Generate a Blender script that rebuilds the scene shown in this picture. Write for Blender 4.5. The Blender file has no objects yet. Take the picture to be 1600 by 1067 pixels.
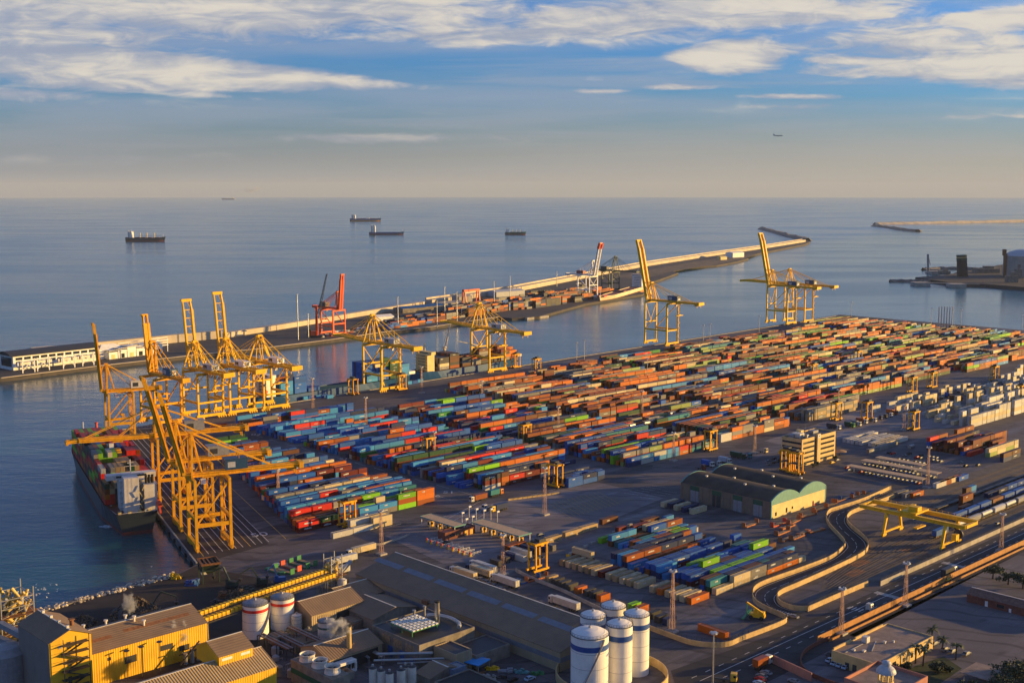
import bpy, math, random
from mathutils import Vector, Matrix
random.seed(7)
R = math.radians
sc = bpy.context.scene
col = sc.collection

# ------------------------------------------------------------------ camera
F = 1880.0; H = 173.0; PIT = math.atan((533.5 - 295) / F)
cp, sp = math.cos(PIT), math.sin(PIT)
cam = bpy.data.cameras.new('camera'); cam.sensor_width = 36.0; cam.lens = F / 1600 * 36
cam.clip_start = 1.0; cam.clip_end = 300000.0
co = bpy.data.objects.new('camera', cam); col.objects.link(co)
co.location = (0, 0, H); co.rotation_euler = (math.pi / 2 - PIT, 0, 0)
sc.camera = co

# ------------------------------------------------------------------ sky, sun, exposure
SUN_AZ, SUN_EL = 80.0, 7.5            # azimuth from +Y towards +X, elevation
EXPOSURE = 0.90
sc.view_settings.view_transform = 'Standard'; sc.view_settings.look = 'None'
sc.view_settings.gamma = 1.0; sc.view_settings.exposure = EXPOSURE
sc.cycles.use_denoising = True
sc.cycles.max_bounces = 5; sc.cycles.diffuse_bounces = 2; sc.cycles.glossy_bounces = 3
sc.cycles.volume_bounces = 0; sc.cycles.transparent_max_bounces = 12
sun = bpy.data.lights.new('sun', 'SUN'); sun.energy = 5.0; sun.angle = R(0.5); sun.color = (1.0, 0.62, 0.18)
so = bpy.data.objects.new('sun', sun); col.objects.link(so); so.location = (300, 0, 400)
sd = Vector((math.sin(R(SUN_AZ)) * math.cos(R(SUN_EL)), math.cos(R(SUN_AZ)) * math.cos(R(SUN_EL)), math.sin(R(SUN_EL))))
so.rotation_euler = sd.to_track_quat('Z', 'Y').to_euler()

class NT:
    """small helper for node trees"""
    def __init__(s, nt): s.nt = nt; s.L = nt.links
    def n(s, t, **kw):
        nd = s.nt.nodes.new(t)
        for k, v in kw.items(): setattr(nd, k, v)
        return nd
    def set(s, sock, v):
        if hasattr(v, 'is_output') or isinstance(v, bpy.types.NodeSocket): s.L.new(v, sock)
        else: sock.default_value = v
    def m(s, op, a, b=0.0, c=0.0, clamp=False):
        nd = s.n('ShaderNodeMath', operation=op); nd.use_clamp = clamp
        s.set(nd.inputs[0], a); s.set(nd.inputs[1], b); s.set(nd.inputs[2], c)
        return nd.outputs[0]
    def ss(s, x, lo, hi):                      # smoothstep
        nd = s.n('ShaderNodeMapRange', interpolation_type='SMOOTHSTEP')
        s.set(nd.inputs[0], x); nd.inputs[1].default_value = lo; nd.inputs[2].default_value = hi
        return nd.outputs[0]
    def mix(s, f, a, b, mode='MIX'):
        nd = s.n('ShaderNodeMix', data_type='RGBA', blend_type=mode)
        s.set(nd.inputs[0], f); s.set(nd.inputs[6], a); s.set(nd.inputs[7], b)
        return nd.outputs[2]
    def noise(s, vec, scale, detail=4.0, rough=0.55, dist=0.0):
        nd = s.n('ShaderNodeTexNoise'); s.L.new(vec, nd.inputs['Vector'])
        nd.inputs['Scale'].default_value = scale; nd.inputs['Detail'].default_value = detail
        nd.inputs['Roughness'].default_value = rough; nd.inputs['Distortion'].default_value = dist
        return nd.outputs[0]
    def mapping(s, vec, scale=(1, 1, 1), loc=(0, 0, 0), rot=(0, 0, 0)):
        nd = s.n('ShaderNodeMapping'); s.L.new(vec, nd.inputs[0])
        nd.inputs['Scale'].default_value = scale; nd.inputs['Location'].default_value = loc; nd.inputs['Rotation'].default_value = rot
        return nd.outputs[0]

def C4(c): return (c[0], c[1], c[2], 1.0)

wd = bpy.data.worlds.new("World"); sc.world = wd; wd.use_nodes = True
wd.node_tree.nodes.clear()
def build_sky():
    w = NT(wd.node_tree)
    out = w.n('ShaderNodeOutputWorld'); bg = w.n('ShaderNodeBackground'); w.L.new(bg.outputs[0], out.inputs[0])
    sky = w.n('ShaderNodeTexSky', sky_type='NISHITA'); sky.sun_disc = False
    sky.sun_elevation = R(SUN_EL); sky.sun_rotation = R(SUN_AZ); sky.air_density = 1.0; sky.dust_density = 1.2; sky.ozone_density = 2.5
    tc = w.n('ShaderNodeTexCoord'); sep = w.n('ShaderNodeSeparateXYZ'); w.L.new(tc.outputs['Generated'], sep.inputs[0])
    X, Y, Z = sep.outputs
    ay = w.m('MAXIMUM', w.m('ABSOLUTE', Y), 0.05)
    s = w.m('DIVIDE', X, ay); t = w.m('DIVIDE', Z, ay)
    cb = w.n('ShaderNodeCombineXYZ'); w.L.new(s, cb.inputs[0]); w.L.new(t, cb.inputs[1]); w.L.new(Y, cb.inputs[2])
    st = cb.outputs[0]
    n1 = w.noise(w.mapping(st, (8, 30, 1)), 1.0, 9, 0.6, .6)           # cloud edges
    n2 = w.noise(w.mapping(st, (2.2, 26, 1), (3.1, 1.7, 0)), 1.0, 5, 0.55)    # thin veils
    n3 = w.noise(w.mapping(st, (22, 85, 1), (7, 2, 0)), 1.0, 8, 0.62, .8)
    # cloud banks: centre and half size in tangent units, tilt
    def px(x): return (x - 800) / 1880.0
    def py(y): return (295 - y) / 1880.0
    banks = [(60, 60, 560, 70, 0.0, .62, .2), (780, 62, 420, 26, 0.0, .55, 0), (1430, 75, 330, 60, 0.0, .42, 0), (330, 22, 640, 58, 0.0, 1.0, .15), (250, 116, 490, 42, -.060, 1.25, .80), (60, 150, 260, 16, -.05, .5, .5), (330, 152, 170, 9, -.08, .5, .6),
             (1125, 95, 112, 30, .01, 1.5, -.45), (950, 42, 190, 36, 0.02, 1.0, .3), (1540, 108, 280, 36, .05, 1.3, -.75), (1330, 101, 130, 9, -.02, .8, 0), (1180, 24, 300, 34, 0.0, 1.0, .4),
             (1570, 38, 170, 26, 0.02, 1.1, -.4), (1345, 33, 62, 9, 0, 1.0, .2), (935, 147, 60, 6.5, 0.01, .75, .4), (1065, 140.5, 80, 6, 0, .75, .2), (1228, 155, 116, 6, -.005, .75, 0),
             (1210, 170, 90, 8, 0, .5, 0), (640, 218, 290, 9, 0, .45, 0), (1500, 185, 170, 10, 0.02, .5, 0), (60, 250, 280, 18, 0, .35, 0), (1450, 60, 120, 14, 0, .6, 0)]
    D = None
    for (x, y, rx, ry, tl, k, tp) in banks:
        ds = w.m('SUBTRACT', s, px(x)); dt = w.m('SUBTRACT', w.m('SUBTRACT', t, py(y)), w.m('MULTIPLY', ds, tl))
        a = w.m('DIVIDE', ds, rx / 1880.0); wd_ = w.m('MAXIMUM', w.m('SUBTRACT', 1.0, w.m('MULTIPLY', a, tp)), .12)
        b = w.m('DIVIDE', w.m('DIVIDE', dt, ry / 1880.0), wd_)
        d = w.m('SQRT', w.m('ADD', w.m('MULTIPLY', a, a), w.m('MULTIPLY', b, b)))
        v = w.m('MULTIPLY', w.m('SUBTRACT', 1.0, d), k)
        D = v if D is None else w.m('MAXIMUM', D, v)
    front = w.m('GREATER_THAN', Y, 0.0)
    D = w.m('ADD', w.m('MULTIPLY', w.m('MAXIMUM', D, -1.0), front), w.m('MULTIPLY', w.m('SUBTRACT', 1.0, front), w.m('SUBTRACT', n2, 0.62)))
    E = w.m('ADD', D, w.m('MULTIPLY', w.m('SUBTRACT', n1, 0.48), 1.15))
    E = w.m('ADD', E, w.m('MULTIPLY', w.m('SUBTRACT', n3, 0.5), 0.85))
    cov = w.ss(E, -0.02, 0.50)
    veil = w.m('MULTIPLY', w.ss(n2, 0.40, 0.70), 0.55)
    n4 = w.noise(w.mapping(st, (3.2, 60, 1), (1.3, 5.1, 0)), 1.0, 7, 0.6, .5)
    veil = w.m('MAXIMUM', veil, w.m('MULTIPLY', w.m('MULTIPLY', w.ss(n4, 0.46, 0.68), w.ss(t, 0.015, 0.05)), 0.5))
    cov = w.m('MAXIMUM', w.m('MULTIPLY', cov, 0.93), veil)
    # cloud tint: cream where dense and towards the sun, lilac grey where thin
    n5 = w.noise(w.mapping(st, (4.5, 46, 1), (9, 4, 0)), 1.0, 8, 0.6, .7)
    lit = w.ss(w.m('ADD', w.m('ADD', w.m('MULTIPLY', E, .55), w.m('MULTIPLY', s, 0.22)), w.m('ADD', w.m('MULTIPLY', w.m('SUBTRACT', n3, 0.5), 1.0), w.m('MULTIPLY', w.m('SUBTRACT', n5, .5), 1.7))), -.05, 0.75)
    ccol = w.mix(lit, C4(CLOUD_GREY), C4(CLOUD_CREAM))
    skc = w.mix(1.0, sky.outputs[0], C4(SKY_TINT), 'MULTIPLY')
    # dusty band hugging the horizon
    hz = w.ss(t, 0.082, 0.0); hz = w.m('MULTIPLY', hz, 0.95)
    warm = w.ss(s, -0.45, 0.5)
    hcol = w.mix(warm, C4(HZ_L), C4(HZ_R))
    c1 = w.mix(cov, skc, ccol)
    c2 = w.mix(w.m('MULTIPLY', hz, w.m('GREATER_THAN', Y, -2.0)), c1, hcol)
    w.L.new(c2, bg.inputs[0]); bg.inputs[1].default_value = SKY_STRENGTH
SKY_STRENGTH = 0.067
SKY_TINT = (0.43, 0.98, 1.95)
CLOUD_GREY = (2.75, 3.1, 3.9); CLOUD_CREAM = (6.2, 5.6, 4.75)
HZ_L = (2.35, 2.5, 2.75); HZ_R = (3.7, 3.4, 2.9)
build_sky()

# ------------------------------------------------------------------ places: photo pixel -> point on a level plane
AN = R(46.3); A = Vector((math.sin(AN), math.cos(AN))); B = Vector((-A.y, A.x))
QA = R(-26.4); Q = Vector((math.sin(QA), math.cos(QA))); QN = Vector((-Q.y, Q.x))     # near wharf direction, its water side
def W(x, y, z=0.0):
    u = (x - 800) / F; v = (y - 533.5) / F
    dx, dy, dz = u, cp - v * sp, -sp - v * cp
    t = (z - H) / dz
    return Vector((dx * t, dy * t, z))
def AB(a, b, z=0.0):
    p = A * a + B * b
    return Vector((p.x, p.y, z))
def ab(x, y, z=0.0):
    p = W(x, y, z).xy
    return p.dot(A), p.dot(B)
def topz(xb, yb, yt):                     # height of a thing standing at pixel (xb,yb) whose top shows at row yt
    g = W(xb, yb); v = (yt - 533.5) / F
    return H + g.y * (-sp - v * cp) / (cp - v * sp)
REFF = 7.3e6
SEA = -3.0
def WS(x, y):                             # pixel -> point on the curved sea
    lo = W(x, max(y, 309.0), SEA)
    for _ in range(60):
        z = SEA - lo.xy.length_squared / (2 * REFF)
        nx = W(x, max(y, 309.0), z); lo = nx if (nx - lo).length < 1e5 else lo
    return lo

# ------------------------------------------------------------------ mesh builder
class MB:
    def __init__(s): s.v = []; s.f = []; s.mi = []; s.fc = []; s.cur = 0; s.c = (1, 1, 1)
    def mat(s, i): s.cur = i; return s
    def colr(s, c): s.c = c; return s
    def face(s, idx): s.f.append(idx); s.mi.append(s.cur); s.fc.append(s.c)
    def add(s, vs, fs):
        o = len(s.v); s.v.extend([tuple(p) for p in vs])
        for f in fs: s.face([o + i for i in f])
    def box(s, c, d, rz=0.0, bottom=True):      # c = centre of the base, d = full sizes
        ca, sa = math.cos(rz), math.sin(rz); hx, hy = d[0] / 2, d[1] / 2
        vs = []
        for z in (0, d[2]):
            for x, y in ((-hx, -hy), (hx, -hy), (hx, hy), (-hx, hy)):
                vs.append((c[0] + x * ca - y * sa, c[1] + x * sa + y * ca, c[2] + z))
        fs = [(4, 5, 6, 7), (0, 1, 5, 4), (1, 2, 6, 5), (2, 3, 7, 6), (3, 0, 4, 7)]
        if bottom: fs.append((3, 2, 1, 0))
        s.add(vs, fs); return s
    def bar(s, p, q, w, h=None):
        p = Vector(p); q = Vector(q); d = q - p
        if d.length < 1e-6: return s
        h = h or w; d.normalize()
        up = Vector((0, 0, 1)) if abs(d.z) < 0.98 else Vector((1, 0, 0))
        sx = d.cross(up).normalized(); sy = sx.cross(d).normalized()
        vs = []
        for e in (p, q):
            for a, b in ((-1, -1), (1, -1), (1, 1), (-1, 1)): vs.append(e + sx * (a * w / 2) + sy * (b * h / 2))
        s.add(vs, [(0, 1, 2, 3)[::-1], (4, 5, 6, 7), (0, 1, 5, 4), (1, 2, 6, 5), (2, 3, 7, 6), (3, 0, 4, 7)]); return s
    def taper(s, p, q, w0, w1, h0=None, h1=None):
        p = Vector(p); q = Vector(q); d = (q - p).normalized(); h0 = h0 or w0; h1 = h1 or w1
        up = Vector((0, 0, 1)) if abs(d.z) < 0.98 else Vector((1, 0, 0))
        sx = d.cross(up).normalized(); sy = sx.cross(d).normalized(); vs = []
        for e, w, h in ((p, w0, h0), (q, w1, h1)):
            for a, b in ((-1, -1), (1, -1), (1, 1), (-1, 1)): vs.append(e + sx * (a * w / 2) + sy * (b * h / 2))
        s.add(vs, [(0, 1, 2, 3)[::-1], (4, 5, 6, 7), (0, 1, 5, 4), (1, 2, 6, 5), (2, 3, 7, 6), (3, 0, 4, 7)]); return s
    def tube(s, p, q, r, n=8, r2=None, caps=True):
        p = Vector(p); q = Vector(q); d = (q - p).normalized(); r2 = r if r2 is None else r2
        up = Vector((0, 0, 1)) if abs(d.z) < 0.98 else Vector((1, 0, 0))
        sx = d.cross(up).normalized(); sy = sx.cross(d).normalized(); vs = []
        for e, rr in ((p, r), (q, r2)):
            for i in range(n):
                a = 2 * math.pi * i / n; vs.append(e + sx * (rr * math.cos(a)) + sy * (rr * math.sin(a)))
        fs = [(i, (i + 1) % n, n + (i + 1) % n, n + i) for i in range(n)]
        if caps: fs += [tuple(range(n))[::-1], tuple(range(n, 2 * n))]
        s.add(vs, fs); return s
    def lathe(s, c, prof, n=32):                 # prof = [(r, z)...] bottom to top
        vs = []; fs = []
        for r, z in prof:
            for i in range(n):
                a = 2 * math.pi * i / n; vs.append((c[0] + r * math.cos(a), c[1] + r * math.sin(a), c[2] + z))
        for k in range(len(prof) - 1):
            for i in range(n):
                j = (i + 1) % n; fs.append((k * n + i, k * n + j, (k + 1) * n + j, (k + 1) * n + i))
        fs.append(tuple(range((len(prof) - 1) * n, len(prof) * n))); fs.append(tuple(range(n))[::-1])
        s.add(vs, fs); return s
    def prism(s, poly, z0, z1, cap=True):        # counter-clockwise outline
        n = len(poly); a = sum(poly[i][0] * poly[(i + 1) % n][1] - poly[(i + 1) % n][0] * poly[i][1] for i in range(n))
        if a < 0: poly = list(poly)[::-1]
        vs = [(p[0], p[1], z0) for p in poly] + [(p[0], p[1], z1) for p in poly]
        fs = [(i, (i + 1) % n, n + (i + 1) % n, n + i) for i in range(n)] + [tuple(range(n, 2 * n))]
        if cap: fs.append(tuple(range(n))[::-1])
        s.add(vs, fs); return s
    def sheet(s, pts): s.add(pts, [tuple(range(len(pts)))]); return s
    def extr(s, prof, p, d, L, nrm=None):         # profile [(across, z)] swept from p along unit d (2D) by L; across axis = d rotated -90
        d = Vector((d[0], d[1], 0)).normalized(); ac = Vector((d.y, -d.x, 0)); p = Vector(p); n = len(prof)
        vs = [p + ac * x + Vector((0, 0, z)) for x, z in prof]; vs += [v + d * L for v in vs]
        fs = [(i, (i + 1) % n, n + (i + 1) % n, n + i)[::-1] for i in range(n)] + [tuple(range(n)), tuple(range(n, 2 * n))[::-1]]
        s.add(vs, fs); return s
    def build(s, name, mats, parent=None, loc=None, rz=0.0, smooth=False, colors=False):
        me = bpy.data.meshes.new(name); me.from_pydata(s.v, [], s.f)
        if not isinstance(mats, (list, tuple)): mats = [mats]
        for m in mats: me.materials.append(m)
        if len(mats) > 1: me.polygons.foreach_set('material_index', s.mi)
        if smooth: me.polygons.foreach_set('use_smooth', [True] * len(s.f))
        if colors:
            at = me.color_attributes.new('paint', 'FLOAT_COLOR', 'CORNER'); buf = []
            for f, c in zip(s.f, s.fc): buf.extend([c[0], c[1], c[2], 1.0] * len(f))
            at.data.foreach_set('color', buf)
        me.update()
        o = bpy.data.objects.new(name, me); col.objects.link(o)
        if parent is not None: o.parent = parent
        if loc is not None: o.location = loc
        o.rotation_euler.z = rz
        return o

def tag(o, label=None, cat=None, group=None, kind=None):
    if label: o['label'] = label
    if cat: o['category'] = cat
    if group: o['group'] = group
    if kind: o['kind'] = kind
    return o
def empty(name, loc, rz=0.0, label=None, cat=None, group=None):
    o = bpy.data.objects.new(name, None); col.objects.link(o); o.location = loc; o.rotation_euler = (0, 0, rz)
    o.empty_display_size = 1.0
    return tag(o, label, cat, group)
def copy_tree(o, parent=None):
    c = o.copy(); col.objects.link(c)
    if parent is not None: c.parent = parent
    for ch in list(o.children): copy_tree(ch, c)
    return c
def rz_of(d): return math.atan2(d.y, d.x)
RA, RB, RQ, RQN = rz_of(A), rz_of(B), rz_of(Q), rz_of(QN)

# ------------------------------------------------------------------ materials
def mat(name, base, rough=0.6, metal=0.0, var=0.12, vscale=0.6, dirt=0.0, bump=0.0, bscale=4.0, spec=0.4, emit=None, coords='Object', c2=None):
    m = bpy.data.materials.new(name); m.use_nodes = True; m.node_tree.nodes.clear(); w = NT(m.node_tree)
    out = w.n('ShaderNodeOutputMaterial'); b = w.n('ShaderNodeBsdfPrincipled'); w.L.new(b.outputs[0], out.inputs[0])
    tc = w.n('ShaderNodeTexCoord').outputs['Object']
    if coords == 'World': tc = w.n('ShaderNodeNewGeometry').outputs['Position']
    n = w.noise(tc, vscale, 5, 0.6)
    lo = tuple(x * (1 - var) for x in base); hi = tuple(min(1, x * (1 + var)) for x in base)
    c = w.mix(w.ss(n, 0.3, 0.7), C4(c2 or lo), C4(hi))
    if dirt:
        n2 = w.noise(w.mapping(tc, (1, 1, .25)), vscale * 3.1, 6, 0.68)
        c = w.mix(w.m('MULTIPLY', w.ss(n2, 0.52, 0.72), dirt), c, C4(tuple(x * .35 + .012 for x in base)))
    w.L.new(c, b.inputs['Base Color']); b.inputs['Roughness'].default_value = rough; b.inputs['Metallic'].default_value = metal
    b.inputs['Specular IOR Level'].default_value = spec
    if bump:
        bp = w.n('ShaderNodeBump'); bp.inputs['Strength'].default_value = bump; bp.inputs['Distance'].default_value = 0.2
        w.L.new(w.noise(tc, bscale, 4), bp.inputs['Height']); w.L.new(bp.outputs[0], b.inputs['Normal'])
    return m

def ribbed(name, base, period, axis, rough=0.55, depth=0.12, var=0.1, dirt=0.25, metal=0.0, src='Object'):
    """sheet metal with ribs: a wave bump along one object axis"""
    m = mat(name, base, rough, metal, var, 0.15, dirt); w = NT(m.node_tree)
    b = [n for n in m.node_tree.nodes if n.type == 'BSDF_PRINCIPLED'][0]
    tc = w.n('ShaderNodeTexCoord').outputs[src]
    wv = w.n('ShaderNodeTexWave', wave_type='BANDS', bands_direction=axis); w.L.new(tc, wv.inputs[0])
    wv.inputs['Scale'].default_value = 0.314 / period
    bp = w.n('ShaderNodeBump'); bp.inputs['Strength'].default_value = 0.8; bp.inputs['Distance'].default_value = depth
    w.L.new(wv.outputs[1], bp.inputs['Height']); w.L.new(bp.outputs[0], b.inputs['Normal'])
    return m

M = {}
M['white'] = mat('white_paint', (.74, .72, .68), .5, dirt=.25, vscale=.3)
M['offwhite'] = mat('cream_paint', (.62, .58, .5), .55, dirt=.3, vscale=.3)
M['dark'] = mat('dark_steel', (.035, .036, .04), .55)
M['black'] = mat('black_rubber', (.018, .018, .02), .8)
M['grey'] = mat('grey_steel', (.25, .25, .26), .5, dirt=.3)
M['lgrey'] = mat('pale_grey_steel', (.42, .43, .44), .5, dirt=.2)
M['concrete'] = mat('weathered_concrete', (.34, .31, .27), .85, var=.2, vscale=.2, dirt=.35, bump=.2)
M['glass'] = mat('dark_glass', (.02, .026, .03), .08, spec=.8)
M['redo'] = mat('vermilion_crane_paint', (.72, .10, .02), .45, dirt=.15); M['dkred'] = mat('dark_red_house_paint', (.22, .02, .025), .5); M['dgreen'] = mat('dark_green_crane_paint', (.03, .05, .035), .55)
M['yellow'] = mat('crane_yellow_paint', (.80, .46, .012), .5, var=.12, vscale=.35, dirt=.45, spec=.25)  # dirt: grime plus the steelwork's shadow tone, painted into the colour
M['orange'] = mat('crane_orange_paint', (.76, .36, .010), .55, var=.15, vscale=.35, dirt=.55, spec=.2)  # dirt as above: real grime and painted-in shadow brown together
M['redp'] = mat('red_crane_paint', (.62, .075, .03), .5, dirt=.2)
M['blueh'] = mat('navy_house_paint', (.02, .065, .14), .45, dirt=.1)
M['galv'] = mat('galvanised_steel', (.45, .44, .42), .4, .6, dirt=.2)
M['rust'] = mat('rusty_steel', (.2, .085, .035), .85, var=.35, vscale=1.2)
M['wood'] = mat('timber_deck', (.3, .19, .1), .8, var=.3, vscale=1.0)
M['tyre'] = M['black']
M['green'] = mat('green_paint', (.03, .2, .07), .5)
M['bluep'] = mat('blue_paint', (.02, .09, .3), .45)
M['lightglass'] = mat('lamp_glass', (.5, .5, .48), .2)

# ------------------------------------------------------------------ the setting: sea, quays, asphalt
def sea_material():
    m = bpy.data.materials.new('sea_water'); m.use_nodes = True; m.node_tree.nodes.clear(); w = NT(m.node_tree)
    out = w.n('ShaderNodeOutputMaterial'); b = w.n('ShaderNodeBsdfPrincipled'); w.L.new(b.outputs[0], out.inputs[0])
    pos = w.n('ShaderNodeNewGeometry').outputs['Position']
    big = w.noise(w.mapping(pos, (.0016, .0045, 1), rot=(0, 0, R(14))), 1.0, 5, .6)
    c = w.mix(w.ss(big, .35, .65), C4((.022, .120, .190)), C4((.036, .160, .230))); b.inputs['IOR'].default_value = 1.333
    w.L.new(w.m('ADD', .10, w.m('MULTIPLY', w.ss(big, .4, .65), .10)), b.inputs['Roughness'])
    sx = w.n('ShaderNodeSeparateXYZ'); w.L.new(pos, sx.inputs[0])
    lee = w.m('ADD', w.m('ADD', w.m('MULTIPLY', sx.outputs[0], .877), w.m('MULTIPLY', sx.outputs[1], -.481)), 1080)
    lee = w.ss(lee, -60, 160)                                     # sheltered water behind the mole
    mp = w.mapping(pos, (1, 1.9, 1), rot=(0, 0, R(14)))
    c = w.mix(lee, c, C4((.013, .080, .098))); w.L.new(c, b.inputs['Base Color'])
    h = w.m('ADD', w.m('MULTIPLY', w.noise(mp, .16, 6, .62), 1.0), w.m('MULTIPLY', w.noise(mp, .02, 4, .55), 3.0))
    bp = w.n('ShaderNodeBump'); bp.inputs['Strength'].default_value = .42; w.L.new(w.m('SUBTRACT', 1.35, w.m('MULTIPLY', lee, .95)), bp.inputs['Distance'])
    w.L.new(h, bp.inputs['Height']); w.L.new(bp.outputs[0], b.inputs['Normal'])
    return m
def build_sea():
    rings = [0.0] + [40 * 1.105 ** k for k in range(76)]
    rings = [r for r in rings if r < 64000] + [64000]
    n = 240; vs = []; fs = []
    for r in rings:
        for i in range(n):
            a = 2 * math.pi * i / n; vs.append((r * math.cos(a), r * math.sin(a), SEA - r * r / (2 * REFF)))
    for k in range(len(rings) - 1):
        for i in range(n):
            j = (i + 1) % n
            if k == 0:
                if i == 0: fs.append(tuple(n + q for q in range(n)))
                continue
            fs.append((k * n + i, (k + 1) * n + i, (k + 1) * n + j, k * n + j))
    vs = vs[:]; b = MB(); b.add(vs, fs)
    o = b.build('sea', sea_material(), smooth=True); tag(o, kind='structure')
build_sea()

def asphalt(name, base, warm, scale=.02, patch=.5, wet=.0, rough=.85):
    m = bpy.data.materials.new(name); m.use_nodes = True; m.node_tree.nodes.clear(); w = NT(m.node_tree)
    out = w.n('ShaderNodeOutputMaterial'); b = w.n('ShaderNodeBsdfPrincipled'); w.L.new(b.outputs[0], out.inputs[0])
    pos = w.n('ShaderNodeNewGeometry').outputs['Position']
    rp = w.mapping(pos, (1, 1, 1), rot=(0, 0, -RA))            # along the yard grid
    st = w.noise(w.mapping(rp, (.006, .05, 1)), 1.0, 6, .65)     # tyre-swept streaks
    st2 = w.noise(w.mapping(rp, (.05, .012, 1)), 1.0, 5, .6)
    bl = w.noise(pos, scale, 6, .62, .6)
    fine = w.noise(pos, .55, 5, .7)
    vor = w.n('ShaderNodeTexVoronoi', feature='F1', distance='CHEBYCHEV'); w.L.new(w.mapping(rp, (.03, .045, 1)), vor.inputs[0]); vor.inputs['Scale'].default_value = 1.0
    c = w.mix(w.ss(bl, .35, .68), C4(base), C4(warm))
    c = w.mix(w.m('MULTIPLY', w.ss(st, .5, .72), patch), c, C4(tuple(x * 1.55 for x in warm)))
    c = w.mix(w.m('MULTIPLY', w.ss(st2, .55, .75), patch * .8), c, C4(tuple(x * .55 for x in base)))
    sepc = w.n('ShaderNodeSeparateColor'); w.L.new(vor.outputs['Color'], sepc.inputs[0])
    c = w.mix(w.m('MULTIPLY', w.ss(sepc.outputs[0], .72, .8), .35), c, C4(tuple(x * 1.35 for x in warm)))
    c = w.mix(w.m('MULTIPLY', w.ss(fine, .5, .8), .3), c, C4(tuple(x * .6 for x in base)))
    jt = w.n('ShaderNodeTexBrick'); w.L.new(rp, jt.inputs[0]); jt.inputs['Scale'].default_value = 1.0; jt.inputs['Brick Width'].default_value = 13.0; jt.inputs['Row Height'].default_value = 6.5; jt.inputs['Mortar Size'].default_value = .16; jt.inputs['Mortar Smooth'].default_value = .4
    c = w.mix(w.m('MULTIPLY', w.m('MULTIPLY', jt.outputs['Fac'], w.ss(bl, .40, .6)), .55), c, C4(tuple(x * .35 for x in base)))          # slab joints
    sp_ = w.n('ShaderNodeTexVoronoi', feature='F1'); w.L.new(w.mapping(rp, (.045, .10, 1)), sp_.inputs[0]); sp_.inputs['Scale'].default_value = 1.0
    c = w.mix(w.m('MULTIPLY', w.ss(w.m('ADD', sp_.outputs['Distance'], w.m('MULTIPLY', fine, .25)), .34, .16), .6), c, C4(tuple(x * .4 for x in base)))   # oil stains
    arc = w.n('ShaderNodeTexWave', wave_type='RINGS', rings_direction='Z'); w.L.new(w.mapping(rp, (.03, .03, 1), (3.3, 1.7, 0)), arc.inputs[0]); arc.inputs['Scale'].default_value = 1.0; arc.inputs['Distortion'].default_value = 9.0; arc.inputs['Detail'].default_value = 3.0; arc.inputs['Detail Scale'].default_value = .6
    c = w.mix(w.m('MULTIPLY', w.m('MULTIPLY', w.ss(arc.outputs['Fac'], .86, .97), w.ss(st2, .38, .55)), .55), c, C4(tuple(x * .38 for x in base)))   # turning tyre marks
    w.L.new(c, b.inputs['Base Color'])
    w.L.new(w.m('SUBTRACT', rough, w.m('MULTIPLY', w.ss(st, .45, .75), wet)), b.inputs['Roughness'])
    b.inputs['Specular IOR Level'].default_value = .35
    bp = w.n('ShaderNodeBump'); bp.inputs['Strength'].default_value = .25; bp.inputs['Distance'].default_value = .05
    w.L.new(fine, bp.inputs['Height']); w.L.new(bp.outputs[0], b.inputs['Normal'])
    return m
M['yard'] = asphalt('yard_asphalt', (.052, .047, .054), (.118, .104, .110), wet=.35, patch=.8)
M['road'] = asphalt('road_asphalt', (.026, .025, .029), (.036, .033, .036), patch=.25, wet=.25)
M['wharf'] = asphalt('wharf_asphalt', (.022, .020, .023), (.034, .030, .032), patch=.4)
M['earth'] = mat('packed_earth', (.14, .10, .07), .95, var=.35, vscale=.05, coords='World', bump=.3)
M['coal'] = asphalt('dusty_quay', (.018, .014, .013), (.040, .028, .022), patch=.4)
M['ballast'] = mat('rail_ballast', (.11, .092, .08), .95, var=.25, vscale=.15, coords='World', bump=.4, bscale=1.5)
M['line'] = mat('road_paint', (.55, .53, .5), .8, var=.25, vscale=.6, dirt=.4, coords='World')
M['yline'] = mat('yellow_road_paint', (.5, .33, .06), .8, var=.25, vscale=.6, dirt=.4, coords='World')
M['stone'] = mat('breakwater_stone', (.30, .25, .19), .9, var=.35, vscale=.12, dirt=.4, bump=.5, bscale=.6, coords='World')
M['seawall'] = mat('sea_wall_concrete', (.50, .42, .31), .85, var=.15, vscale=.03, dirt=.3, coords='World')
M['rock'] = mat('armour_rock', (.16, .14, .12), .9, var=.5, vscale=.25, bump=.8, bscale=.7, coords='World')

def slab(name, pts, z0, z1, m):
    b = MB(); b.prism([(p.x, p.y) for p in pts], z0, z1)
    return tag(b.build(name, m), kind='structure')
# the terminal platform: waterline runs coast -> near wharf -> far wharf -> far corner, then far past the frame
coast = [W(-260, 1010), W(-60, 985), W(55, 957), W(142, 932), W(244, 905), W(272, 898), W(306, 882)]
TERM = [Vector((-420, -200, 0)), ] + coast + [W(148, 677), W(845, 565.5), W(1200, 510), W(1312, 491.5), AB(1478, -900), AB(500, -1500), Vector((-420, -400, 0))]
slab('terminal_ground', TERM, -12, 0, M['yard'])
def flat(name, pts, z, m, kind='structure'):
    b = MB(); b.sheet([(p.x, p.y, z) for p in ccw(pts)])
    return tag(b.build(name, m), kind=kind)
def ccw(p):
    a = sum(p[i].x * p[(i + 1) % len(p)].y - p[(i + 1) % len(p)].x * p[i].y for i in range(len(p)))
    return p if a > 0 else p[::-1]
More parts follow.
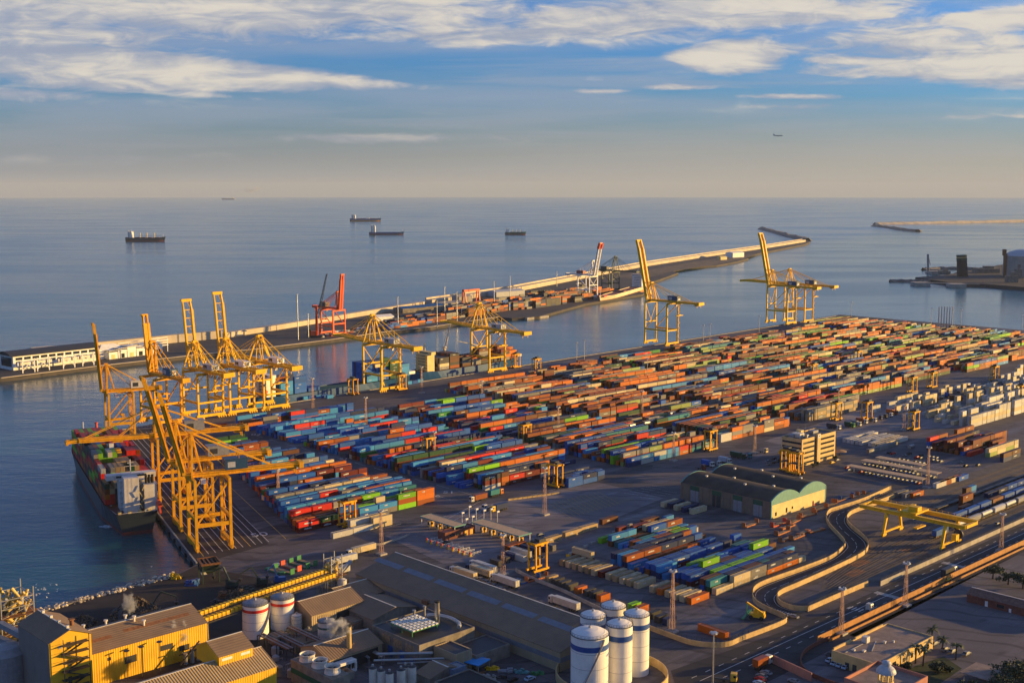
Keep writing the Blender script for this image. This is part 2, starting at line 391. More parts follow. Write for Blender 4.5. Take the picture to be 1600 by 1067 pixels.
# dark apron along the near wharf
k0, k1 = W(306, 882), W(148, 677)
flat('wharf_apron', [k0 - QN.to_3d() * .4, k1 - QN.to_3d() * .4, k1 - QN.to_3d() * 52, W(420, 850)], .02, M['wharf'])
flat('bulk_quay', [W(306, 884), W(272, 900), W(142, 934), W(30, 962), W(-40, 1060), W(420, 1060), W(470, 960), W(420, 905)], .02, M['coal'])
def lines(name, segs, wd, m, z=.05):
    b = MB()
    for p, q in segs:
        d = (q - p).xy.normalized(); n = Vector((-d.y, d.x)) * wd / 2
        b.sheet([(p.x - n.x, p.y - n.y, z), (q.x - n.x, q.y - n.y, z), (q.x + n.x, q.y + n.y, z), (p.x + n.x, p.y + n.y, z)])
    return tag(b.build(name, m), kind='structure')
# lane lines on the near wharf
seg = []; L = (k1 - k0).length
for off in (9, 12.5, 16, 19.5, 23, 26.5, 33, 36.5, 40):
    p = k0 - QN.to_3d() * off + Q.to_3d() * (12 + off * .22); seg.append((p, p + Q.to_3d() * (L - 30)))
lines('lane_lines', seg, .32, M['line'])
seg = []
for off in (6, 30, 49): p = k0 - QN.to_3d() * off + Q.to_3d() * (10 + off * .25); seg.append((p, p + Q.to_3d() * (L - 16)))
lines('lane_lines', seg, .35, M['yline'])

# ------------------------------------------------------------------ shipping containers
PAL = {'sky blue': (.028, .225, .50), 'bright blue': (.005, .090, .38), 'navy blue': (.007, .022, .09), 'orange': (.50, .120, .006), 'brick orange': (.25, .056, .007), 'red': (.55, .016, .010),
       'dark red': (.13, .009, .009), 'lime green': (.17, .43, .010), 'green': (.016, .19, .03), 'dark green': (.006, .055, .022), 'teal': (.012, .17, .20), 'grey': (.20, .19, .175), 'dark grey': (.04, .04, .043),
       'cream': (.56, .45, .26), 'white': (.50, .48, .43), 'brown': (.11, .036, .015), 'pale green': (.25, .33, .09), 'tan': (.40, .28, .14)}
def wts(s): return [(k, float(v)) for k, v in (x.split(':') for x in s.split(','))]
Z_W = wts('sky blue:20,bright blue:34,navy blue:14,orange:9,brick orange:6,red:8,dark red:8,lime green:3,green:2,dark green:3,teal:3,grey:6,cream:4,brown:3')
Z_M = wts('sky blue:11,bright blue:20,navy blue:13,orange:15,brick orange:11,red:7,dark red:9,lime green:3,green:2,dark green:3,teal:3,grey:10,cream:4,brown:7')
Z_O = wts('sky blue:3,bright blue:3,navy blue:4,orange:27,brick orange:17,red:4,dark red:6,lime green:1,pale green:3,dark green:3,teal:2,grey:17,cream:5,brown:13,tan:6')
Z_R = wts('sky blue:3,bright blue:3,navy blue:3,orange:25,brick orange:14,red:3,dark red:5,pale green:8,green:2,dark green:5,teal:2,grey:8,cream:9,brown:9,tan:7,lime green:3')
CL, CW, CH = 12.19, 2.44, 2.75
class RNG(random.Random): pass
rg = RNG(11)
def pick(w):
    t = rg.random() * sum(x[1] for x in w)
    for k, v in w:
        t -= v
        if t <= 0: return k
    return w[-1][0]
BOXES = []                      # dicts: p (base centre), rz, L, h, col, exp (0..1), desc
def stack(a, b, L, cols, desc, front_h=0, rz=None, along=None, d2=None):
    """one stack of containers; cols bottom to top"""
    for i, c in enumerate(cols):
        exposed = (1.0 if i == len(cols) - 1 else 0.0) + (1.0 if i >= front_h else 0.0)
        BOXES.append(dict(p=AB(a, b, i * (CH + .03) + .02), rz=RA if rz is None else rz, L=L, col=c, tier=i, n=len(cols), exp=exposed, desc=desc))
def rows(a0f, a1f, bs, weights, place, hmean=2.0, hmax=3, run=.55, fixed=None, gapp=.045, p20=.07, hvar=.9):
    prev = {}
    for r, b in enumerate(bs):
        a0, a1 = a0f(b), a1f(b); cur = {}
        a = a0 + rg.uniform(0, 1.2); k = 0; base = max(1, min(hmax, rg.gauss(hmean, hvar))); lastc = [pick(weights) for _ in range(4)]
        while a + 6.1 < a1 + .5:
            L = 6.06 if (rg.random() < p20 or a + CL > a1 + .5) else CL
            if rg.random() < .25: base = max(.6, min(hmax + .3, base + rg.choice((-1, -1, 1, 1, .6))))
            n = int(max(1, min(hmax, round(base + rg.uniform(-.35, .35)))))
            if fixed and r in fixed: n, cs = fixed[r](k)
            else:
                if rg.random() < gapp: n = 0
                cs = []
                for i in range(n):
                    if rg.random() > run: lastc[i] = pick(weights)
                    cs.append(lastc[i])
            mid = a + L / 2
            fh = 0
            for (x0, x1), h in prev.items():
                if x0 < mid < x1: fh = h
            if n: stack(mid, b + rg.uniform(-.12, .12), L, cs, (place, r, k), fh)
            cur[(a, a + L)] = n
            a += L + rg.choice((.35, .4, .5, .7, .9)); k += 1
        prev = cur
def brange(b0, b1, step=4.0):
    o = []; b = b0
    while b <= b1:
        if rg.random() > .05: o.append(b)
        b += step
    return o
leftw = lambda b: 330 + (b - 504) * .345
bc = lambda *names: (lambda k: (len(names[k % len(names)]), list(names[k % len(names)])))
rows(leftw, lambda b: 424 + rg.uniform(-2, 3), brange(504, 690), Z_W, 'front-left wharf block', 2.1, 3, .5,
     fixed={0: bc(['dark red', 'red'], ['dark red', 'dark green'], ['navy blue', 'dark red', 'bright blue'], ['bright blue', 'sky blue'], ['grey', 'sky blue'], ['lime green', 'brick orange', 'lime green'], ['brick orange', 'orange', 'orange']),
            1: bc(['brown', 'orange'], ['dark grey', 'dark grey'], ['red', 'red'], ['green', 'lime green'], ['grey', 'grey', 'cream'], ['tan', 'tan'], ['brick orange', 'brick orange', 'brown']),
            2: bc(['navy blue', 'brown'], ['dark red', 'orange'], ['green', 'tan'], ['brown', 'dark grey'], ['cream', 'tan'], ['orange', 'lime green']),
            3: bc(['navy blue', 'dark red', 'red'], ['dark red', 'red', 'red'], ['grey', 'cream', 'grey'], ['brown', 'red', 'brick orange'], ['green', 'dark green', 'lime green'], ['teal', 'sky blue', 'sky blue'], ['sky blue', 'cream', 'teal']),
            5: bc(['bright blue', 'sky blue', 'sky blue'], ['bright blue', 'sky blue', 'sky blue'], ['bright blue', 'sky blue', 'sky blue'], ['navy blue', 'bright blue', 'sky blue'], ['navy blue', 'bright blue', 'bright blue'], ['sky blue', 'sky blue', 'sky blue']),
            9: bc(['navy blue', 'bright blue', 'sky blue'], ['bright blue', 'sky blue', 'sky blue'], ['white', 'white', 'white'])})
rows(leftw, lambda b: 424 + (b - 690) * .3, brange(694, 724), wts('lime green:5,green:4,red:5,dark red:3,dark green:3,navy blue:2,brown:2'), 'wharf-side green and red block', 1.6, 2, .6)
rows(lambda b: 337, lambda b: 380, [484], wts('white:1'), 'pale front row by the fence', fixed={0: bc(['white'], ['white'], ['cream', 'cream'], ['cream', 'cream'])}, hmean=1)
rows(lambda b: 352, lambda b: 378, [489], wts('white:1'), 'pale second row by the fence', fixed={0: bc(['cream', 'white'], ['white', 'cream'])}, hmean=2)
rows(lambda b: 450, lambda b: 548 + rg.uniform(-5, 4), brange(515, 640), Z_W, 'second block from the wharf', 2.1, 3, .62)
rows(lambda b: 451, lambda b: 550 + rg.uniform(-6, 4), brange(644, 765), wts('sky blue:26,bright blue:32,navy blue:11,orange:9,brick orange:6,red:4,lime green:3,green:2,teal:4,grey:3'), 'back of second block', 1.9, 3, .5)
rows(lambda b: 458, lambda b: 515, [503, 507, 511], Z_M, 'front edge of second block', 2.4, 3, .5, fixed={0: bc(['white', 'dark red', 'dark grey'], ['brick orange', 'orange', 'brown'], ['dark red', 'red'], ['dark red', 'dark red'])})
rows(lambda b: 497, lambda b: 530, brange(474, 494, 3.3), wts('navy blue:4,bright blue:7'), 'low blue stack before third block', 2, 2, .5, p20=.5, fixed={0: bc(['bright blue', 'bright blue'], ['bright blue', 'navy blue'], ['navy blue', 'bright blue']), 2: bc(['dark red', 'navy blue'], ['navy blue', 'bright blue'])})
rows(lambda b: 561, lambda b: 650 + rg.uniform(-6, 2), brange(484, 560), Z_M, 'third block front', 2.5, 3, .55,
     fixed={0: bc(['navy blue', 'bright blue'], ['white', 'sky blue'], ['sky blue', 'white'], ['sky blue', 'sky blue'], ['orange', 'red'], ['teal', 'navy blue'], ['grey', 'teal']),
            1: bc(['pale green', 'orange', 'grey'], ['orange', 'orange', 'grey'], ['dark red', 'brown', 'pale green'], ['brown', 'orange', 'orange'], ['brown', 'orange', 'orange'], ['dark red', 'orange', 'orange'], ['brown', 'brick orange', 'orange'])})
rows(lambda b: 560, lambda b: 650 + rg.uniform(-6, 2), brange(564, 640), Z_M, 'third block middle', 2.2, 3, .5)
rows(lambda b: 566, lambda b: 652 + rg.uniform(-6, 2), brange(644, 728), wts('sky blue:12,bright blue:20,navy blue:10,orange:12,red:10,dark red:12,brown:8,lime green:5,green:4,grey:6'), 'third block back', 2.0, 3, .5)
rows(lambda b: 664, lambda b: 757 + rg.uniform(-6, 2), brange(489, 560), Z_O, 'fourth block front', 2.3, 3, .6,
     fixed={0: bc(['white', 'white'], ['orange', 'grey', 'orange'], ['brick orange', 'grey', 'grey'], ['orange', 'orange'], ['cream', 'grey', 'grey'], ['brick orange', 'orange'], ['orange', 'orange'])})
rows(lambda b: 662, lambda b: 757 + rg.uniform(-6, 2), brange(564, 782), Z_O, 'fourth block', 2.3, 3, .78)
rows(lambda b: 772, lambda b: 846, [489, 493], wts('grey:3,dark grey:1,tan:1'), 'grey front row', fixed={0: bc(['tan', 'tan', 'grey'], ['grey', 'tan', 'grey'], ['tan', 'grey', 'tan'])}, hmean=3)
rows(lambda b: 770, lambda b: 866 + rg.uniform(-6, 2), brange(497, 790), Z_O, 'fifth block', 2.3, 3, .78)
for (x0, x1, b0, b1, nm) in ((880, 976, 523, 800, 'sixth block'), (988, 1082, 528, 805, 'seventh block'), (1094, 1188, 520, 812, 'eighth block'), (1200, 1293, 524, 818, 'ninth block'), (1305, 1398, 560, 836, 'tenth block')):
    rows(lambda b: x0, lambda b: x1 + rg.uniform(-8, 2), brange(b0, b1), Z_R, nm, 2.2, 3, .75)
rows(lambda b: 838, lambda b: 1110, brange(394, 474, 6.6), wts('white:8,cream:3,grey:1'), 'white reefer racks at right', 1.4, 4, .8, gapp=.46, hvar=1.2, p20=.85)
rows(lambda b: 745, lambda b: 812, brange(350, 386), wts('dark red:8,brown:6,brick orange:6,navy blue:3,grey:3,red:3,bright blue:2'), 'dark red stacks at right', 2.3, 3, .55)
rows(lambda b: 752, lambda b: 800, [341], wts('cream:1'), 'cream row at right', fixed={0: bc(['pale green', 'cream'], ['cream', 'cream'])})
rows(lambda b: 745, lambda b: 772, [328], wts('navy blue:1'), 'two-tier stack at right', fixed={0: bc(['navy blue', 'brown'])})
rows(lambda b: 726, lambda b: 766, brange(404, 432, 3.2), wts('white:3,cream:2'), 'white reefers behind the parking', 1, 1, .8)
rows(lambda b: 706, lambda b: 745, [400], wts('white:3,grey:2'), 'loose white boxes behind the parking', 1, 1, .8)
# near block
rows(lambda b: 407 - max(0, b - 345) * .0, lambda b: 470 + rg.uniform(-2, 12), brange(301, 360, 3.4), wts('bright blue:32,navy blue:22,sky blue:9,brick orange:6,brown:7,lime green:2,teal:4,dark red:5,grey:4'), 'near block', 1.9, 2, .5,
     fixed={0: bc(['cream'], ['cream', 'cream'], ['grey', 'grey'], ['orange', 'navy blue'], ['orange', 'navy blue']), 1: bc(['dark green', 'teal'], ['navy blue', 'navy blue'], ['navy blue', 'brown']), 5: bc(['navy blue', 'bright blue'], ['lime green', 'dark grey', 'lime green'], ['brown', 'brown'])})
rows(lambda b: 428, lambda b: 482 + rg.uniform(-5, 4), brange(362, 388, 3.4), wts('bright blue:14,sky blue:10,lime green:8,brick orange:8,brown:6,dark red:4,teal:3,cream:4'), 'back of near block', 1.9, 3, .4, p20=.3)
for r, b in enumerate([374.5, 370.5, 366.5, 362.5, 358.5, 354.6]): stack(395.4, b, CL, ['cream' if r % 2 else 'tan'], ('reefer line by the warehouse', r, 0))
stack(395.6, 350.5, CL, ['dark red'], ('reefer line by the warehouse', 6, 0))
for r, b in enumerate([346.2, 342.0, 338.0, 333.8, 329.6]): stack(395.8, b, CL, ['tan' if r % 2 else 'cream'], ('reefer line by the warehouse', 7 + r, 0))
for r, (b, c) in enumerate(zip([321.5, 317.2, 313, 309, 305, 301], ['cream', 'orange', 'cream', 'cream', 'cream', 'orange'])): stack(396.6, b, CL, [c], ('end of the reefer line', r, 0))
stack(402, 372.5, CL, ['dark red', 'cream'], ('stack behind the reefer line', 0, 0), rz=RB)
# short dark boxes beside the warehouse
for k, (x, y, c) in enumerate([(862, 908, 'tan'), (872, 912, 'dark grey'), (882, 916, 'dark grey'), (893, 920, 'dark grey'), (907, 925, 'orange'), (921, 929, 'dark grey'), (932, 932, 'dark grey'), (943, 937, 'orange'), (991, 951, 'lime green'), (1003, 955, 'orange'), (1022, 964, 'dark grey'), (1033, 970, 'dark grey'), (1046, 974, 'navy blue')]):
    a, b = ab(x, y); stack(a, b, 6.06, [c], ('line of short boxes beside the warehouse', k, 0))
# fenced-side boxes by the gate, lying along the warehouse
for k, (x, y, c, L) in enumerate([(775, 883, 'dark grey', 6.06), (787, 877, 'dark grey', 6.06), (797, 872, 'navy blue', 6.06), (806, 873, 'white', CL), (814, 866, 'white', CL), (829, 862, 'navy blue', CL), (841, 858, 'navy blue', CL), (852, 856, 'grey', CL)]):
    a, b = ab(x, y); stack(a, b, L, [c], ('boxes behind the gate', k, 0), rz=RB)
a, b = ab(805, 857); stack(a, b, CL, ['brick orange'], ('boxes behind the gate', 20, 0))
a, b = ab(1114, 991); stack(a, b, 13.6, ['orange'], ('corner of the yard by the road', 0, 0), rz=RB + R(-2))
# row of tan trailers/containers by the concrete blocks
for k, (x, y, c) in enumerate([(862, 846, 'tan'), (894, 836, 'tan'), (919, 828, 'tan'), (951, 816, 'brown')]):
    a, b = ab(x, y); stack(a, b, CL, [c], ('line of boxes facing the gate', k, 0))
for k, (x, y, c) in enumerate([(1046, 789, 'cream'), (1056, 791, 'navy blue'), (1066, 794, 'cream'), (1078, 797, 'navy blue'), (1091, 800, 'cream')]):
    a, b = ab(x, y); stack(a, b, CL, [c], ('boxes in front of the twin vaulted hangar', k, 0))
# loose stacks along the railway
for k, (x, y, cs) in enumerate([(1468, 760, ['white']), (1476, 757, ['brick orange']), (1484, 754, ['cream']), (1492, 751, ['orange']), (1503, 749, ['bright blue'])]):
    a, b = ab(x, y); stack(a, b, CL, cs, ('short row beside the parking lot', k, 0))
for k, (x, y, cs) in enumerate([(1509, 787, ['brown', 'brick orange']), (1508, 797, ['brown']), (1510, 776, ['brick orange', 'brown']), (1518, 773, ['bright blue', 'sky blue']), (1432, 775, ['orange']), (1420, 776, ['grey']), (1408, 774, ['grey'])]):
    a, b = ab(x, y); stack(a, b, 6.06 if k in (2, 3) else CL, cs, ('stack beside the railway tracks', k, 0))
for k in range(6):
    a, b = ab(1548, 775); stack(a + k * 13, b, CL, ['navy blue' if k < 2 else 'bright blue'], ('blue line along the tracks', k, 0))
# along the far wharf apron
for k, (x, y, cs, L) in enumerate([(640, 600, ['sky blue'], 6.06), (648, 599, ['bright blue'], 6.06), (656, 597, ['sky blue'], 6.06), (478, 624, ['sky blue'], 6.06), (486, 623, ['bright blue'], 6.06), (498, 622, ['sky blue'], 6.06), (506, 621, ['bright blue'], 6.06), (515, 622, ['sky blue'], 6.06), (404, 636, ['sky blue'], 6.06), (410, 631, ['brown'], 6.06), (342, 668, ['red'], CL)]):
    a, b = ab(x, y); stack(a, b, L, cs, ('far wharf apron under the cranes', k, 0))

def cont_mesh(name, L, h=CH, w=CW, kind='dry'):
    b = MB(); b.box((0, 0, .06), (L - .06, w - .08, h - .14))
    for sx in (-1, 1):
        for sy in (-1, 1): b.box((sx * (L / 2 - .09), sy * (w / 2 - .09), 0), (.18, .18, h))
    for sy in (-1, 1):
        b.box((0, sy * (w / 2 - .05), 0), (L - .36, .10, .16)); b.box((0, sy * (w / 2 - .05), h - .12), (L - .36, .10, .12))
    for sx in (-1, 1):
        b.box((sx * (L / 2 - .05), 0, 0), (.10, w - .36, .16)); b.box((sx * (L / 2 - .05), 0, h - .12), (.10, w - .36, .12))
    n = int(L / .55)
    for k in range(1, n):                          # pressed ribs of the long sides
        for sy in (-1, 1): b.box((-L / 2 + L * k / n, sy * (w / 2 - .045), .16), (.22, .05, h - .28), bottom=False)
    return b
def cmat(name, objcol):
    m = bpy.data.materials.new(name); m.use_nodes = True; m.node_tree.nodes.clear(); w = NT(m.node_tree)
    out = w.n('ShaderNodeOutputMaterial'); b = w.n('ShaderNodeBsdfPrincipled'); w.L.new(b.outputs[0], out.inputs[0])
    if objcol: c = w.n('ShaderNodeObjectInfo').outputs['Color']
    else: c = w.n('ShaderNodeVertexColor', layer_name='paint').outputs['Color']
    pos = w.n('ShaderNodeNewGeometry').outputs['Position']; rp = w.mapping(pos, rot=(0, 0, -RA))
    rust = w.noise(w.mapping(rp, (.9, .9, .35)), 1.0, 6, .68)
    fade = w.noise(w.mapping(rp, (.11, .5, .4)), 1.0, 3, .5)
    c = w.mix(w.m('MULTIPLY', w.ss(fade, .45, .75), .07), c, C4((.26, .23, .20)), 'MIX')
    c = w.mix(w.m('MULTIPLY', w.ss(rust, .56, .74), .65), c, C4((.10, .045, .022)))
    nz = w.n('ShaderNodeSeparateXYZ'); w.L.new(w.n('ShaderNodeNewGeometry').outputs['True Normal'], nz.inputs[0])
    roof = w.noise(w.mapping(rp, (.35, .8, 1)), 1.0, 5, .65)      # weathered, bird-stained roofs; mix also painted darker to subdue light on tops
    c = w.mix(w.m('MULTIPLY', w.m('MULTIPLY', w.ss(nz.outputs[2], .8, .95), w.ss(roof, .35, .62)), .62), c, C4((.085, .07, .06)))
    w.L.new(c, b.inputs['Base Color']); b.inputs['Roughness'].default_value = .55; b.inputs['Specular IOR Level'].default_value = .2
    return m
M['cont'] = cmat('container_paint', True); M['contv'] = cmat('stacked_container_paint', False)
M['reefend'] = mat('reefer_machinery', (.12, .12, .12), .6, var=.4, vscale=3)
CMESH = {}
def cont_proto(L):
    k = round(L, 1)
    if k in CMESH: return CMESH[k]
    o = cont_mesh('shipping_container', L).build('shipping_container', M['cont'])
    d = MB()
    for s in (-1, 1):
        d.box((-L / 2 - .035, s * .56, .18), (.06, 1.06, CH - .34))
        for t in (-.25, .25): d.bar((-L / 2 - .09, s * .56 + t, .2), (-L / 2 - .09, s * .56 + t, CH - .2), .05)
    dm = d.build('door', M['cont']); dm.parent = o
    CMESH[k] = o; o.hide_render = False
    return o
SUFF = {1: 'first', 2: 'second', 3: 'third', 4: 'fourth', 5: 'fifth', 6: 'sixth', 7: 'seventh', 8: 'eighth', 9: 'ninth', 10: 'tenth', 11: 'eleventh', 12: 'twelfth', 13: 'thirteenth', 14: 'fourteenth', 15: 'fifteenth', 16: 'sixteenth', 17: 'seventeenth', 18: 'eighteenth', 19: 'nineteenth', 20: 'twentieth'}
def ordn(n):
    if n in SUFF: return SUFF[n]
    t = {2: 'twenty', 3: 'thirty', 4: 'forty', 5: 'fifty', 6: 'sixty', 7: 'seventy', 8: 'eighty', 9: 'ninety'}[n // 10]
    return t + ('-' + SUFF[n % 10] if n % 10 else 'th')

# ------------------------------------------------------------------ ship-to-shore gantry cranes
def sts(px_, rz, label, gauge=25, base=20, hg=39, boomL=50, back=36, apex=23, ang=0.0, m='yellow', house='lgrey', solid=False, group='ship-to-shore gantry cranes along the wharves', mark=True, sp=14, trolley_x=-.3, festoon=True, hz=5.0, bw=1.0, tip=None):
    """local x points to the water, origin under the middle of the landside legs"""
    p = W(*px_)
    root = empty('quay_crane', p, rz, label, 'quay crane', group); Y = M[m]
    hb = base / 2; pz = hg * .34; t = 1.5 if hg > 36 else 1.35
    for x in (0, gauge):
        b = MB(); b.box((x, 0, 2.0), (1.7, base + 3, 1.9)); b.build('sill_beam', Y, root)
        for s in (-1, 1):
            g = MB()
            for k in (-1, 0, 1, 2):
                yy = s * (hb - 2.2 + k * 2.0)
                g.box((x, yy, .9), (1.2, 1.5, 1.1)); g.tube((x - .45, yy - .45, .45), (x + .45, yy - .45, .45), .45, 8)
            g.build('bogie', [M['yellow' if m == 'yellow' else m]], root)
            b = MB(); b.taper((x, s * hb, 3.6), (x, s * hb, hg), t, t * .92, t * 1.05, t * .95); b.build('leg', Y, root)
        b = MB(); b.box((x, 0, hg - 1.9), (1.5, base - t, 1.9)); b.build('cross_beam', Y, root)
    for s in (-1, 1):
        b = MB(); b.box((gauge / 2, s * hb, pz), (gauge - t, 1.1, 1.8)); b.build('portal_beam', Y, root)
        b = MB(); b.bar((.7, s * hb, hg - 2.2), (gauge - .8, s * hb, pz + 2), .75); b.build('diagonal_brace', Y, root)
    if solid:
        for x in (0, gauge): b = MB(); b.box((x, 0, pz + 3.0), (1.2, base - t, 1.5)); b.build('portal_tie', Y, root)
    else:
        b = MB()
        b.bar((gauge, -hb, hg - 2.2), (gauge, hb * .1, pz + 9), .5); b.bar((gauge, hb, hg - 2.2), (gauge, -hb * .1, pz + 9), .5)
        b.box((gauge, 0, pz + 8), (1.0, base - t, 1.2)); b.box((0, 0, pz), (1.0, base - t, 1.4)); b.build('portal_tie', Y, root)
    gy = 3.3 if not solid else 1.6
    b = MB()
    ends = (-back, gauge + 3)
    for s in (-1, 1):
        b.box(((ends[0] + ends[1]) / 2, s * gy, hg + .02), (ends[1] - ends[0], 1.15 if not solid else 1.4, 2.1))
        for k in range(int((ends[1] - ends[0]) / 3)):   # walkway handrail
            x = ends[0] + 1 + k * 3; b.bar((x, s * (gy + 1.5), hg + 1.7), (x, s * (gy + 1.5), hg + 2.9), .09)
        b.box(((ends[0] + ends[1]) / 2, s * (gy + 1.1), hg + 1.6), (ends[1] - ends[0], .9, .12)); b.bar((ends[0], s * (gy + 1.5), hg + 2.85), (ends[1], s * (gy + 1.5), hg + 2.85), .1)
    for k in range(int((ends[1] - ends[0]) / 6)): b.box((ends[0] + 2 + k * 6, 0, hg + .5), (.5, 2 * gy, .6))
    b.build('girder', Y, root)
    b = MB(); b.box((-back - .6, 0, hg - .6), (2.2, 2 * gy + 3, 3.2)); b.box((-back + 4, 0, hg - 1.6), (4.4, 2 * gy - 1.5, 1.6))
    for s in (-1, 1): b.bar((-back + 2, s * gy, hg), (-back + 2, s * gy, hg - 3.4), .5)
    b.build('backreach_platform', Y, root)
    # boom
    hx, hz_ = gauge + 3.2, hg + 1.0
    ca, sa = math.cos(ang), math.sin(ang)
    def bp(d, y, e): return (hx + d * ca - e * sa, y, hz_ + d * sa + e * ca)
    b = MB(); tipk = boomL * .86
    for s in (-1, 1):
        b.bar(bp(0, s * gy, 0), bp(tipk, s * gy, 0), (1.1 if not solid else 1.5) * bw, 2.0 * bw)
        b.bar(bp(tipk, s * gy, -.05), bp(boomL, s * gy * .93, -1.2 if not solid else -.3), 1.0 * bw, 1.7 * bw)
        b.bar(bp(2, s * (gy + 1.1), 1.1), bp(tipk, s * (gy + 1.1), 1.1), .09); b.bar(bp(2, s * (gy + .9), .2), bp(tipk, s * (gy + .9), .2), .8, .12)
    n = int(boomL / 6.5)
    for k in range(1, n + 1):
        d = boomL * k / n * .98; b.bar(bp(d, -gy, 0 if d < tipk else -.6), bp(d, gy, 0 if d < tipk else -.6), .5)
        if k < n and not solid: b.bar(bp(d, -gy, 0), bp(d + boomL / n * .95, 0, 0), .22)
    if solid: b.bar(bp(0, 0, 0), bp(tipk, 0, 0), 2.2, 1.6)
    b.bar(bp(boomL, -gy - 1, -.8), bp(boomL, gy + 1, -.8), 1.3, 2.0)
    b.build('boom', Y, root)
    if tip:
        b = MB()
        for s in (-1, 1): b.bar(bp(boomL * .84, s * gy, .05), bp(boomL + .8, s * gy * .95, -.9), 1.6 * bw, 2.7 * bw)
        b.bar(bp(boomL + .6, -gy, -.8), bp(boomL + .6, gy, -.8), 1.9, 2.6); b.build('boom_tip', M[tip], root)
    # apex frame and stays
    ax, az = gauge + (-.5), hg + apex
    b = MB(); wl = hb if not solid else gy + 1.0
    for s in (-1, 1):
        b.bar((gauge, s * wl, hg + .1), (ax, s * 2.2, az), 1.0); b.bar((gauge - 9 if not solid else gauge - 5, s * gy, hg + 2), (ax - .6, s * 1.9, az - 1), .65)
        b.bar((gauge, s * gy, hg + 2), (ax, s * 1.7, az - 2), .5)
    b.bar((ax, -3, az), (ax, 3, az), 1.3); b.box((ax, 0, az + .5), (2.6, 3.6, .9)); b.bar((gauge, -wl, hg + apex * .02 + .9), (gauge, wl, hg + apex * .02 + .9), 1.2)
    for k in range(5):                       # ladder
        z0 = hg + 2 + k * (apex - 3) / 5; b.bar((gauge - .9, -.6, z0), (gauge - .9, .6, z0 + (apex - 3) / 5), .18)
    b.build('apex_frame', Y, root)
    for s in (-1, 1):
        b = MB(); xb = -back * .62; mid = ((ax + xb) / 2 - 3, s * 2.8, hg + apex * .48)
        b.bar((ax - 1, s * 2, az), (xb, s * gy, hg + 2.2), .55); b.build('backstay', Y, root)
        b = MB(); b.bar((ax - 1, s * 1.5, az - .6), (-1, s * gy, hg + 2.2), .4); b.bar(mid, (mid[0], s * gy, hg + 2.1), .25); b.build('backstay', Y, root)
        b = MB()
        if ang < .3:
            b.bar((ax + .5, s * 2, az), bp(boomL * .78, s * gy, 1), .42); b.bar((ax + .5, s * 1.4, az - .5), bp(boomL * .36, s * gy, 1), .38)
        else:
            k = bp(boomL * .45, s * gy, 1.6); f = (Vector((ax, s * 2, az)) + Vector(k)) / 2 + Vector((.6, 0, -3.0))
            b.bar((ax + .3, s * 2, az - .3), f, .35); b.bar(f, bp(boomL * .26, s * gy, 1.2), .35)
        b.build('forestay', Y, root)
    # machinery house
    hl = 13.5 if not solid else 11; hxm = -2.0 if not solid else -5.0
    b = MB(); b.box((hxm, 0, hg + 2.35), (hl, 6.4, hz)); b.box((hxm, 0, hg + 2.3 + hz), (hl + .5, 6.9, .25))
    b.mat(1)
    for s in (-1, 1): b.box((hxm + hl * .22, s * 3.22, hg + 3.4), (hl * .34, .08, hz * .55))
    b.box((hxm - hl / 2 - .03, 0, hg + 3.1), (.08, 3.4, hz * .6))
    hm = b.build('machinery_house', [M[house], M['dark'] if house != 'blueh' else M['lgrey']], root)
    if mark:
        b = MB(); f = -hl / 2 - .1
        b.box((hxm + f, 0, hg + 3.6), (.05, 2.6, 2.8)); b.mat(1)
        for yy in (-.7, .7): b.box((hxm + f - .04, yy, hg + 3.9), (.04, .35, 2.2))
        b.box((hxm + f - .04, 0, hg + 5.75), (.04, 1.6, .35)); b.box((hxm + f - .04, .3, hg + 4.7), (.04, 1.0, .3))
        b.build('painted_emblem', [M['white'] if house == 'blueh' else M['blueh'], M['blueh'] if house == 'blueh' else M['white']], hm)
    # trolley, cab, spreader
    tx = gauge * trolley_x + (0 if ang < .3 else 0)
    b = MB(); b.box((tx, 0, hg - .9), (5.5, 2 * gy - .8, .9)); tr = b.build('trolley', Y, root)
    b = MB(); b.box((tx + 3.6, 1.2, hg - 3.6), (2.4, 2.2, 2.5)); b.mat(1).box((tx + 4.85, 1.2, hg - 3.2), (.06, 1.9, 1.5)); b.build('operator_cab', [M['white'], M['glass']], tr)
    b = MB(); zz = hg - sp; b.box((tx, 0, zz), (2.2, 11.5 if base > 15 else 9, .7)); b.box((tx, 0, zz + .7), (2.6, 4, .8)); b.build('spreader', Y, tr)
    for sx in (-1, 1):
        for sy in (-1, 1): b = MB(); b.bar((tx + sx, sy * 1.6, zz + 1.4), (tx + sx, sy * 1.6, hg - .9), .07); b.build('hoist_rope', M['dark'], tr)
    if festoon:
        b = MB(); n = int((back + gauge * .6) / 3.0)
        for k in range(n):
            x0 = -back + 2 + k * 3.0; pts = [(x0 + 3.0 * q / 4, gy + 2.1, hg - .2 - 2.2 * math.sin(math.pi * q / 4)) for q in range(5)]
            for u, v in zip(pts, pts[1:]): b.bar(u, v, .17)
        b.build('festoon_cable', M['dark'], root)
    # zig-zag access stair on a landside leg
    b = MB(); n = int((hg - 6) / 3)
    for k in range(n):
        z0 = 4 + k * 3; e = 1 if k % 2 else -1
        b.bar((-1.4, -hb - e * 1.4, z0), (-1.4, -hb + e * 1.4, z0 + 3), .5, .14); b.box((-1.4, -hb + e * 1.5, z0 + 2.95), (1.0, 1.0, .1))
    b.build('stair', M['yellow' if m == 'yellow' else m], root)
    return root
old = dict(gauge=16.5, base=18, hg=34, m='orange', solid=True, festoon=False)
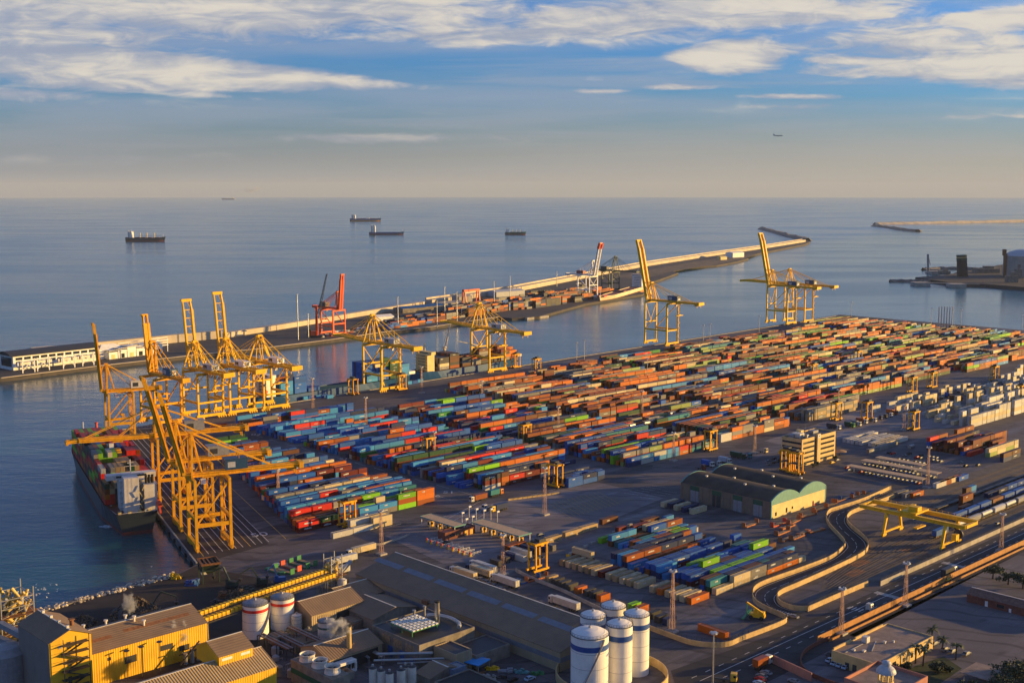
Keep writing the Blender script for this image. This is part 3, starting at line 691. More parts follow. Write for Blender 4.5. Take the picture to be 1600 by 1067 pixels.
sts((208, 683), RQN, 'orange quay crane with raised boom alone at the tip of the near wharf', **{**old, 'boomL': 47, 'back': 19, 'apex': 19, 'ang': R(86), 'house': 'offwhite', 'mark': False, 'sp': 17, 'festoon': True, 'hg': 33, 'trolley_x': .4})
sts((292, 776), RQN, 'orange quay crane with boom lowered over the bow of the container ship', **{**old, 'boomL': 43, 'back': 34, 'apex': 17, 'ang': R(1), 'house': 'grey', 'sp': 6, 'hg': 36, 'trolley_x': 2.2, 'hz': 5.5})
sts((328, 818), RQN, 'orange quay crane with raised boom, middle of three beside the container ship', **{**old, 'boomL': 45, 'back': 31, 'apex': 21, 'ang': R(76), 'house': 'grey', 'sp': 20, 'trolley_x': .3})
sts((355, 848), RQN, 'orange quay crane with raised boom nearest the camera at the wharf end', **{**old, 'boomL': 42, 'back': 37, 'apex': 21, 'ang': R(76), 'house': 'blueh', 'sp': 20, 'trolley_x': .45, 'hg': 35})
far = dict(gauge=22, base=21, hg=35.5, boomL=50, back=27, apex=21, house='lgrey')
sts((264, 664), RB, 'amber quay crane with solid raised boom and navy machinery house', **{**far, 'm': 'orange', 'boomL': 43, 'solid': True, 'ang': R(82), 'house': 'blueh', 'apex': 24, 'festoon': False, 'trolley_x': .4})
sts((330, 654), RB, 'yellow quay crane with raised lattice boom and pale house, next to the amber crane', **{**far, 'ang': R(83), 'boomL': 52, 'hz': 4})
sts((379, 647), RB, 'yellow quay crane with tallest raised lattice boom before the white pier sheds', **{**far, 'ang': R(83), 'boomL': 56, 'house': 'white', 'hz': 4})
sts((431, 640), RB, 'yellow quay crane with lowered boom beside the stern of the small blue ship', **{**far, 'ang': R(2), 'boomL': 48, 'back': 30, 'house': 'white', 'hz': 4})
mid = dict(gauge=25.5, base=20, hg=39.5, boomL=50, back=36, apex=24, house='lgrey', ang=R(3), hz=4)
sts((611, 611), RB, 'yellow quay crane with lowered boom over the bow of the small blue ship', **mid)
sts((777, 581), RB, 'yellow quay crane with lowered boom over the feeder ship with deck cranes', **{**mid, 'back': 40})
big = dict(bw=1.7, gauge=31, base=19, hg=48, boomL=68, back=38, apex=20, house='blueh')
sts((1050, 540), RB, 'tall yellow quay crane with raised boom standing alone midway along the far wharf', **{**big, 'ang': R(77)})
sts((1236, 507), RB, 'tall yellow quay crane with raised boom, one of the far pair by the wharf corner', **{**big, 'ang': R(77)})
sts((1263, 504), RB, 'tall yellow quay crane with lowered boom, farthest along the wharf', **{**big, 'ang': R(1), 'boomL': 72})

# ------------------------------------------------------------------ straddle carriers
def straddle():
    root = empty('straddle_carrier', (0, 0, 0))
    h = 13.2
    for s in (-1, 1):
        b = MB(); b.box((0, s * 2.3, 1.1), (9.6, .9, .9)); b.build('wheel_beam', M['orange'], root)
        for k in range(4):
            w_ = MB(); x = -3.6 + k * 2.4; w_.tube((x, s * 2.3 - .35, .8), (x, s * 2.3 + .35, .8), .8, 12); w_.build('wheel', M['tyre'], root)
        for x in (-3.4, 3.4):
            b = MB(); b.taper((x, s * 2.3, 2), (x, s * 2.3, h), .75, .6); b.build('leg', M['orange'], root)
    b = MB()
    for s in (-1, 1): b.box((0, s * 2.3, h), (8.6, .9, .9))
    for x in (-3.4, 3.4): b.box((x, 0, h + .02), (.8, 3.7, .85))
    b.build('top_frame', M['orange'], root)
    b = MB(); b.box((1.2, -.4, h + .95), (4.2, 3.2, 1.4)); b.box((-2.2, .6, h + .95), (1.6, 2.2, .9)); b.tube((2.8, .8, h + 2.3), (2.8, .8, h + 3.2), .14, 6); b.build('engine_deck', M['dark'], root)
    b = MB(); b.box((4.4, 1.9, h - 2.4), (1.8, 1.6, 2.3)); b.mat(1).box((5.33, 1.9, h - 1.9), (.06, 1.4, 1.5)); b.build('operator_cab', [M['orange'], M['glass']], root)
    b = MB(); b.box((0, 0, 6.4), (9.0, 2.2, .5)); b.box((0, 0, 6.9), (3.4, 2.4, .6)); b.build('spreader', M['dark'], root)
    for x in (-2, 2): b = MB(); b.bar((x, 0, 7.4), (x, 0, h), .1); b.build('hoist_rope', M['dark'], root)
    return root
SCP = [(543, 823, RA, 'among the front-left stacks beside the pale row'), (670, 716, RA, 'in front of the second block, nearest the road'), (552, 617, RB, 'on the far wharf beside the small blue ship'), (627, 610, RA, 'under the crane at the bow of the small blue ship'),
       (806, 575, RA, 'on the far wharf beside the feeder ship crane'), (838, 583, RA, 'at the back corner of the orange stacks near the wharf'), (820, 694, RA, 'in the lane between second and third block'), (868, 761, RB, 'parked beside the low dark blue stack'),
       (1110, 704, RA, 'at the right end of the third block front'), (1306, 657, RA, 'at the end of the grey front row'), (1354, 656, RA, 'beside the line of waiting lorry cabs'), (1427, 672, RA, 'alone in the open lane by the white reefer racks'),
       (1425, 614, RA, 'before the pale green stacks at right'), (1456, 606, RA, 'small in the lane behind the reefer racks'), (1553, 596, RA, 'at the right edge by the lorry queue'), (1594, 628, RA, 'at the frame edge among the white reefers'), (1231, 737, RB, 'left of two parked against the office block'), (1243, 741, RB, 'right of two parked against the office block'),
       (840, 893, RA, 'standing between the box rows and the brown warehouse'), (1270, 592, RA, 'deep among the orange stacks'), (1340, 570, RA, 'far back among the orange stacks right of the tall cranes')]
for k, (x, y, rz, tail) in enumerate(SCP):
    o = straddle() if k == 0 else copy_tree(scp)
    if k == 0: scp = o
    o.location = W(x, y); o.rotation_euler.z = rz
    tag(o, 'orange straddle carrier ' + tail, 'straddle carrier', 'straddle carriers working in the yard')

# ------------------------------------------------------------------ lighting masts
def lattice_mast(h, r0=1.15, r1=.4):
    root = empty('lighting_mast', (0, 0, 0)); b = MB(); n = int(h / 2.6)
    def cn(z, k):
        r = r0 + (r1 - r0) * z / h; a = math.pi / 4 + k * math.pi / 2; return Vector((r * math.cos(a), r * math.sin(a), z))
    for k in range(4): b.bar(cn(0, k), cn(h, k), .15)
    for i in range(n):
        z0, z1 = h * i / n, h * (i + 1) / n
        for k in range(4): b.bar(cn(z0, k), cn(z1, (k + 1) % 4), .08); b.bar(cn(z1, k), cn(z1, (k + 1) % 4), .07)
    b.build('lattice_tower', M['mast'], root)
    b = MB(); b.box((0, 0, 0), (4, 4, .8)); b.build('footing', M['concrete'], root)
    b = MB(); b.box((0, 0, h), (2.6, 2.6, .2)); b.build('platform', M['galv'], root)
    for k in range(4):
        a = k * math.pi / 2; b = MB(); b.box((1.3 * math.cos(a), 1.3 * math.sin(a), h + .25), (.4, 1.1, .55), a); b.build('floodlight', M['lightglass'], root)
    return root
def pole_mast(h, r=.32):
    root = empty('lighting_mast', (0, 0, 0)); b = MB(); b.tube((0, 0, 0), (0, 0, h), r, 10, r * .55); b.build('pole', M['galv'], root)
    b = MB(); b.tube((0, 0, h), (0, 0, h + .25), 1.1, 10); b.build('platform', M['galv'], root)
    for k in range(6):
        a = k * math.pi / 3; b = MB(); b.box((1.25 * math.cos(a), 1.25 * math.sin(a), h - .3), (.45, .8, .5), a); b.build('floodlight', M['lightglass'], root)
    return root
M['mast'] = mat('red_white_mast', (.40, .24, .18), .6, var=.5, vscale=.22)
LM = [(596, 866, 799, 'beside the white lorries and front row of boxes'), (786, 897, 838, 'between the gate and the parked lorries'), (1050, 987, 893, 'behind the blue-banded silos'), (851, 804, 732, 'in the open road bend before the blue stack'), (1179, 708, 674, 'near the lorries behind the vaulted hangar'), (1052, 720, 680, 'at the right of the third block front'),
      (1003, 656, 612, 'in the fourth block lane'), (872, 680, 637, 'in the lane of the third block'), (572, 673, 622, 'in the middle of the second block'), (679, 723, 676, 'at the front of the second block'), (435, 783, 742, 'inside the front-left block'), (489, 640, 592, 'on the far wharf beside the small blue ship'), (659, 614, 574, 'on the far wharf beside the feeder ship stern'), (753, 630, 597, 'at the back of the third block'),
      (1314, 990, 930, 'along the orange fence, leftmost of three'), (1414, 946, 893, 'along the orange fence, middle of three'), (1564, 861, 824, 'along the main road at right'), (1449, 762, 700, 'between the car park and short box row'), (1309, 655, 610, 'behind the carrier at the grey row'), (1412, 672, 640, 'beside the lone carrier in the open lane')]
for x, y, yt, tail in LM:
    h = topz(x, y, yt); h = min(max(h, 18), 34)
    o = lattice_mast(h); o.location = W(x, y); o.rotation_euler.z = RA
    tag(o, 'red and white lattice floodlight mast ' + tail, 'light mast', 'lattice floodlight masts of the terminal')
PM = [(901, 567, 535, 'left of two on the far wharf between the cranes'), (913, 565, 531, 'right of two on the far wharf between the cranes'), (1099, 535, 508, 'beside the lone tall crane, left of two'), (1109, 533, 506, 'beside the lone tall crane, right of two'), (1186, 524, 494, 'left of the far crane pair'), (1330, 495, 472, 'at the far wharf corner'), (1455, 512, 481, 'at the back edge of the yard by six thin chimneys'), (1501, 512, 484, 'right of six thin chimneys'), (1597, 516, 492, 'at the back edge by the frame'),
      (1113.5, 1075, 988, 'tall one in the foreground beside the road'), (1011, 600, 560, 'behind the lone tall crane legs')]
for x, y, yt, tail in PM:
    h = topz(x, y, yt); o = pole_mast(h); o.location = W(x, y)
    tag(o, 'grey floodlight pole ' + tail, 'light pole', 'floodlight poles')

# ------------------------------------------------------------------ buildings
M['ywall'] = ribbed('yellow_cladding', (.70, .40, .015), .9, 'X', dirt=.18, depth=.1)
M['broof'] = ribbed('dusty_brown_roof', (.21, .14, .085), 1.1, 'X', rough=.8, dirt=.2)
M['broofy'] = ribbed('dusty_brown_roof', (.21, .14, .085), 1.1, 'Y', rough=.8, dirt=.2)
M['bwall'] = ribbed('cream_brown_cladding', (.36, .27, .16), 1.0, 'X', rough=.75, dirt=.3)
M['sky_l'] = mat('translucent_roof_sheet', (.17, .175, .20), .5, vscale=.4)
M['gwall'] = mat('sooty_wall', (.20, .175, .14), .85, var=.3, vscale=.25, dirt=.5)
M['hangw'] = mat('hangar_side_wall', (.20, .145, .10), .8, dirt=.35, vscale=.3)
M['gab'] = mat('pale_yellow_gable', (.66, .52, .22), .7, dirt=.15, vscale=.2)
M['teal'] = mat('teal_trim', (.10, .27, .25), .6)
M['vault'] = mat('vaulted_roof_sheet', (.065, .048, .034), .9, var=.3, vscale=.12, dirt=.3)
M['offw'] = mat('office_cream_concrete', (.60, .42, .17), .75, dirt=.2, vscale=.2)
M['tan_roof'] = mat('gravel_roof', (.26, .19, .15), .9, var=.2, vscale=.3)
M['brick'] = mat('red_brown_brick', (.17, .055, .035), .85, var=.25, vscale=.5)
M['pink'] = mat('salmon_render', (.40, .17, .12), .85, dirt=.3, vscale=.3)
M['cfence'] = mat('ochre_concrete_wall', (.52, .36, .16), .85, var=.18, vscale=.3, dirt=.3, coords='World')
M['owall'] = mat('rust_orange_fence', (.38, .17, .045), .75, var=.2, vscale=.4, dirt=.3, coords='World')
M['yduct'] = mat('yellow_grey_duct', (.55, .38, .1), .5, var=.2, dirt=.3)
M['canopy'] = mat('tan_canopy_roof', (.52, .36, .20), .7); M['booth'] = mat('yellow_booth_panel', (.62, .36, .06), .6)
M['silo'] = mat('white_silo_paint', (.78, .75, .69), .5, var=.05, vscale=.3, dirt=.15)
M['redband'] = mat('red_band_paint', (.55, .02, .015), .5)
M['blueband'] = mat('blue_band_paint', (.015, .07, .27), .5)
M['greenband'] = mat('green_band_paint', (.01, .09, .05), .5)

def gable(name, label, cat, a0, a1, b0, b1, eave, ridge, axis, wall, roof, over=.4, z0=0.0, ry=0.0):
    """gabled building on the yard grid; axis 'a' or 'b' is the ridge direction. local x along ridge."""
    ca, cb = (a0 + a1) / 2, (b0 + b1) / 2
    if axis == 'a': L, Wd, rz = a1 - a0, b1 - b0, RA
    else: L, Wd, rz = b1 - b0, a1 - a0, RB
    r = empty(name, AB(ca, cb, z0), rz, label, cat)
    hl, hw = L / 2, Wd / 2; b = MB()
    prof = [(-hw, 0), (hw, 0), (hw, eave), (ry, ridge), (-hw, eave)]
    vs = [(-hl, y, z) for y, z in prof] + [(hl, y, z) for y, z in prof]
    b.add(vs, [(0, 4, 3, 2, 1), (5, 6, 7, 8, 9), (0, 1, 6, 5), (1, 2, 7, 6), (4, 0, 5, 9), (2, 3, 8, 7), (3, 4, 9, 8)])
    b.build('wall', wall, r)
    b = MB(); t = .18
    for s in (-1, 1):
        sl = (ridge - eave) / (hw - s * ry); e = hw + over; ze = eave - sl * over + .05
        vs = []
        for x in (-hl - over, hl + over): vs += [(x, s * e, ze), (x, ry, ridge + .05), (x, ry, ridge + .05 + t), (x, s * e, ze + t)]
        b.add(vs, [(0, 1, 2, 3), (7, 6, 5, 4), (3, 2, 6, 7), (0, 4, 5, 1), (0, 3, 7, 4), (1, 5, 6, 2)])
    rf = b.build('roof', roof, r)
    b = MB(); b.bar((-hl - over, ry, ridge + t + .06), (hl + over, ry, ridge + t + .06), .5, .14); b.build('ridge_cap', M['offwhite'], rf)
    return r, rf
def box_b(name, label, cat, a0, a1, b0, b1, h, wall, roof=None, z0=0.0, parapet=.5):
    r = empty(name, AB((a0 + a1) / 2, (b0 + b1) / 2, z0), RA, label, cat)
    b = MB(); b.box((0, 0, 0), (a1 - a0, b1 - b0, h)); b.build('wall', wall, r)
    b = MB(); b.box((0, 0, h + .01), (a1 - a0 - .8, b1 - b0 - .8, .15)); rf = b.build('roof', roof or M['tan_roof'], r)
    if parapet:
        b = MB(); L, Wd = a1 - a0, b1 - b0
        for s in (-1, 1): b.box((0, s * (Wd / 2 - .2), h + .005), (L, .4, parapet)); b.box((s * (L / 2 - .2), 0, h + .005), (.4, Wd - .8, parapet))
        b.build('parapet', wall, rf)
    return r
def on_face(root, name, m, specs, ax, off, parent=None):
    """each opening a part; specs (u, z, w, h) on the local face ax ('x-','x+','y-','y+') at distance off"""
    for (u, z, w_, h_) in specs:
        b = MB(); s = -1 if ax[1] == '-' else 1
        if ax[0] == 'x': b.box((s * (off + .03), u, z), (.12, w_, h_))
        else: b.box((u, s * (off + .03), z), (w_, .12, h_))
        b.build(name, m, parent or root)

# ---- big brown warehouse
r, rf = gable('warehouse', 'long brown warehouse with ribbed roof and grey light strips beside the blue-banded silos', 'warehouse', 300.2, 327, 289, 412, 7.2, 12.2, 'b', M['bwall'], M['broof'], ry=-8.4)
b = MB()
for k in range(6):
    x = -56 + k * 20.5; yy = .1; zz = 12.2 - 8.5 * 5 / 21.8 + .28
    b.add([(x, yy - 1.6, zz + 1.6 * 5 / 21.8), (x + 18, yy - 1.6, zz + 1.6 * 5 / 21.8), (x + 18, yy + 1.6, zz - 1.6 * 5 / 21.9), (x, yy + 1.6, zz - 1.6 * 5 / 21.9)], [(0, 1, 2, 3)])
b.build('skylight', M['sky_l'], rf)
b = MB(); b.box((0, 13.43, 3.2), (122.6, .08, 1.9)); b.box((-61.53, 0, 3.2), (.08, 26.4, 1.9)); b.build('window_band', M['sky_l'], r)
b = MB(); b.box((14, 13.7, 6.2), (3.2, 1.8, 1.6)); b.bar((14, 14.1, 6.2), (14, 15.1, 2.5), .5); b.build('chute_hood', M['rust'], r)
# annexes left of the big warehouse
r, rf = gable('shed', 'low brown shed at the far end of the long warehouse', 'shed', 282, 300, 392, 416, 4.5, 7, 'a', M['gwall'], M['broof'])
r, rf = gable('shed', 'brown open-fronted shed behind the red-banded tanks', 'shed', 258, 283, 384, 402, 6.5, 10, 'a', M['bwall'], M['broof'])
on_face(r, 'doorway', M['black'], [(0, 0.1, 11, 6)], 'x+', 12.5); on_face(r, 'doorway', M['black'], [(4, .1, 9, 5)], 'y-', 9)
r, rf = gable('shed', 'brown shed with low roof between two dusty sheds and the sooty power house', 'shed', 276, 298, 368, 388, 4.5, 7, 'b', M['gwall'], M['broof'])
r, rf = gable('shed', 'dusty open shed beside the short steaming chimney', 'shed', 238, 262, 344, 362, 5.5, 8.4, 'a', M['bwall'], M['broof'])
on_face(r, 'doorway', M['black'], [(0, .1, 20, 4.6)], 'y-', 9)
r, rf = gable('shed', 'small brown roofed shed by the grey silo row', 'shed', 256, 272, 309, 317, 4.0, 6, 'b', M['gwall'], M['broof'])
# ---- yellow factory
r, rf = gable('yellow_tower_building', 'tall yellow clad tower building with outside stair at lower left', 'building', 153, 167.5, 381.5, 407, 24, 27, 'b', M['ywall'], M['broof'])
b = MB()
for k in range(7):
    z = 1.5 + k * 3; e = 1 if k % 2 else -1
    b.box((-14.0, -1.0, z + 2.9), (2.4, 9, .14)); b.bar((-14.0, -1 - e * 3.6, z - .1), (-14.0, -1 + e * 3.6, z + 2.9), 1.0, .2)
    for yy in (-5.4, 3.4): b.bar((-15.1, yy, z + 2.9), (-15.1, yy, z + 4), .1)
    b.bar((-15.1, -5.4, z + 4), (-15.1, 3.4, z + 4), .1)
for yy in (-5.4, 3.4): b.bar((-15.1, yy, 0), (-15.1, yy, 25), .22)
b.build('outside_stair', M['dark'], r)
b = MB(); b.box((0, 7.3, .1), (25.3, .1, 23.6)); b.build('shaded_side_panel', ribbed('shade_toned_cladding', (.22, .185, .16), 1.0, 'X', dirt=.3), r)  # panel over the yellow wall, its shaded tone put into the colour
on_face(r, 'door', M['dark'], [(0.6, 20.6, 1.3, 2.4), (.6, 14.6, 1.3, 2.4), (.6, 8.6, 1.3, 2.4)], 'x-', 12.75); on_face(r, 'window', M['grey'], [(3.6, 21.4, 1.2, 1.0)], 'x-', 12.75)
b = MB(); b.tube((-6, -3.6, 26), (-6, -3.6, 27.8), .7, 10); b.box((-6, -3.6, 27.8), (1.7, 1.7, .4)); b.build('roof_vent', M['rust'], rf)
for k in range(4):
    b = MB(); b.box((-11 + k * 6.6, 0, 27.2), (.9, .9, .9)); b.build('roof_vent', M['offwhite'], rf)
r, rf = gable('yellow_factory_hall', 'long yellow factory hall with dusty grey-brown roof beside the tall tower', 'factory hall', 168, 217, 392.5, 417, 12, 16, 'a', M['ywall'], M['broofy'])
on_face(r, 'window', M['dark'], [(-6, 5, 4.5, 2.6), (8, 6, 5, 2), (15, 4, 4, 2), (-14, 8, 1.2, 1.2)], 'y-', 12.25)
for k, (x, y) in enumerate([(-20, 2), (-8, 2.5), (0, 3.5), (1, -1.5), (3, -5), (-14, 8)]):
    b = MB(); z = 16 - abs(y) * 4 / 12.25; b.tube((x, y, z - .1), (x, y, z + 1.8), .42, 10); b.tube((x, y, z + 1.8), (x, y, z + 2.3), .75, 10); b.build('roof_vent', M['offwhite'], rf)
b = MB()
for x0, x1, y in ((-22, -10, -6.2), (-5, 21, -5.2)):
    z = lambda yy: 16 - abs(yy) * 4 / 12.25 + .26
    b.add([(x0, y - .9, z(y - .9)), (x1, y - .9, z(y - .9)), (x1, y + .9, z(y + .9)), (x0, y + .9, z(y + .9))], [(0, 1, 2, 3)])
b.build('roof_panel', M['rust'], rf)
for x in (-9, -3.5, 3.5):
    p = empty('hall_lamp', AB(192.5 + x, 389.2, 0), RA, None, None)
    tag(p, 'thin lamp post with flat head before the yellow hall wall, ' + {-9: 'left', -3.5: 'middle', 3.5: 'right'}[x] + ' of three', 'lamp post', 'lamp posts at the yellow hall')
    b = MB(); b.tube((0, 0, 0), (0, 0, 11), .12, 6); b.build('pole', M['dark'], p); b = MB(); b.tube((0, 0, 11), (0, 0, 11.3), 1.0, 10); b.build('lamp_head', M['dark'], p)
b_ = empty('process_unit', AB(213, 389, 0), RA, 'steaming pipework and tanks along the yellow hall wall', 'process plant')
for k in range(5):
    b = MB(); b.tube((-7 + k * 2.6, 0, 0), (-7 + k * 2.6, 0, 4 + (k % 3) * 1.3), .8, 10); b.build('vessel', M['galv'], b_)
b = MB(); b.bar((-9, -1.2, 5), (6, -1.2, 5), .35); b.bar((-9, 1, 3.6), (6, 1, 3.6), .3); b.bar((-10, -1.5, 1), (-2, -1.5, 8), .8, .15); b.build('pipe', M['dark'], b_)
r, rf = gable('yellow_low_hall', 'low yellow hall with ribbed tan roof and raised monitor at the bottom left', 'factory hall', 150, 214.3, 341, 361, 11, 15, 'a', M['ywall'], ribbed('tan_ribbed_roof', (.36, .25, .12), 1.0, 'X', rough=.6, dirt=.2, depth=.2))
r2, rf2 = gable('yellow_roof_house', 'small yellow gabled house raised on the low yellow hall roof', 'roof house', 196.5, 209.5, 348, 363, 4.8, 8, 'a', M['ywall'], M['broofy'], z0=12.4)
on_face(r2, 'window', M['white'], [(-3.5, 3, 4, .9), (3.6, 3, 3.6, .9)], 'y-', 7.5)

# ---- old silo elevator at the far left
def pipe_tower(name, label, x, y, h, w_=9, seed=3, dens=1.5):
    rr = random.Random(seed); r = empty(name, W(x, y), RA, label, 'process tower')
    b = MB()
    for sx in (-1, 1):
        for sy in (-1, 1): b.bar((sx * w_ / 2, sy * w_ / 2, 0), (sx * w_ / 2, sy * w_ / 2, h), .35)
    for k in range(int(h / 3.4) + 1):
        z = k * 3.4
        for s in (-1, 1): b.bar((-w_ / 2, s * w_ / 2, z), (w_ / 2, s * w_ / 2, z), .25); b.bar((s * w_ / 2, -w_ / 2, z), (s * w_ / 2, w_ / 2, z), .25)
        if z + 3.4 < h:
            b.bar((-w_ / 2, -w_ / 2, z), (w_ / 2, -w_ / 2, z + 3.4), .18); b.bar((w_ / 2, -w_ / 2, z), (w_ / 2, w_ / 2, z + 3.4), .18)
    b.build('steel_frame', M['galv'], r)
    for k in range(int(h / 6.8)):
        b = MB(); b.box((.8, 0, 3.4 + k * 6.8), (w_ + 2.5, w_ + 1.5, .15))
        for s in (-1, 1): b.bar((-w_ / 2, s * (w_ / 2 + .7), 4.5 + k * 6.8), (w_ / 2 + 2, s * (w_ / 2 + .7), 4.5 + k * 6.8), .1)
        b.build('platform', M['rust'], r)
    for k in range(int(h * dens)):
        p = Vector((rr.uniform(-.42, .42) * w_, rr.uniform(-.42, .42) * w_, rr.uniform(1, h - 4))); q = p + Vector((rr.uniform(-3, 3), rr.uniform(-3, 3), rr.uniform(1.5, 5)))
        q.x = max(-.5 * w_, min(.5 * w_, q.x)); q.y = max(-.5 * w_, min(.5 * w_, q.y))
        b = MB(); b.tube(p, q, rr.uniform(.35, .8), 10, rr.uniform(.3, .9)); b.build('duct', M['yduct' if k % 3 else 'grey'], r)
    return r
pipe_tower('elevator_tower', 'rusty yellow elevator tower full of ducts at the left edge by the water', 22, 1024, 27, 12, 5, 4.2)
for k, (p, q, lab) in enumerate([(W(-30, 958, 13), W(34, 992, 19), 'upper grey conveyor gallery running into the yellow tower at the left edge'), (W(-30, 985, 10), W(33, 1012, 15), 'lower grey conveyor gallery running into the yellow tower at the left edge')]):
    b = MB(); b.bar(p, q, 2.2, 2.0); o = b.build('conveyor_gallery', M['grey']); tag(o, lab, 'conveyor', 'conveyors at the left edge')
for k, (x, y, h, rr_) in enumerate([(12, 1078, 14, 7)]):
    b = MB(); b.lathe(W(x, y), [(rr_, 0), (rr_, h), (rr_ * .6, h + 2), (.5, h + 2.6)], 28); o = b.build('storage_silo', M['grey'], smooth=False)
    tag(o, 'squat dark grey silo at the lower left corner', 'silo')

# ---- conveyor pair and transfer tower
cv = []
for off, z in ((0, 13.6), (-3.6, 12.0)):
    p = AB(217.5, 399.5 + off, z); q = AB(285.5, 411 + off, z - .6)
    r = empty('yellow_conveyor', p, 0, 'yellow covered conveyor bridge above the red-banded tanks, ' + ('rear one' if off == 0 else 'front one') + ' of the pair', 'conveyor', 'conveyors from the yellow hall')
    d = q - p; b = MB(); n = 34
    b.bar((0, 0, 0), d, 1.9, 1.5); nn = d.xy.normalized(); px_ = Vector((-nn.y, nn.x, 0))
    b.build('gallery', M['ywall2'] if 'ywall2' in M else M['yellow'], r)
    b = MB()
    for k in range(n + 1):
        c = d * (k / n); b.bar(c - px_ * 1.15 + Vector((0, 0, -.8)), c - px_ * 1.15 + Vector((0, 0, .85)), .14); b.bar(c - px_ * 1.15 + Vector((0, 0, .82)), c + px_ * 1.15 + Vector((0, 0, .82)), .14)
    b.bar(-px_ * 2.0 + Vector((0, 0, -.9)), d - px_ * 2.0 + Vector((0, 0, -.9)), .9, .12); b.bar(-px_ * 2.4 + Vector((0, 0, .2)), d - px_ * 2.4 + Vector((0, 0, .2)), .09)
    b.build('walkway', M['dark'], r)
    for t in (.02, .32, .62, .93):
        b = MB(); c = d * t; 
        for s in (-1, 1): b.bar((c.x + px_.x * s, c.y + px_.y * s, -p.z), (c.x + px_.x * s * .6, c.y + px_.y * s * .6, c.z - .7), .4)
        b.build('trestle', M['galv'], r)
pipe_tower('transfer_tower', 'yellow transfer tower with open steel platforms where two conveyors end', 521, 934, 19.5, 5.5, 9)
p = AB(288, 411, 8); q = AB(306, 424, 9); b = MB(); b.bar(p, q, 1.4, 1.3); tag(b.build('conveyor_gallery', M['grey']), 'short dark conveyor from the transfer tower into the long warehouse', 'conveyor')
r = empty('small_silo', W(535, 937), 0, 'small pale silo in a steel cage beside the transfer tower', 'silo')
b = MB(); b.lathe((0, 0, 0), [(.6, 1), (2.1, 3), (2.1, 8.5), (1.6, 9.2), (.3, 9.6)], 20); b.build('shell', M['offwhite'], r)
b = MB()
for sx in (-1, 1):
    for sy in (-1, 1): b.bar((sx * 2.4, sy * 2.4, 0), (sx * 2.4, sy * 2.4, 9.4), .22)
for z in (3, 6, 9.3):
    for s in (-1, 1): b.bar((-2.4, s * 2.4, z), (2.4, s * 2.4, z), .16); b.bar((s * 2.4, -2.4, z), (s * 2.4, 2.4, z), .16)
b.build('steel_cage', M['dark'], r)

# ---- tanks and silos
def tank(name, label, p, r0, h, dome=.9, band=None, bz=None, bh=1.4, wall='silo', rail=True, group=None, ladder=None, rings=True, top=None):
    r = empty(name, p, 0, label, 'silo', group)
    b = MB(); b.lathe((0, 0, 0), [(r0, 0), (r0, h)], 48); b.build('shell', M[wall], r)
    b = MB(); b.lathe((0, 0, h + .003), [(r0 + .05, 0), (r0 * .8, dome * .42), (r0 * .45, dome * .82), (.3, dome), ], 48); rf = b.build('roof', M[top or wall], r)
    b = MB(); b.tube((0, 0, h + dome - .05), (0, 0, h + dome + .7), .45, 10); b.build('roof_vent', M['galv'], rf)
    if band:
        b = MB(); n = 48; z0 = bz; vs = []
        for z in (z0, z0 + bh):
            for i in range(n): a = 2 * math.pi * i / n; vs.append(((r0 + .03) * math.cos(a), (r0 + .03) * math.sin(a), z))
        b.add(vs, [(i, (i + 1) % n, n + (i + 1) % n, n + i) for i in range(n)]); b.build('painted_band', M[band], r)
    if rings:
        b = MB(); n = 48
        for z in ([h - .15] + [h * k / 4 for k in (1, 2, 3)]):
            for i in range(n):
                a0, a1 = 2 * math.pi * i / n, 2 * math.pi * (i + 1) / n; rr_ = r0 + .04
                b.add([(rr_ * math.cos(a0), rr_ * math.sin(a0), z), (rr_ * math.cos(a1), rr_ * math.sin(a1), z), (rr_ * math.cos(a1), rr_ * math.sin(a1), z + (.12 if z < h - 1 else .28)), (rr_ * math.cos(a0), rr_ * math.sin(a0), z + (.12 if z < h - 1 else .28))], [(0, 1, 2, 3)])
        b.build('weld_seam', M['grey'], r)
    if rail:
        b = MB(); n = 30
        for i in range(n):
            a0, a1 = 2 * math.pi * i / n, 2 * math.pi * (i + 1) / n; q = lambda a, z: ((r0 + .1) * math.cos(a), (r0 + .1) * math.sin(a), z)
            b.bar(q(a0, h - .1), q(a0, h + 1.0), .07); b.bar(q(a0, h + 1.0), q(a1, h + 1.0), .07); b.bar(q(a0, h + .5), q(a1, h + .5), .05); b.bar(q(a0, h - .06), q(a1, h - .06), .35, .14)
        b.build('railing', M['dark'], r)
    if ladder is not None:
        b = MB(); n = 26
        for k in range(n):
            a0, a1 = ladder + k * .055, ladder + (k + 1) * .055; z0, z1 = h * .98 * k / n, h * .98 * (k + 1) / n
            b.bar(((r0 + .5) * math.cos(a0), (r0 + .5) * math.sin(a0), z0), ((r0 + .5) * math.cos(a1), (r0 + .5) * math.sin(a1), z1), .8, .25)
            b.bar(((r0 + .9) * math.cos(a0), (r0 + .9) * math.sin(a0), z0 + 1), ((r0 + .9) * math.cos(a1), (r0 + .9) * math.sin(a1), z1 + 1), .08)
        b.build('stair', M['grey'], r)
    return r
G = 'white silos with a blue band'
tank('storage_silo', 'widest white silo with blue band and spiral stair, front left of five', AB(293.6, 268.6), 6.5, 22, 1.9, 'blueband', 17.2, 1.9, group=G, ladder=-2.3)
tank('storage_silo', 'slim white silo with blue band, front middle of the five beside the widest', AB(307.5, 267.3), 4.6, 22, 1.5, 'blueband', 16.8, 2.0, group=G)
tank('storage_silo', 'slim white silo with blue band, rightmost of the five by the road', AB(319.7, 269.8), 4.6, 22, 1.5, 'blueband', 17.2, 1.9, group=G)
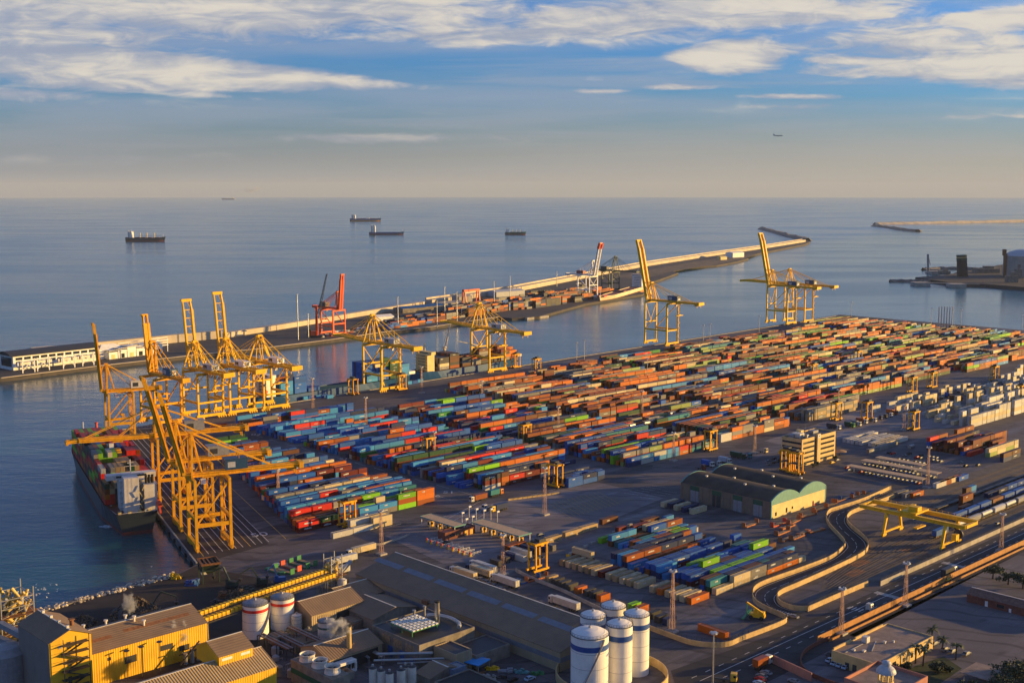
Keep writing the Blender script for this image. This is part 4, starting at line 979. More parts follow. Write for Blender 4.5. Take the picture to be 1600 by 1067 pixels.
tank('storage_silo', 'slim white silo with blue band, back left of the five against the warehouse end', AB(307.4, 279.7), 4.6, 22, 1.5, 'blueband', 17.4, 1.9, group=G)
tank('storage_silo', 'slim white silo with blue band, rearmost of the five silos', AB(319.9, 281.1), 4.6, 22, 1.5, 'blueband', 17.4, 1.9, group=G)
b = MB(); c = AB(309, 272); n = 40; ro = 20
vs = [(c.x + math.cos(2 * math.pi * i / n) * q, c.y + math.sin(2 * math.pi * i / n) * q, z) for q, z in ((ro, 0), (ro, 3.2), (ro - .4, 3.2), (ro - .4, 0)) for i in range(n)]
b.add(vs, [(k * n + i, k * n + (i + 1) % n, (k + 1) * n + (i + 1) % n, (k + 1) * n + i) for k in range(3) for i in range(n)])
tag(b.build('bund_wall', M['cfence']), 'round ochre retaining wall around the feet of the five silos', 'wall')
G2 = 'white tanks with a red band'
tank('storage_tank', 'white tank with red band and red pipe, left of two under the conveyors', AB(240.1, 396.1), 5.0, 13.2, 1.2, 'redband', 10.4, 1.2, group=G2, ladder=-1.2, top='grey')
tank('storage_tank', 'white tank with red band, right of two under the conveyors', AB(252.6, 396.5), 4.7, 12.6, 1.2, 'redband', 9.8, 1.2, group=G2, top='grey')
tank('storage_tank', 'short grey-white tank right of the red-banded pair', W(464, 984), 2.1, 6.2, .5, wall='offwhite', rail=False)
tank('storage_tank', 'white tank with dark green band amid the sooty plant', W(510, 1003), 3.2, 8.8, .5, 'greenband', 6.0, .9, wall='offwhite', top='grey')
for k, (x, y, h, rr_, lab) in enumerate([(583, 1082, 9, 1.35, 'first'), (596, 1084, 8.6, 1.35, 'second'), (609, 1087, 8.4, 1.35, 'third'), (627, 1080, 8, 1.5, 'fourth'), (634, 1072, 7.4, 1.4, 'fifth'), (644, 1074, 7.8, 1.5, 'sixth')]):
    tank('small_silo', f'slim grey-white silo, {lab} from left in the row at bottom centre', W(x, y), rr_, h, .6, wall='offwhite', rail=False, group='slim silos at bottom centre', rings=False, top='dark')
for k, (x, y, rr_, h) in enumerate([(458, 988, 1.9, 2.2), (470, 1000, 1.8, 2.6), (482, 990, 1.5, 2), (686, 1046, 1.2, 3.2), (694, 1046, 1.2, 3.2)]):
    tank('small_tank', ['low round dusty tank before the red-banded tanks', 'low dusty tank left of the dark pipe racks', 'lowest dusty tank beside the green-banded tank', 'pale blue-white drum tank by the power house, left of two', 'pale blue-white drum tank by the power house, right of two'][k], W(x, y), rr_, h, .3, wall='gwall' if k < 3 else 'white', rail=False, rings=False)
def chimney(label, x, y, h, r0, m, cap=True, ring=None):
    r = empty('chimney', W(x, y), 0, label, 'chimney'); b = MB(); b.tube((0, 0, 0), (0, 0, h), r0, 16, r0 * .92); b.build('stack', M[m], r)
    b = MB(); b.tube((0, 0, h), (0, 0, h + .7), r0 * .99, 16); b.build('rim', M['black'], r)
    if ring:
        b = MB(); b.tube((0, 0, ring), (0, 0, ring + .2), r0 + 1.3, 14)
        for i in range(10): a = i * .628; b.bar(((r0 + 1.2) * math.cos(a), (r0 + 1.2) * math.sin(a), ring), ((r0 + 1.2) * math.cos(a), (r0 + 1.2) * math.sin(a), ring + 1.1), .08)
        b.build('service_ring', M['rust'], r)
    return r
M['steel'] = mat('polished_stack_steel', (.55, .5, .42), .3, .8)
M['ystack'] = mat('buff_chimney_paint', (.52, .36, .13), .6, dirt=.3)
chimney('short buff chimney with service ring, steam drifting from its top', 546, 1038, 14.5, .95, 'ystack', ring=4.5)
chimney('tall polished steel chimney on the sooty power house', 683.5, 1010, 17.5, 1.0, 'steel', ring=5)
# ---- sooty power house
r = box_b('power_house', 'sooty power house with rows of white roof fans and blue doors', 'power house', 265, 292, 326, 354, 8.5, M['gwall'], M['dark'])
on_face(r, 'door', M['bluep'], [(9, .1, 2.6, 3.6), (3, .1, 3, 4), (-4, .1, 3, 4), (-10, .1, 2.6, 3)], 'x-', 13.5)
on_face(r, 'louvre', M['wood'], [(5.5, 4.6, 5, 3.2), (-1.5, 4.6, 5, 3.2), (-8.5, 4.6, 5, 3.2)], 'x-', 13.5)
b = MB(); b.box((-3.5, 1, 10.4), (13, 13.5, .25))
for sx in (-1, 1):
    for sy in (-1, 0, 1): b.bar((-3.5 + sx * 6, 1 + sy * 6, 8.5), (-3.5 + sx * 6, 1 + sy * 6, 10.4), .3)
fd = b.build('fan_deck', M['green'], r)
for i in range(7):
    for j in range(7):
        b = MB(); b.box((-9 + i * 1.85, -5 + j * 2.0, 10.66), (1.1, 1.3, .45)); b.build('fan', M['white'], fd)
for x, y, h in ((8, 9, 3.4), (4, 10.5, 2.4), (10, 3, 3)):
    b = MB(); b.tube((x, y, 8.6), (x, y, 8.6 + h), .45, 10); b.tube((x, y, 8.6 + h), (x, y, 9.2 + h), .7, 10); b.build('exhaust_stack', M['grey'], r)
b = MB(); pts = [Vector((6 + 5.5 * math.cos(t), -3 + 9 * math.sin(t), 9.8)) for t in [1.5 - k * .28 for k in range(11)]]
for u, v in zip(pts, pts[1:]): b.tube(u, v, .75, 10)
b.build('insulated_duct', M['galv'], r)
r = box_b('boiler_house', 'small cream boiler house in front of the steel chimney', 'plant building', 271, 279, 313, 325, 7, M['bwall'], M['dark'])
r = box_b('plant_block', 'pale green-grey plant block with pipes at the right of the power house', 'plant building', 280, 297, 312, 325, 4.5, M['gwall'], M['dark'])
b = MB()
for k, (p, q, rr_) in enumerate([((255, 338, 5), (268, 322, 6.5), .5), ((252, 336, 4), (270, 318, 5), .4), ((258, 330, 3), (284, 309, 3.5), .3)]):
    b = MB(); b.tube(AB(*p), AB(*q), rr_, 10); tag(b.build('pipeline', M['galv']), ['upper thick', 'middle', 'lower thin'][k] + ' silver pipeline crossing toward the boiler house', 'pipe', 'silver pipelines')
# ---- cooling tower block
r = empty('cooling_tower', AB(229, 336.5), RB, 'dark cooling tower block with three open fan drums', 'cooling tower')
b = MB(); b.box((0, 0, 0), (25, 7.5, 8.2)); b.build('casing', M['gwall'], r)
b = MB(); b.box((0, 3.8, 3.5), (24.6, .12, 1.8)); b.build('painted_band', M['greenband'], r)
for k in (-1, 0, 1):
    b = MB(); n = 24; z0 = 8.25
    vs = [(k * 7.6 + rr_ * math.cos(2 * math.pi * i / n), rr_ * math.sin(2 * math.pi * i / n), z) for rr_, z in ((2.9, z0), (2.6, z0 + 1.4), (2.85, z0 + 2.4), (2.55, z0 + 2.4), (2.35, z0 + 1.4), (2.5, z0)) for i in range(n)]
    b.add(vs, [(q * n + i, q * n + (i + 1) % n, (q + 1) * n + (i + 1) % n, (q + 1) * n + i) for q in range(5) for i in range(n)])
    dr = b.build('fan_drum', M['offwhite'], r)
    b = MB(); b.tube((k * 7.6, 0, z0), (k * 7.6, 0, z0 + 1.5), .3, 8)
    for q in range(6): a = q * math.pi / 3; b.bar((k * 7.6, 0, z0 + 1.2), (k * 7.6 + 2.2 * math.cos(a), 2.2 * math.sin(a), z0 + 1.2), .5, .06)
    b.build('fan', M['dark'], dr)
# ---- pipe racks and small plant between the tanks
rr = random.Random(4)
for k, (a, b0, b1, z) in enumerate([(236, 366, 386, 4), (242, 366, 386, 3.2), (248, 364, 384, 4.4)]):
    r = empty('pipe_rack', AB(a, (b0 + b1) / 2), RB, ['leftmost', 'middle', 'rightmost'][k] + ' dark pipe rack below the red-banded tanks', 'pipe rack', 'pipe racks')
    L = b1 - b0; b = MB()
    for q in range(4):
        x = -L / 2 + L * q / 3; b.bar((x, -1.5, 0), (x, -1.5, z), .25); b.bar((x, 1.5, 0), (x, 1.5, z), .25); b.bar((x, -1.7, z), (x, 1.7, z), .25)
    b.build('frame', M['dark'], r)
    for q in range(4): b = MB(); b.tube((-L / 2, -1.2 + q * .8, z + .3), (L / 2, -1.2 + q * .8, z + .3), .22, 6); b.build('pipe', M['rust' if q % 2 else 'grey'], r)
for k, (x, y, w_, l_, h) in enumerate([(625, 1000, 5, 7, 2.5), (470, 1012, 7, 9, 3), (436, 1004, 6, 6, 3.5), (560, 975, 7, 10, 3), (585, 962, 6, 8, 3), (498, 1040, 8, 9, 3), (520, 1060, 10, 12, 2.5)]):
    a, b2 = ab(x, y); box_b('plant_hut', ['low sooty hut in front of the power house', 'low brown hut below the pipe racks', 'dusty hut at the foot of the left red-banded tank', 'low dark hut between the open shed and chimney', 'low dark hut at the warehouse far end wall', 'dark equipment hut behind the fan drums', 'dark flat hut at the bottom beside the fan drums'][k], 'hut', a - l_ / 2, a + l_ / 2, b2 - w_ / 2, b2 + w_ / 2, h, M['gwall'], M['broof'], parapet=.2)
r = empty('pipe_portal', W(541, 1052), RA, 'white boxy steel frame with rounded opening beside the short chimney', 'plant frame')
b = MB(); b.box((0, 0, 0), (9, .7, 1)); b.box((0, 0, 3.4), (9, .7, 1)); b.box((-4.2, 0, 1), (.8, .7, 2.4)); b.box((4.2, 0, 1), (.8, .7, 2.4)); b.box((0, 1.6, 3.9), (9, 2.5, .4)); b.build('panel', M['white'], r)
for s in (-1, 1): b = MB(); b.bar((s * 4, 2.6, 0), (s * 4, 2.6, 3.9), .3); b.build('leg', M['white'], r)
# blue canopy and yard clutter bottom centre
r = empty('blue_canopy', W(744, 1046), RA + R(12), 'bright blue flat canopy roof standing in the dark plant yard', 'canopy')
b = MB(); b.box((0, 0, 3.4), (7.5, 7.5, .3)); b.build('roof', mat('cyan_blue_sheet', (.015, .26, .62), .5), r)
for sx in (-1, 1):
    for sy in (-1, 1): b = MB(); b.bar((sx * 3.4, sy * 3.4, 0), (sx * 3.4, sy * 3.4, 3.4), .25); b.build('post', M['grey'], r)
box_b('blue_cabin', 'blue-grey cabin beside the blue canopy', 'cabin', *[v for v in (lambda a, b: (a - 3.2, a + 3.2, b - 2.6, b + 2.6))(*ab(711, 1062))], 5, mat('blue_grey_sheet', (.13, .19, .28), .6), M['grey'])
r = box_b('dark_flat_building', 'flat dark roofed building at the bottom edge beside the slim silos', 'building', 252, 268, 286, 302, 6, M['gwall'], M['black'])
# ---- twin vaulted hangar
def hangar():
    a0, a1, b0, b1 = 526, 579, 353, 413
    r = empty('twin_vault_hangar', AB((a0 + a1) / 2, (b0 + b1) / 2), RA, 'twin barrel-vaulted hangar with pale yellow gable and teal trim', 'hangar')
    Wd = (a1 - a0) / 2; L = b1 - b0; e = 9.2; rise = 4.0; n = 18
    b = MB(); b.box((0, 0, 0), (2 * Wd, L, e)); b.build('wall', M['hangw'], r)
    for s in (-1, 1):
        cx = s * Wd / 2; b = MB(); vs = []; hw = Wd / 2
        R_ = (hw * hw + rise * rise) / (2 * rise); t0 = math.asin(hw / R_)
        arc = [(cx + R_ * math.sin(-t0 + 2 * t0 * i / n), e + rise - R_ + R_ * math.cos(-t0 + 2 * t0 * i / n)) for i in range(n + 1)]
        vs = [(x, -L / 2 + .5, z + .05) for x, z in arc] + [(x, L / 2, z + .05) for x, z in arc]; m = n + 1
        b.add(vs, [(i, i + 1, m + i + 1, m + i) for i in range(n)]); rf = b.build('roof', M['vault'], r)
        # teal gable segment, front and back
        for yy, nm in ((-L / 2, 'gable'), (L / 2 - .4, 'gable')):
            b = MB(); pts = [(x, z + .25) for x, z in arc]; pts = [(arc[0][0], e - 2.0 if yy < 0 else e)] + pts + [(arc[-1][0], e - 2.0 if yy < 0 else e)]
            k = len(pts); vs = [(x, yy - .35, z) for x, z in pts] + [(x, yy + .45, z) for x, z in pts]
            b.add(vs, [tuple(range(k))[::-1], tuple(range(k, 2 * k))] + [(i, (i + 1) % k, k + (i + 1) % k, k + i) for i in range(k)]); b.build(nm, M['teal'], r)
        for q in range(4):
            b = MB(); b.box((cx + (-4 if q % 2 else 4), -L / 2 + 10 + q * 13, e + rise - 1.0), (1.2, 1.2, 1.4)); b.build('roof_vent', M['offwhite'], rf)
    b = MB(); b.box((0, -L / 2 - .22, 0), (2 * Wd - 1.6, .3, e - 2.0)); b.build('gable_cladding', M['gab'], r)
    for s in (-1, 1): b = MB(); b.box((s * (Wd - .4), -L / 2 - .25, 0), (.8, .5, e)); b.build('corner_post', M['teal'], r)
    on_face(r, 'window', M['glass'], [(-22, 1, 1.6, 2), (-12, 1, 1.4, 2.6), (-6.5, 2, 1.2, 1.4)], 'y-', L / 2 + .36)
    for k, yy in enumerate((20, 5, -9, -22)):
        b = MB(); b.box((-Wd - .05, yy, 0), (.25, 5.5, 6.2)); b.build('door', M['dark' if k == 1 else 'grey'], r)
        b = MB(); b.box((-Wd - .1, yy, 6.2), (.3, 6, 2.6)); b.build('door_header', M['greenband'], r)
    b = MB()
    for k in range(13): b.box((-Wd - .08, -L / 2 + 2.4 + k * 4.7, 0), (.2, .4, e))
    b.build('pilaster', M['hangw'], r)
hangar()
# ---- office block
def office():
    r = empty('office_block', AB(661.5, 416.5), RA, 'five-storey cream office block with ribbon windows and rooftop plant', 'office building')
    L, Wd, h = 39, 15, 16.5
    b = MB(); b.box((0, 0, 0), (L, Wd, h)); b.build('wall', M['offw'], r)
    for k in range(5):
        z = 1.3 + k * 3.15
        for x0, x1 in ((-18, -5.5), (2, 18)): b = MB(); b.box(((x0 + x1) / 2, -Wd / 2 - .02, z), (x1 - x0, .1, 1.25)); b.build('ribbon_window', M['glass'], r)
        b = MB(); b.box((-L / 2 - .02, 0, z), (.1, Wd - 1.2, 1.3)); b.build('ribbon_window', M['glass'], r)
    b = MB(); b.box((-1.8, -Wd / 2 - .6, 0), (3.6, 1.3, h + 2.2)); b.build('stair_tower', M['offw'], r)
    for s in (-1, 1): b = MB(); b.box((-1.8 + s * 2.5, -Wd / 2 - .06, .5), (.7, .16, h - 1)); b.build('slot_window', M['glass'], r)
    b = MB(); b.box((-1.8, -Wd / 2 - 1.3, h - .3), (2.6, .06, 2.2)); b.mat(1); b.box((-1.8, -Wd / 2 - 1.36, h + .2), (.8, .05, 1.2)); b.build('roof_sign', [M['white'], M['blueh']], r)
    b = MB(); b.box((0, 0, h + .01), (L - 1, Wd - 1, .1)); rf = b.build('roof', M['dark'], r)
    b = MB()
    for s in (-1, 1): b.box((0, s * (Wd / 2 - .15), h + .004), (L, .3, .8)); b.box((s * (L / 2 - .15), 0, h + .004), (.3, Wd - .6, .8))
    b.build('parapet', M['offw'], rf)
    for x, y, w_, l_, hh, m in ((-11, 1, 5, 6, 2.6, 'offwhite'), (-15, 3, 3, 3, 1.8, 'grey'), (-6, 3, 3, 4, 3.6, 'gab'), (8, 2, 6, 4, 1.6, 'grey'), (-9, -4, 2, 2, 2, 'galv')):
        b = MB(); b.box((x, y, h + .12), (w_, l_, hh)); b.build('rooftop_unit', M[m], rf)
    for x in (-13, -4): b = MB(); b.tube((x, 0, h), (x, 0, h + 7), .08, 6); b.build('antenna', M['galv'], rf)
    return r
office()
r = empty('round_canopy', W(1312, 711), 0, 'low tan canopy beside the office block', 'canopy'); b = MB(); b.lathe((0, 0, 2.6), [(4.4, 0), (4.4, .3), (.4, 1.2)], 16); b.build('roof', M['wood'], r); b = MB(); b.tube((0, 0, 0), (0, 0, 2.7), .3, 8); b.build('post', M['dark'], r)
# ---- gate with toll-booth canopies
def gate():
    for (a0, a1, b0, b1, lab) in ((383.5, 391, 443, 470, 'left orange-lit gate canopy with booths'), (395.5, 404, 409, 443.5, 'right gate canopy with teal edge and yellow booths')):
        r = empty('gate_canopy', AB((a0 + a1) / 2, (b0 + b1) / 2), RA, lab, 'gate canopy', 'gate canopies')
        L, Wd = b1 - b0, a1 - a0; b = MB(); b.box((0, 0, 5), (Wd, L, .45)); b.build('roof', M['canopy'], r)
        b = MB()
        for s in (-1, 1): b.box((s * (Wd / 2 + .05), 0, 4.95), (.14, L + .2, .6)); b.box((0, s * (L / 2 + .05), 4.95), (Wd, .14, .6))
        b.build('fascia', M['teal'], r)
        n = int(L / 6.2)
        for k in range(n + 1):
            y = -L / 2 + .5 + k * (L - 1) / n; b = MB(); b.bar((-Wd / 2 + .6, y, 0), (-Wd / 2 + .6, y, 5), .35); b.build('post', M['offwhite'], r)
            b = MB(); b.bar((Wd / 2 - .6, y, 0), (Wd / 2 - .6, y, 5), .35); b.build('post', M['offwhite'], r)
        for k in range(n):
            y = -L / 2 + .5 + (k + .5) * (L - 1) / n
            b = MB(); b.box((.3, y, .2), (3.0, 1.9, 2.9)); b.build('booth', M['booth'], r)
            bt = r.children[-1]; b = MB(); b.box((.3, y - .99, 1.3), (1.6, .06, 1.2)); b.box((-1.24, y, 1.3), (.06, 1.4, 1.2)); b.build('window', M['glass'], bt)
    r = box_b('gatehouse', 'low brick-red gatehouse between the two gate canopies', 'gatehouse', 376, 396, 441.5, 447, 3.6, M['brick'], mat('maroon_roof', (.14, .05, .05), .7))
    on_face(r, 'window', M['glass'], [(-5, 1.2, 3, 1.3), (-1, 1.2, 3, 1.3)], 'y-', 2.75); on_face(r, 'door', M['booth'], [(4, .1, 2, 2.6), (7.5, .1, 2, 2.6)], 'y-', 2.75)
gate()
# lane barriers and bollard posts at the gate
rr = random.Random(8)
for k in range(9):
    a, b2 = 372 - (k % 2) * .6, 446 - k * 4.0
    r = empty('lane_barrier', AB(a, b2), RA, f'gate lane island with white rails and yellow-red bollard, {ordn(k + 1)} from the left canopy', 'lane barrier', 'gate lane islands')
    b = MB(); b.box((0, 0, 0), (7, .9, .25)); b.build('island', M['concrete'], r)
    for x in (-3, -1, 1, 3): b = MB(); b.bar((x, 0, .25), (x, 0, 1.5), .1); b.build('post', M['white'], r)
    b = MB(); b.bar((-3, 0, 1.45), (3, 0, 1.45), .12); b.bar((-3, 0, .85), (3, 0, .85), .1); b.build('rail', M['white'], r)
    b = MB(); b.tube((-3.9, 0, 0), (-3.9, 0, 1.1), .5, 8); b.mat(1); b.tube((-3.9, 0, 1.1), (-3.9, 0, 2.2), .42, 8); b.build('bollard', [M['yellow'], M['redp']], r)
for k, (x, y) in enumerate([(722, 818), (733, 808), (744, 812), (756, 814), (767, 812), (777, 816), (728, 828), (738, 824)]):
    r = empty('camera_post', W(x, y), RA, f'pale camera post of the gate portal, {ordn(k + 1)} behind the gatehouse roof', 'post', 'gate camera posts'); b = MB(); b.tube((0, 0, 0), (0, 0, 6), .18, 8); b.build('post', M['offwhite'], r); b = MB(); b.box((.5, 0, 5.4), (1.6, .8, .8)); b.build('camera_box', M['white'], r)
# ---- parking canopies
for k, (a, b0, b1) in enumerate([(656.5, 334, 384.5), (676.5, 335, 386), (690.5, 352, 384)]):
    r = empty('parking_canopy', AB(a, (b0 + b1) / 2), RA, ['nearest long tan parking canopy over a row of cars', 'middle long tan parking canopy over a row of cars', 'farthest and shortest tan parking canopy'][k], 'parking canopy', 'parking canopies')
    L = b1 - b0; b = MB(); b.box((0, 0, 2.9), (6.5, L, .2)); b.build('roof', M['canopy'], r)
    for q in range(int(L / 5) + 1): b = MB(); y = -L / 2 + .3 + q * 5; b.bar((-2.4, y, 0), (-2.4, y, 2.9), .2); b.build('post', M['grey'], r)
# ---- flat-roofed building by the palms
r = box_b('flat_office', 'single-storey flat-roofed office with cream right wall beside palm trees', 'office building', 377, 417, 206, 225, 5, M['offw'], M['tan_roof'])
on_face(r, 'window', M['glass'], [(-14, 1.5, 2.5, 2), (-9, 1.5, 2.5, 2), (-2, 1.5, 1.5, 1.6), (4, 1.5, 1.5, 1.6), (12, 1.6, 1.8, 1.6), (16, 1.6, 1.8, 1.6)], 'y-', 9.5); on_face(r, 'door', M['dark'], [(3, .1, 1.6, 2.5), (0, .1, 1.6, 2.5)], 'x-', 20)
for x, y, w_, l_, h in ((-3, 5.5, 2.2, 2.2, 2.2), (1, 0, 1, 1, .8), (-12, 1, 1.5, 1, .6), (-14, 4, 1, 1, .6), (4, -2, .6, .6, .8)):
    b = MB(); b.box((x, y, 5.18), (w_, l_, h)); b.build('rooftop_unit', M['offwhite'], r)
b = MB(); b.bar((-10, -1, 5.35), (0, 3, 5.35), .25); b.bar((-18, 5, 5.35), (-6, 5, 5.35), .2); b.build('roof_pipe', M['galv'], r)
b = MB(); b.box((-13, 9.3, 5.5), (12, .5, .7)); b.box((6, 9.3, 5.5), (20, .5, .7)); b.build('roof_edge', M['cfence'], r)
# ---- red brick shed and bottom-right tower
r, rf = gable('brick_shed', 'long low red brick shed with tiled roof before three round trees', 'shed', 478, 488, 177, 222, 3.4, 4.9, 'b', M['brick'], mat('old_tile_roof', (.17, .085, .06), .85, var=.3, vscale=.8))
on_face(r, 'door', M['white'], [(14, .1, 1.2, 2.3), (4, .1, 1.0, 1.6)], 'y+', 5); on_face(r, 'window', M['glass'], [(8, 1, 3, 1.4), (-8, 1, 6, 1.6)], 'y+', 5)
r = empty('domed_lookout', W(1384, 1062, 10), RA, 'domed grey lookout tower with open lantern and railed terrace', 'tower')
b = MB(); b.lathe((0, 0, -10), [(2.6, 0), (2.6, 10.2)], 20); b.build('wall', M['offw'], r)
for k in range(8): a = k * math.pi / 4; b = MB(); b.bar((2.3 * math.cos(a), 2.3 * math.sin(a), .2), (2.3 * math.cos(a), 2.3 * math.sin(a), 2.8), .35); b.build('column', M['gab'], r)
b = MB(); b.lathe((0, 0, 2.8), [(3.3, 0), (3.2, .6), (2.7, 1.4), (1.9, 2.1), (1.5, 2.3), (1.5, 3.4), (1.2, 3.8), (.2, 4.1)], 24); b.build('dome', M['lgrey'], r)
r = box_b('terrace_building', 'building with salmon parapet walls and flat terrace at the bottom right', 'building', 352, 374, 186, 205, 7, M['pink'], M['tan_roof'], parapet=1.3)
for k, (a, b2) in enumerate([(404, 180), (420, 168)]):
    r = empty('bus_canopy', AB(a, b2), RB, ['dark flat car canopy at the bottom right beside the dark trees, nearer one', 'dark flat car canopy at the bottom right, farther one'][k], 'canopy', 'dark car canopies'); b = MB(); b.box((0, 0, 2.8), (12, 13, .2)); b.build('roof', M['tan_roof'], r)
    for sx in (-1, 1):
        for sy in (-1, 1): b = MB(); b.bar((sx * 5, sy * 5, 0), (sx * 5, sy * 5, 2.8), .2); b.build('post', M['grey'], r)

# ------------------------------------------------------------------ roads, rails, walls
def P_(pts, z=0): return [W(x, y, z) for x, y in pts]
def smooth(pts, n=5):
    out = []
    for i in range(len(pts) - 1):
        p0, p1, p2, p3 = pts[max(i - 1, 0)], pts[i], pts[i + 1], pts[min(i + 2, len(pts) - 1)]
        for k in range(n):
            t = k / n; out.append(.5 * ((2 * p1) + (p2 - p0) * t + (2 * p0 - 5 * p1 + 4 * p2 - p3) * t * t + (3 * p1 - p0 - 3 * p2 + p3) * t ** 3))
    out.append(pts[-1]); return out
def ribbon(name, L_, R_, z, m, kind='structure'):
    b = MB(); n = min(len(L_), len(R_))
    vs = [(p.x, p.y, z) for p in L_[:n]] + [(p.x, p.y, z) for p in R_[:n]]
    b.add(vs, [(i, n + i, n + i + 1, i + 1) for i in range(n - 1)]); return tag(b.build(name, m), kind=kind)
def wall(name, pts, h, t, m, label, cat='wall', group=None, fence=0.0, fm='dark', closed=False):
    b = MB(); n = len(pts); o = []
    for i, p in enumerate(pts):
        d = (pts[min(i + 1, n - 1)] - pts[max(i - 1, 0)]).xy.normalized(); o.append(Vector((-d.y, d.x, 0)) * t / 2)
    vs = []
    for p, q in zip(pts, o): vs += [p - q, p + q, p + q + Vector((0, 0, h)), p - q + Vector((0, 0, h))]
    fs = [(0, 1, 2, 3), tuple(4 * (n - 1) + k for k in (3, 2, 1, 0))]
    for i in range(n - 1):
        a, c = 4 * i, 4 * i + 4
        for k in range(4): fs.append((a + k, c + k, c + (k + 1) % 4, a + (k + 1) % 4))
    b.add(vs, [f[::-1] for f in fs]); w_ = b.build(name, m); tag(w_, label, cat, group)
    if fence:
        b = MB()
        for i in range(n - 1):
            p, q = pts[i] + Vector((0, 0, h)), pts[i + 1] + Vector((0, 0, h)); L = (q - p).length; k = max(1, int(L / 3))
            for s in range(k): c = p.lerp(q, s / k); b.bar(c, c + Vector((0, 0, fence)), .09)
            for zz in (.3, .75, 1.0): b.bar(p + Vector((0, 0, fence * zz)), q + Vector((0, 0, fence * zz)), .06)
        b.build('railing', M[fm], w_)
    return w_
# sheets: each a few centimetres above the one below
flat('main_road', [AB(300, 231), AB(900, 242), AB(900, 256.5), AB(400, 255.5), AB(330, 262)], .03, M['road'])
flat('rail_yard', [AB(424, 263), AB(900, 260), AB(900, 328), AB(620, 328), AB(540, 300), AB(470, 284)], .03, M['ballast'])
flat('stone_pavement', [AB(392, 152), AB(560, 150), AB(560, 236), AB(408, 236), AB(404, 210)], .03, asphalt('pale_paving', (.10, .088, .092), (.16, .138, .14), patch=.5))
flat('gate_apron', [AB(352, 415), AB(372, 400), AB(395, 398), AB(520, 420), AB(520, 470), AB(430, 480), AB(360, 470)], .015, asphalt('pale_yard_concrete', (.13, .115, .125), (.21, .18, .18), patch=.7, wet=.4))
flat('reefer_apron', [AB(770, 436), AB(850, 392), AB(960, 400), AB(880, 490), AB(690, 470), AB(690, 440)], .015, asphalt('pale_yard_slab', (.15, .128, .13), (.23, .20, .195), patch=.7, wet=.4))
SL = smooth(P_([(1392, 764), (1350, 783), (1310, 796), (1296, 801), (1291, 811), (1297, 824), (1312, 840), (1320, 851), (1317, 859), (1296, 875), (1250, 893), (1205, 909), (1183, 919), (1176, 929), (1180, 943), (1200, 955), (1221, 964), (1229, 969)]))
SR = smooth(P_([(1400, 776), (1370, 788), (1345, 797), (1329, 804), (1323, 813), (1329, 824), (1348, 840), (1356, 850), (1354, 862), (1338, 874), (1290, 897), (1245, 917), (1222, 927), (1214, 935), (1219, 945), (1232, 951), (1246, 954), (1262, 954)]))
ribbon('ramp_road', SL, SR, .06, M['road'])
def mid(t): return [l.lerp(r, t) for l, r in zip(SL, SR)]
for t in (.12, .5, .88):
    m_ = mid(t); b = MB()
    for i in range(len(m_) - 1):
        if t == .5 and i % 3 == 2: continue
        d = (m_[i + 1] - m_[i]).xy.normalized(); n = Vector((-d.y, d.x, 0)) * .12; z = Vector((0, 0, .09))
        b.sheet([m_[i] - n + z, m_[i + 1] - n + z, m_[i + 1] + n + z, m_[i] + n + z])
    tag(b.build('lane_lines', M['line']), kind='structure')
wall('ramp_wall', SL, 2.2, .35, M['cfence'], 'winding ochre concrete wall on the container side of the S-shaped ramp road', 'wall', 'ochre walls of the ramp road', fence=1.3)
wall('ramp_wall', SR, 2.2, .35, M['cfence'], 'winding ochre concrete wall on the railway side of the S-shaped ramp road', 'wall', 'ochre walls of the ramp road', fence=1.0)
isl = smooth(P_([(1216, 938), (1221, 947), (1236, 952.5), (1262, 954.5), (1300, 937), (1356, 913.5)]), 4)
wall('yard_wall', smooth(P_([(1262, 955), (1300, 938), (1356, 914)]), 3), 2.2, .35, M['cfence'], 'straight ochre wall between rail yard tip and the main road', 'wall', fence=1.2)
wall('yard_wall', smooth(P_([(1229, 970.5), (1224, 975), (1200, 985), (1160, 1000), (1139, 1009), (1112, 1011), (1080, 1007), (1050, 997), (1018, 985), (990, 975)]), 4), 2.0, .35, M['cfence'], 'curved ochre wall with wire fence around the container yard corner', 'wall', fence=1.6)
wall('yard_wall', smooth(P_([(990, 975), (930, 950), (880, 925), (830, 905), (806, 893)]), 3), 1.6, .3, M['concrete'], 'pale wall and fence between parked lorries and short boxes', 'wall', fence=1.6)
wall('rail_fence', [AB(470, 257.6), AB(520, 257.8), AB(620, 258.6), AB(900, 259)], 2.2, .3, M['concrete'], 'grey slatted wall between the rail yard and the main road', 'wall', fence=1.0)
b = MB()
for k in range(60): b.box(AB(471 + k * 6, 257.2, 0), (.5, .5, 2.4), RA)
ow = wall('road_fence', [AB(392, 240.2), AB(430, 240.4), AB(486, 240.6), AB(578, 240.6), AB(900, 241)], 2.6, .3, M['owall'], 'long rust-orange fence along the near side of the main road', 'fence')
b.build('pier_post', M['concrete'], ow) if False else None
wall('kerb_wall', [AB(396, 237.6), AB(486, 238), AB(578, 238)], .9, .3, M['owall'], 'low orange kerb wall in front of the rust-orange fence', 'wall')
wall('loop_wall', smooth(P_([(1296, 999), (1272, 1010), (1256, 1022), (1251, 1036), (1260, 1052), (1290, 1066), (1330, 1080)]), 4), 1.6, .35, M['brick'], 'curved red-brown wall around the paved loop beside the flat office', 'wall')
wall('pink_wall', P_([(1208, 1036), (1268, 1064)]), 3.2, .5, M['pink'], 'salmon pink wall beside the car park at the bottom', 'wall')
wall('barrier_wall', smooth(P_([(640, 836), (625, 842), (600, 850), (585, 852)]), 3), 1.0, .3, M['concrete'], 'concrete block barrier near the white lorries', 'barrier')
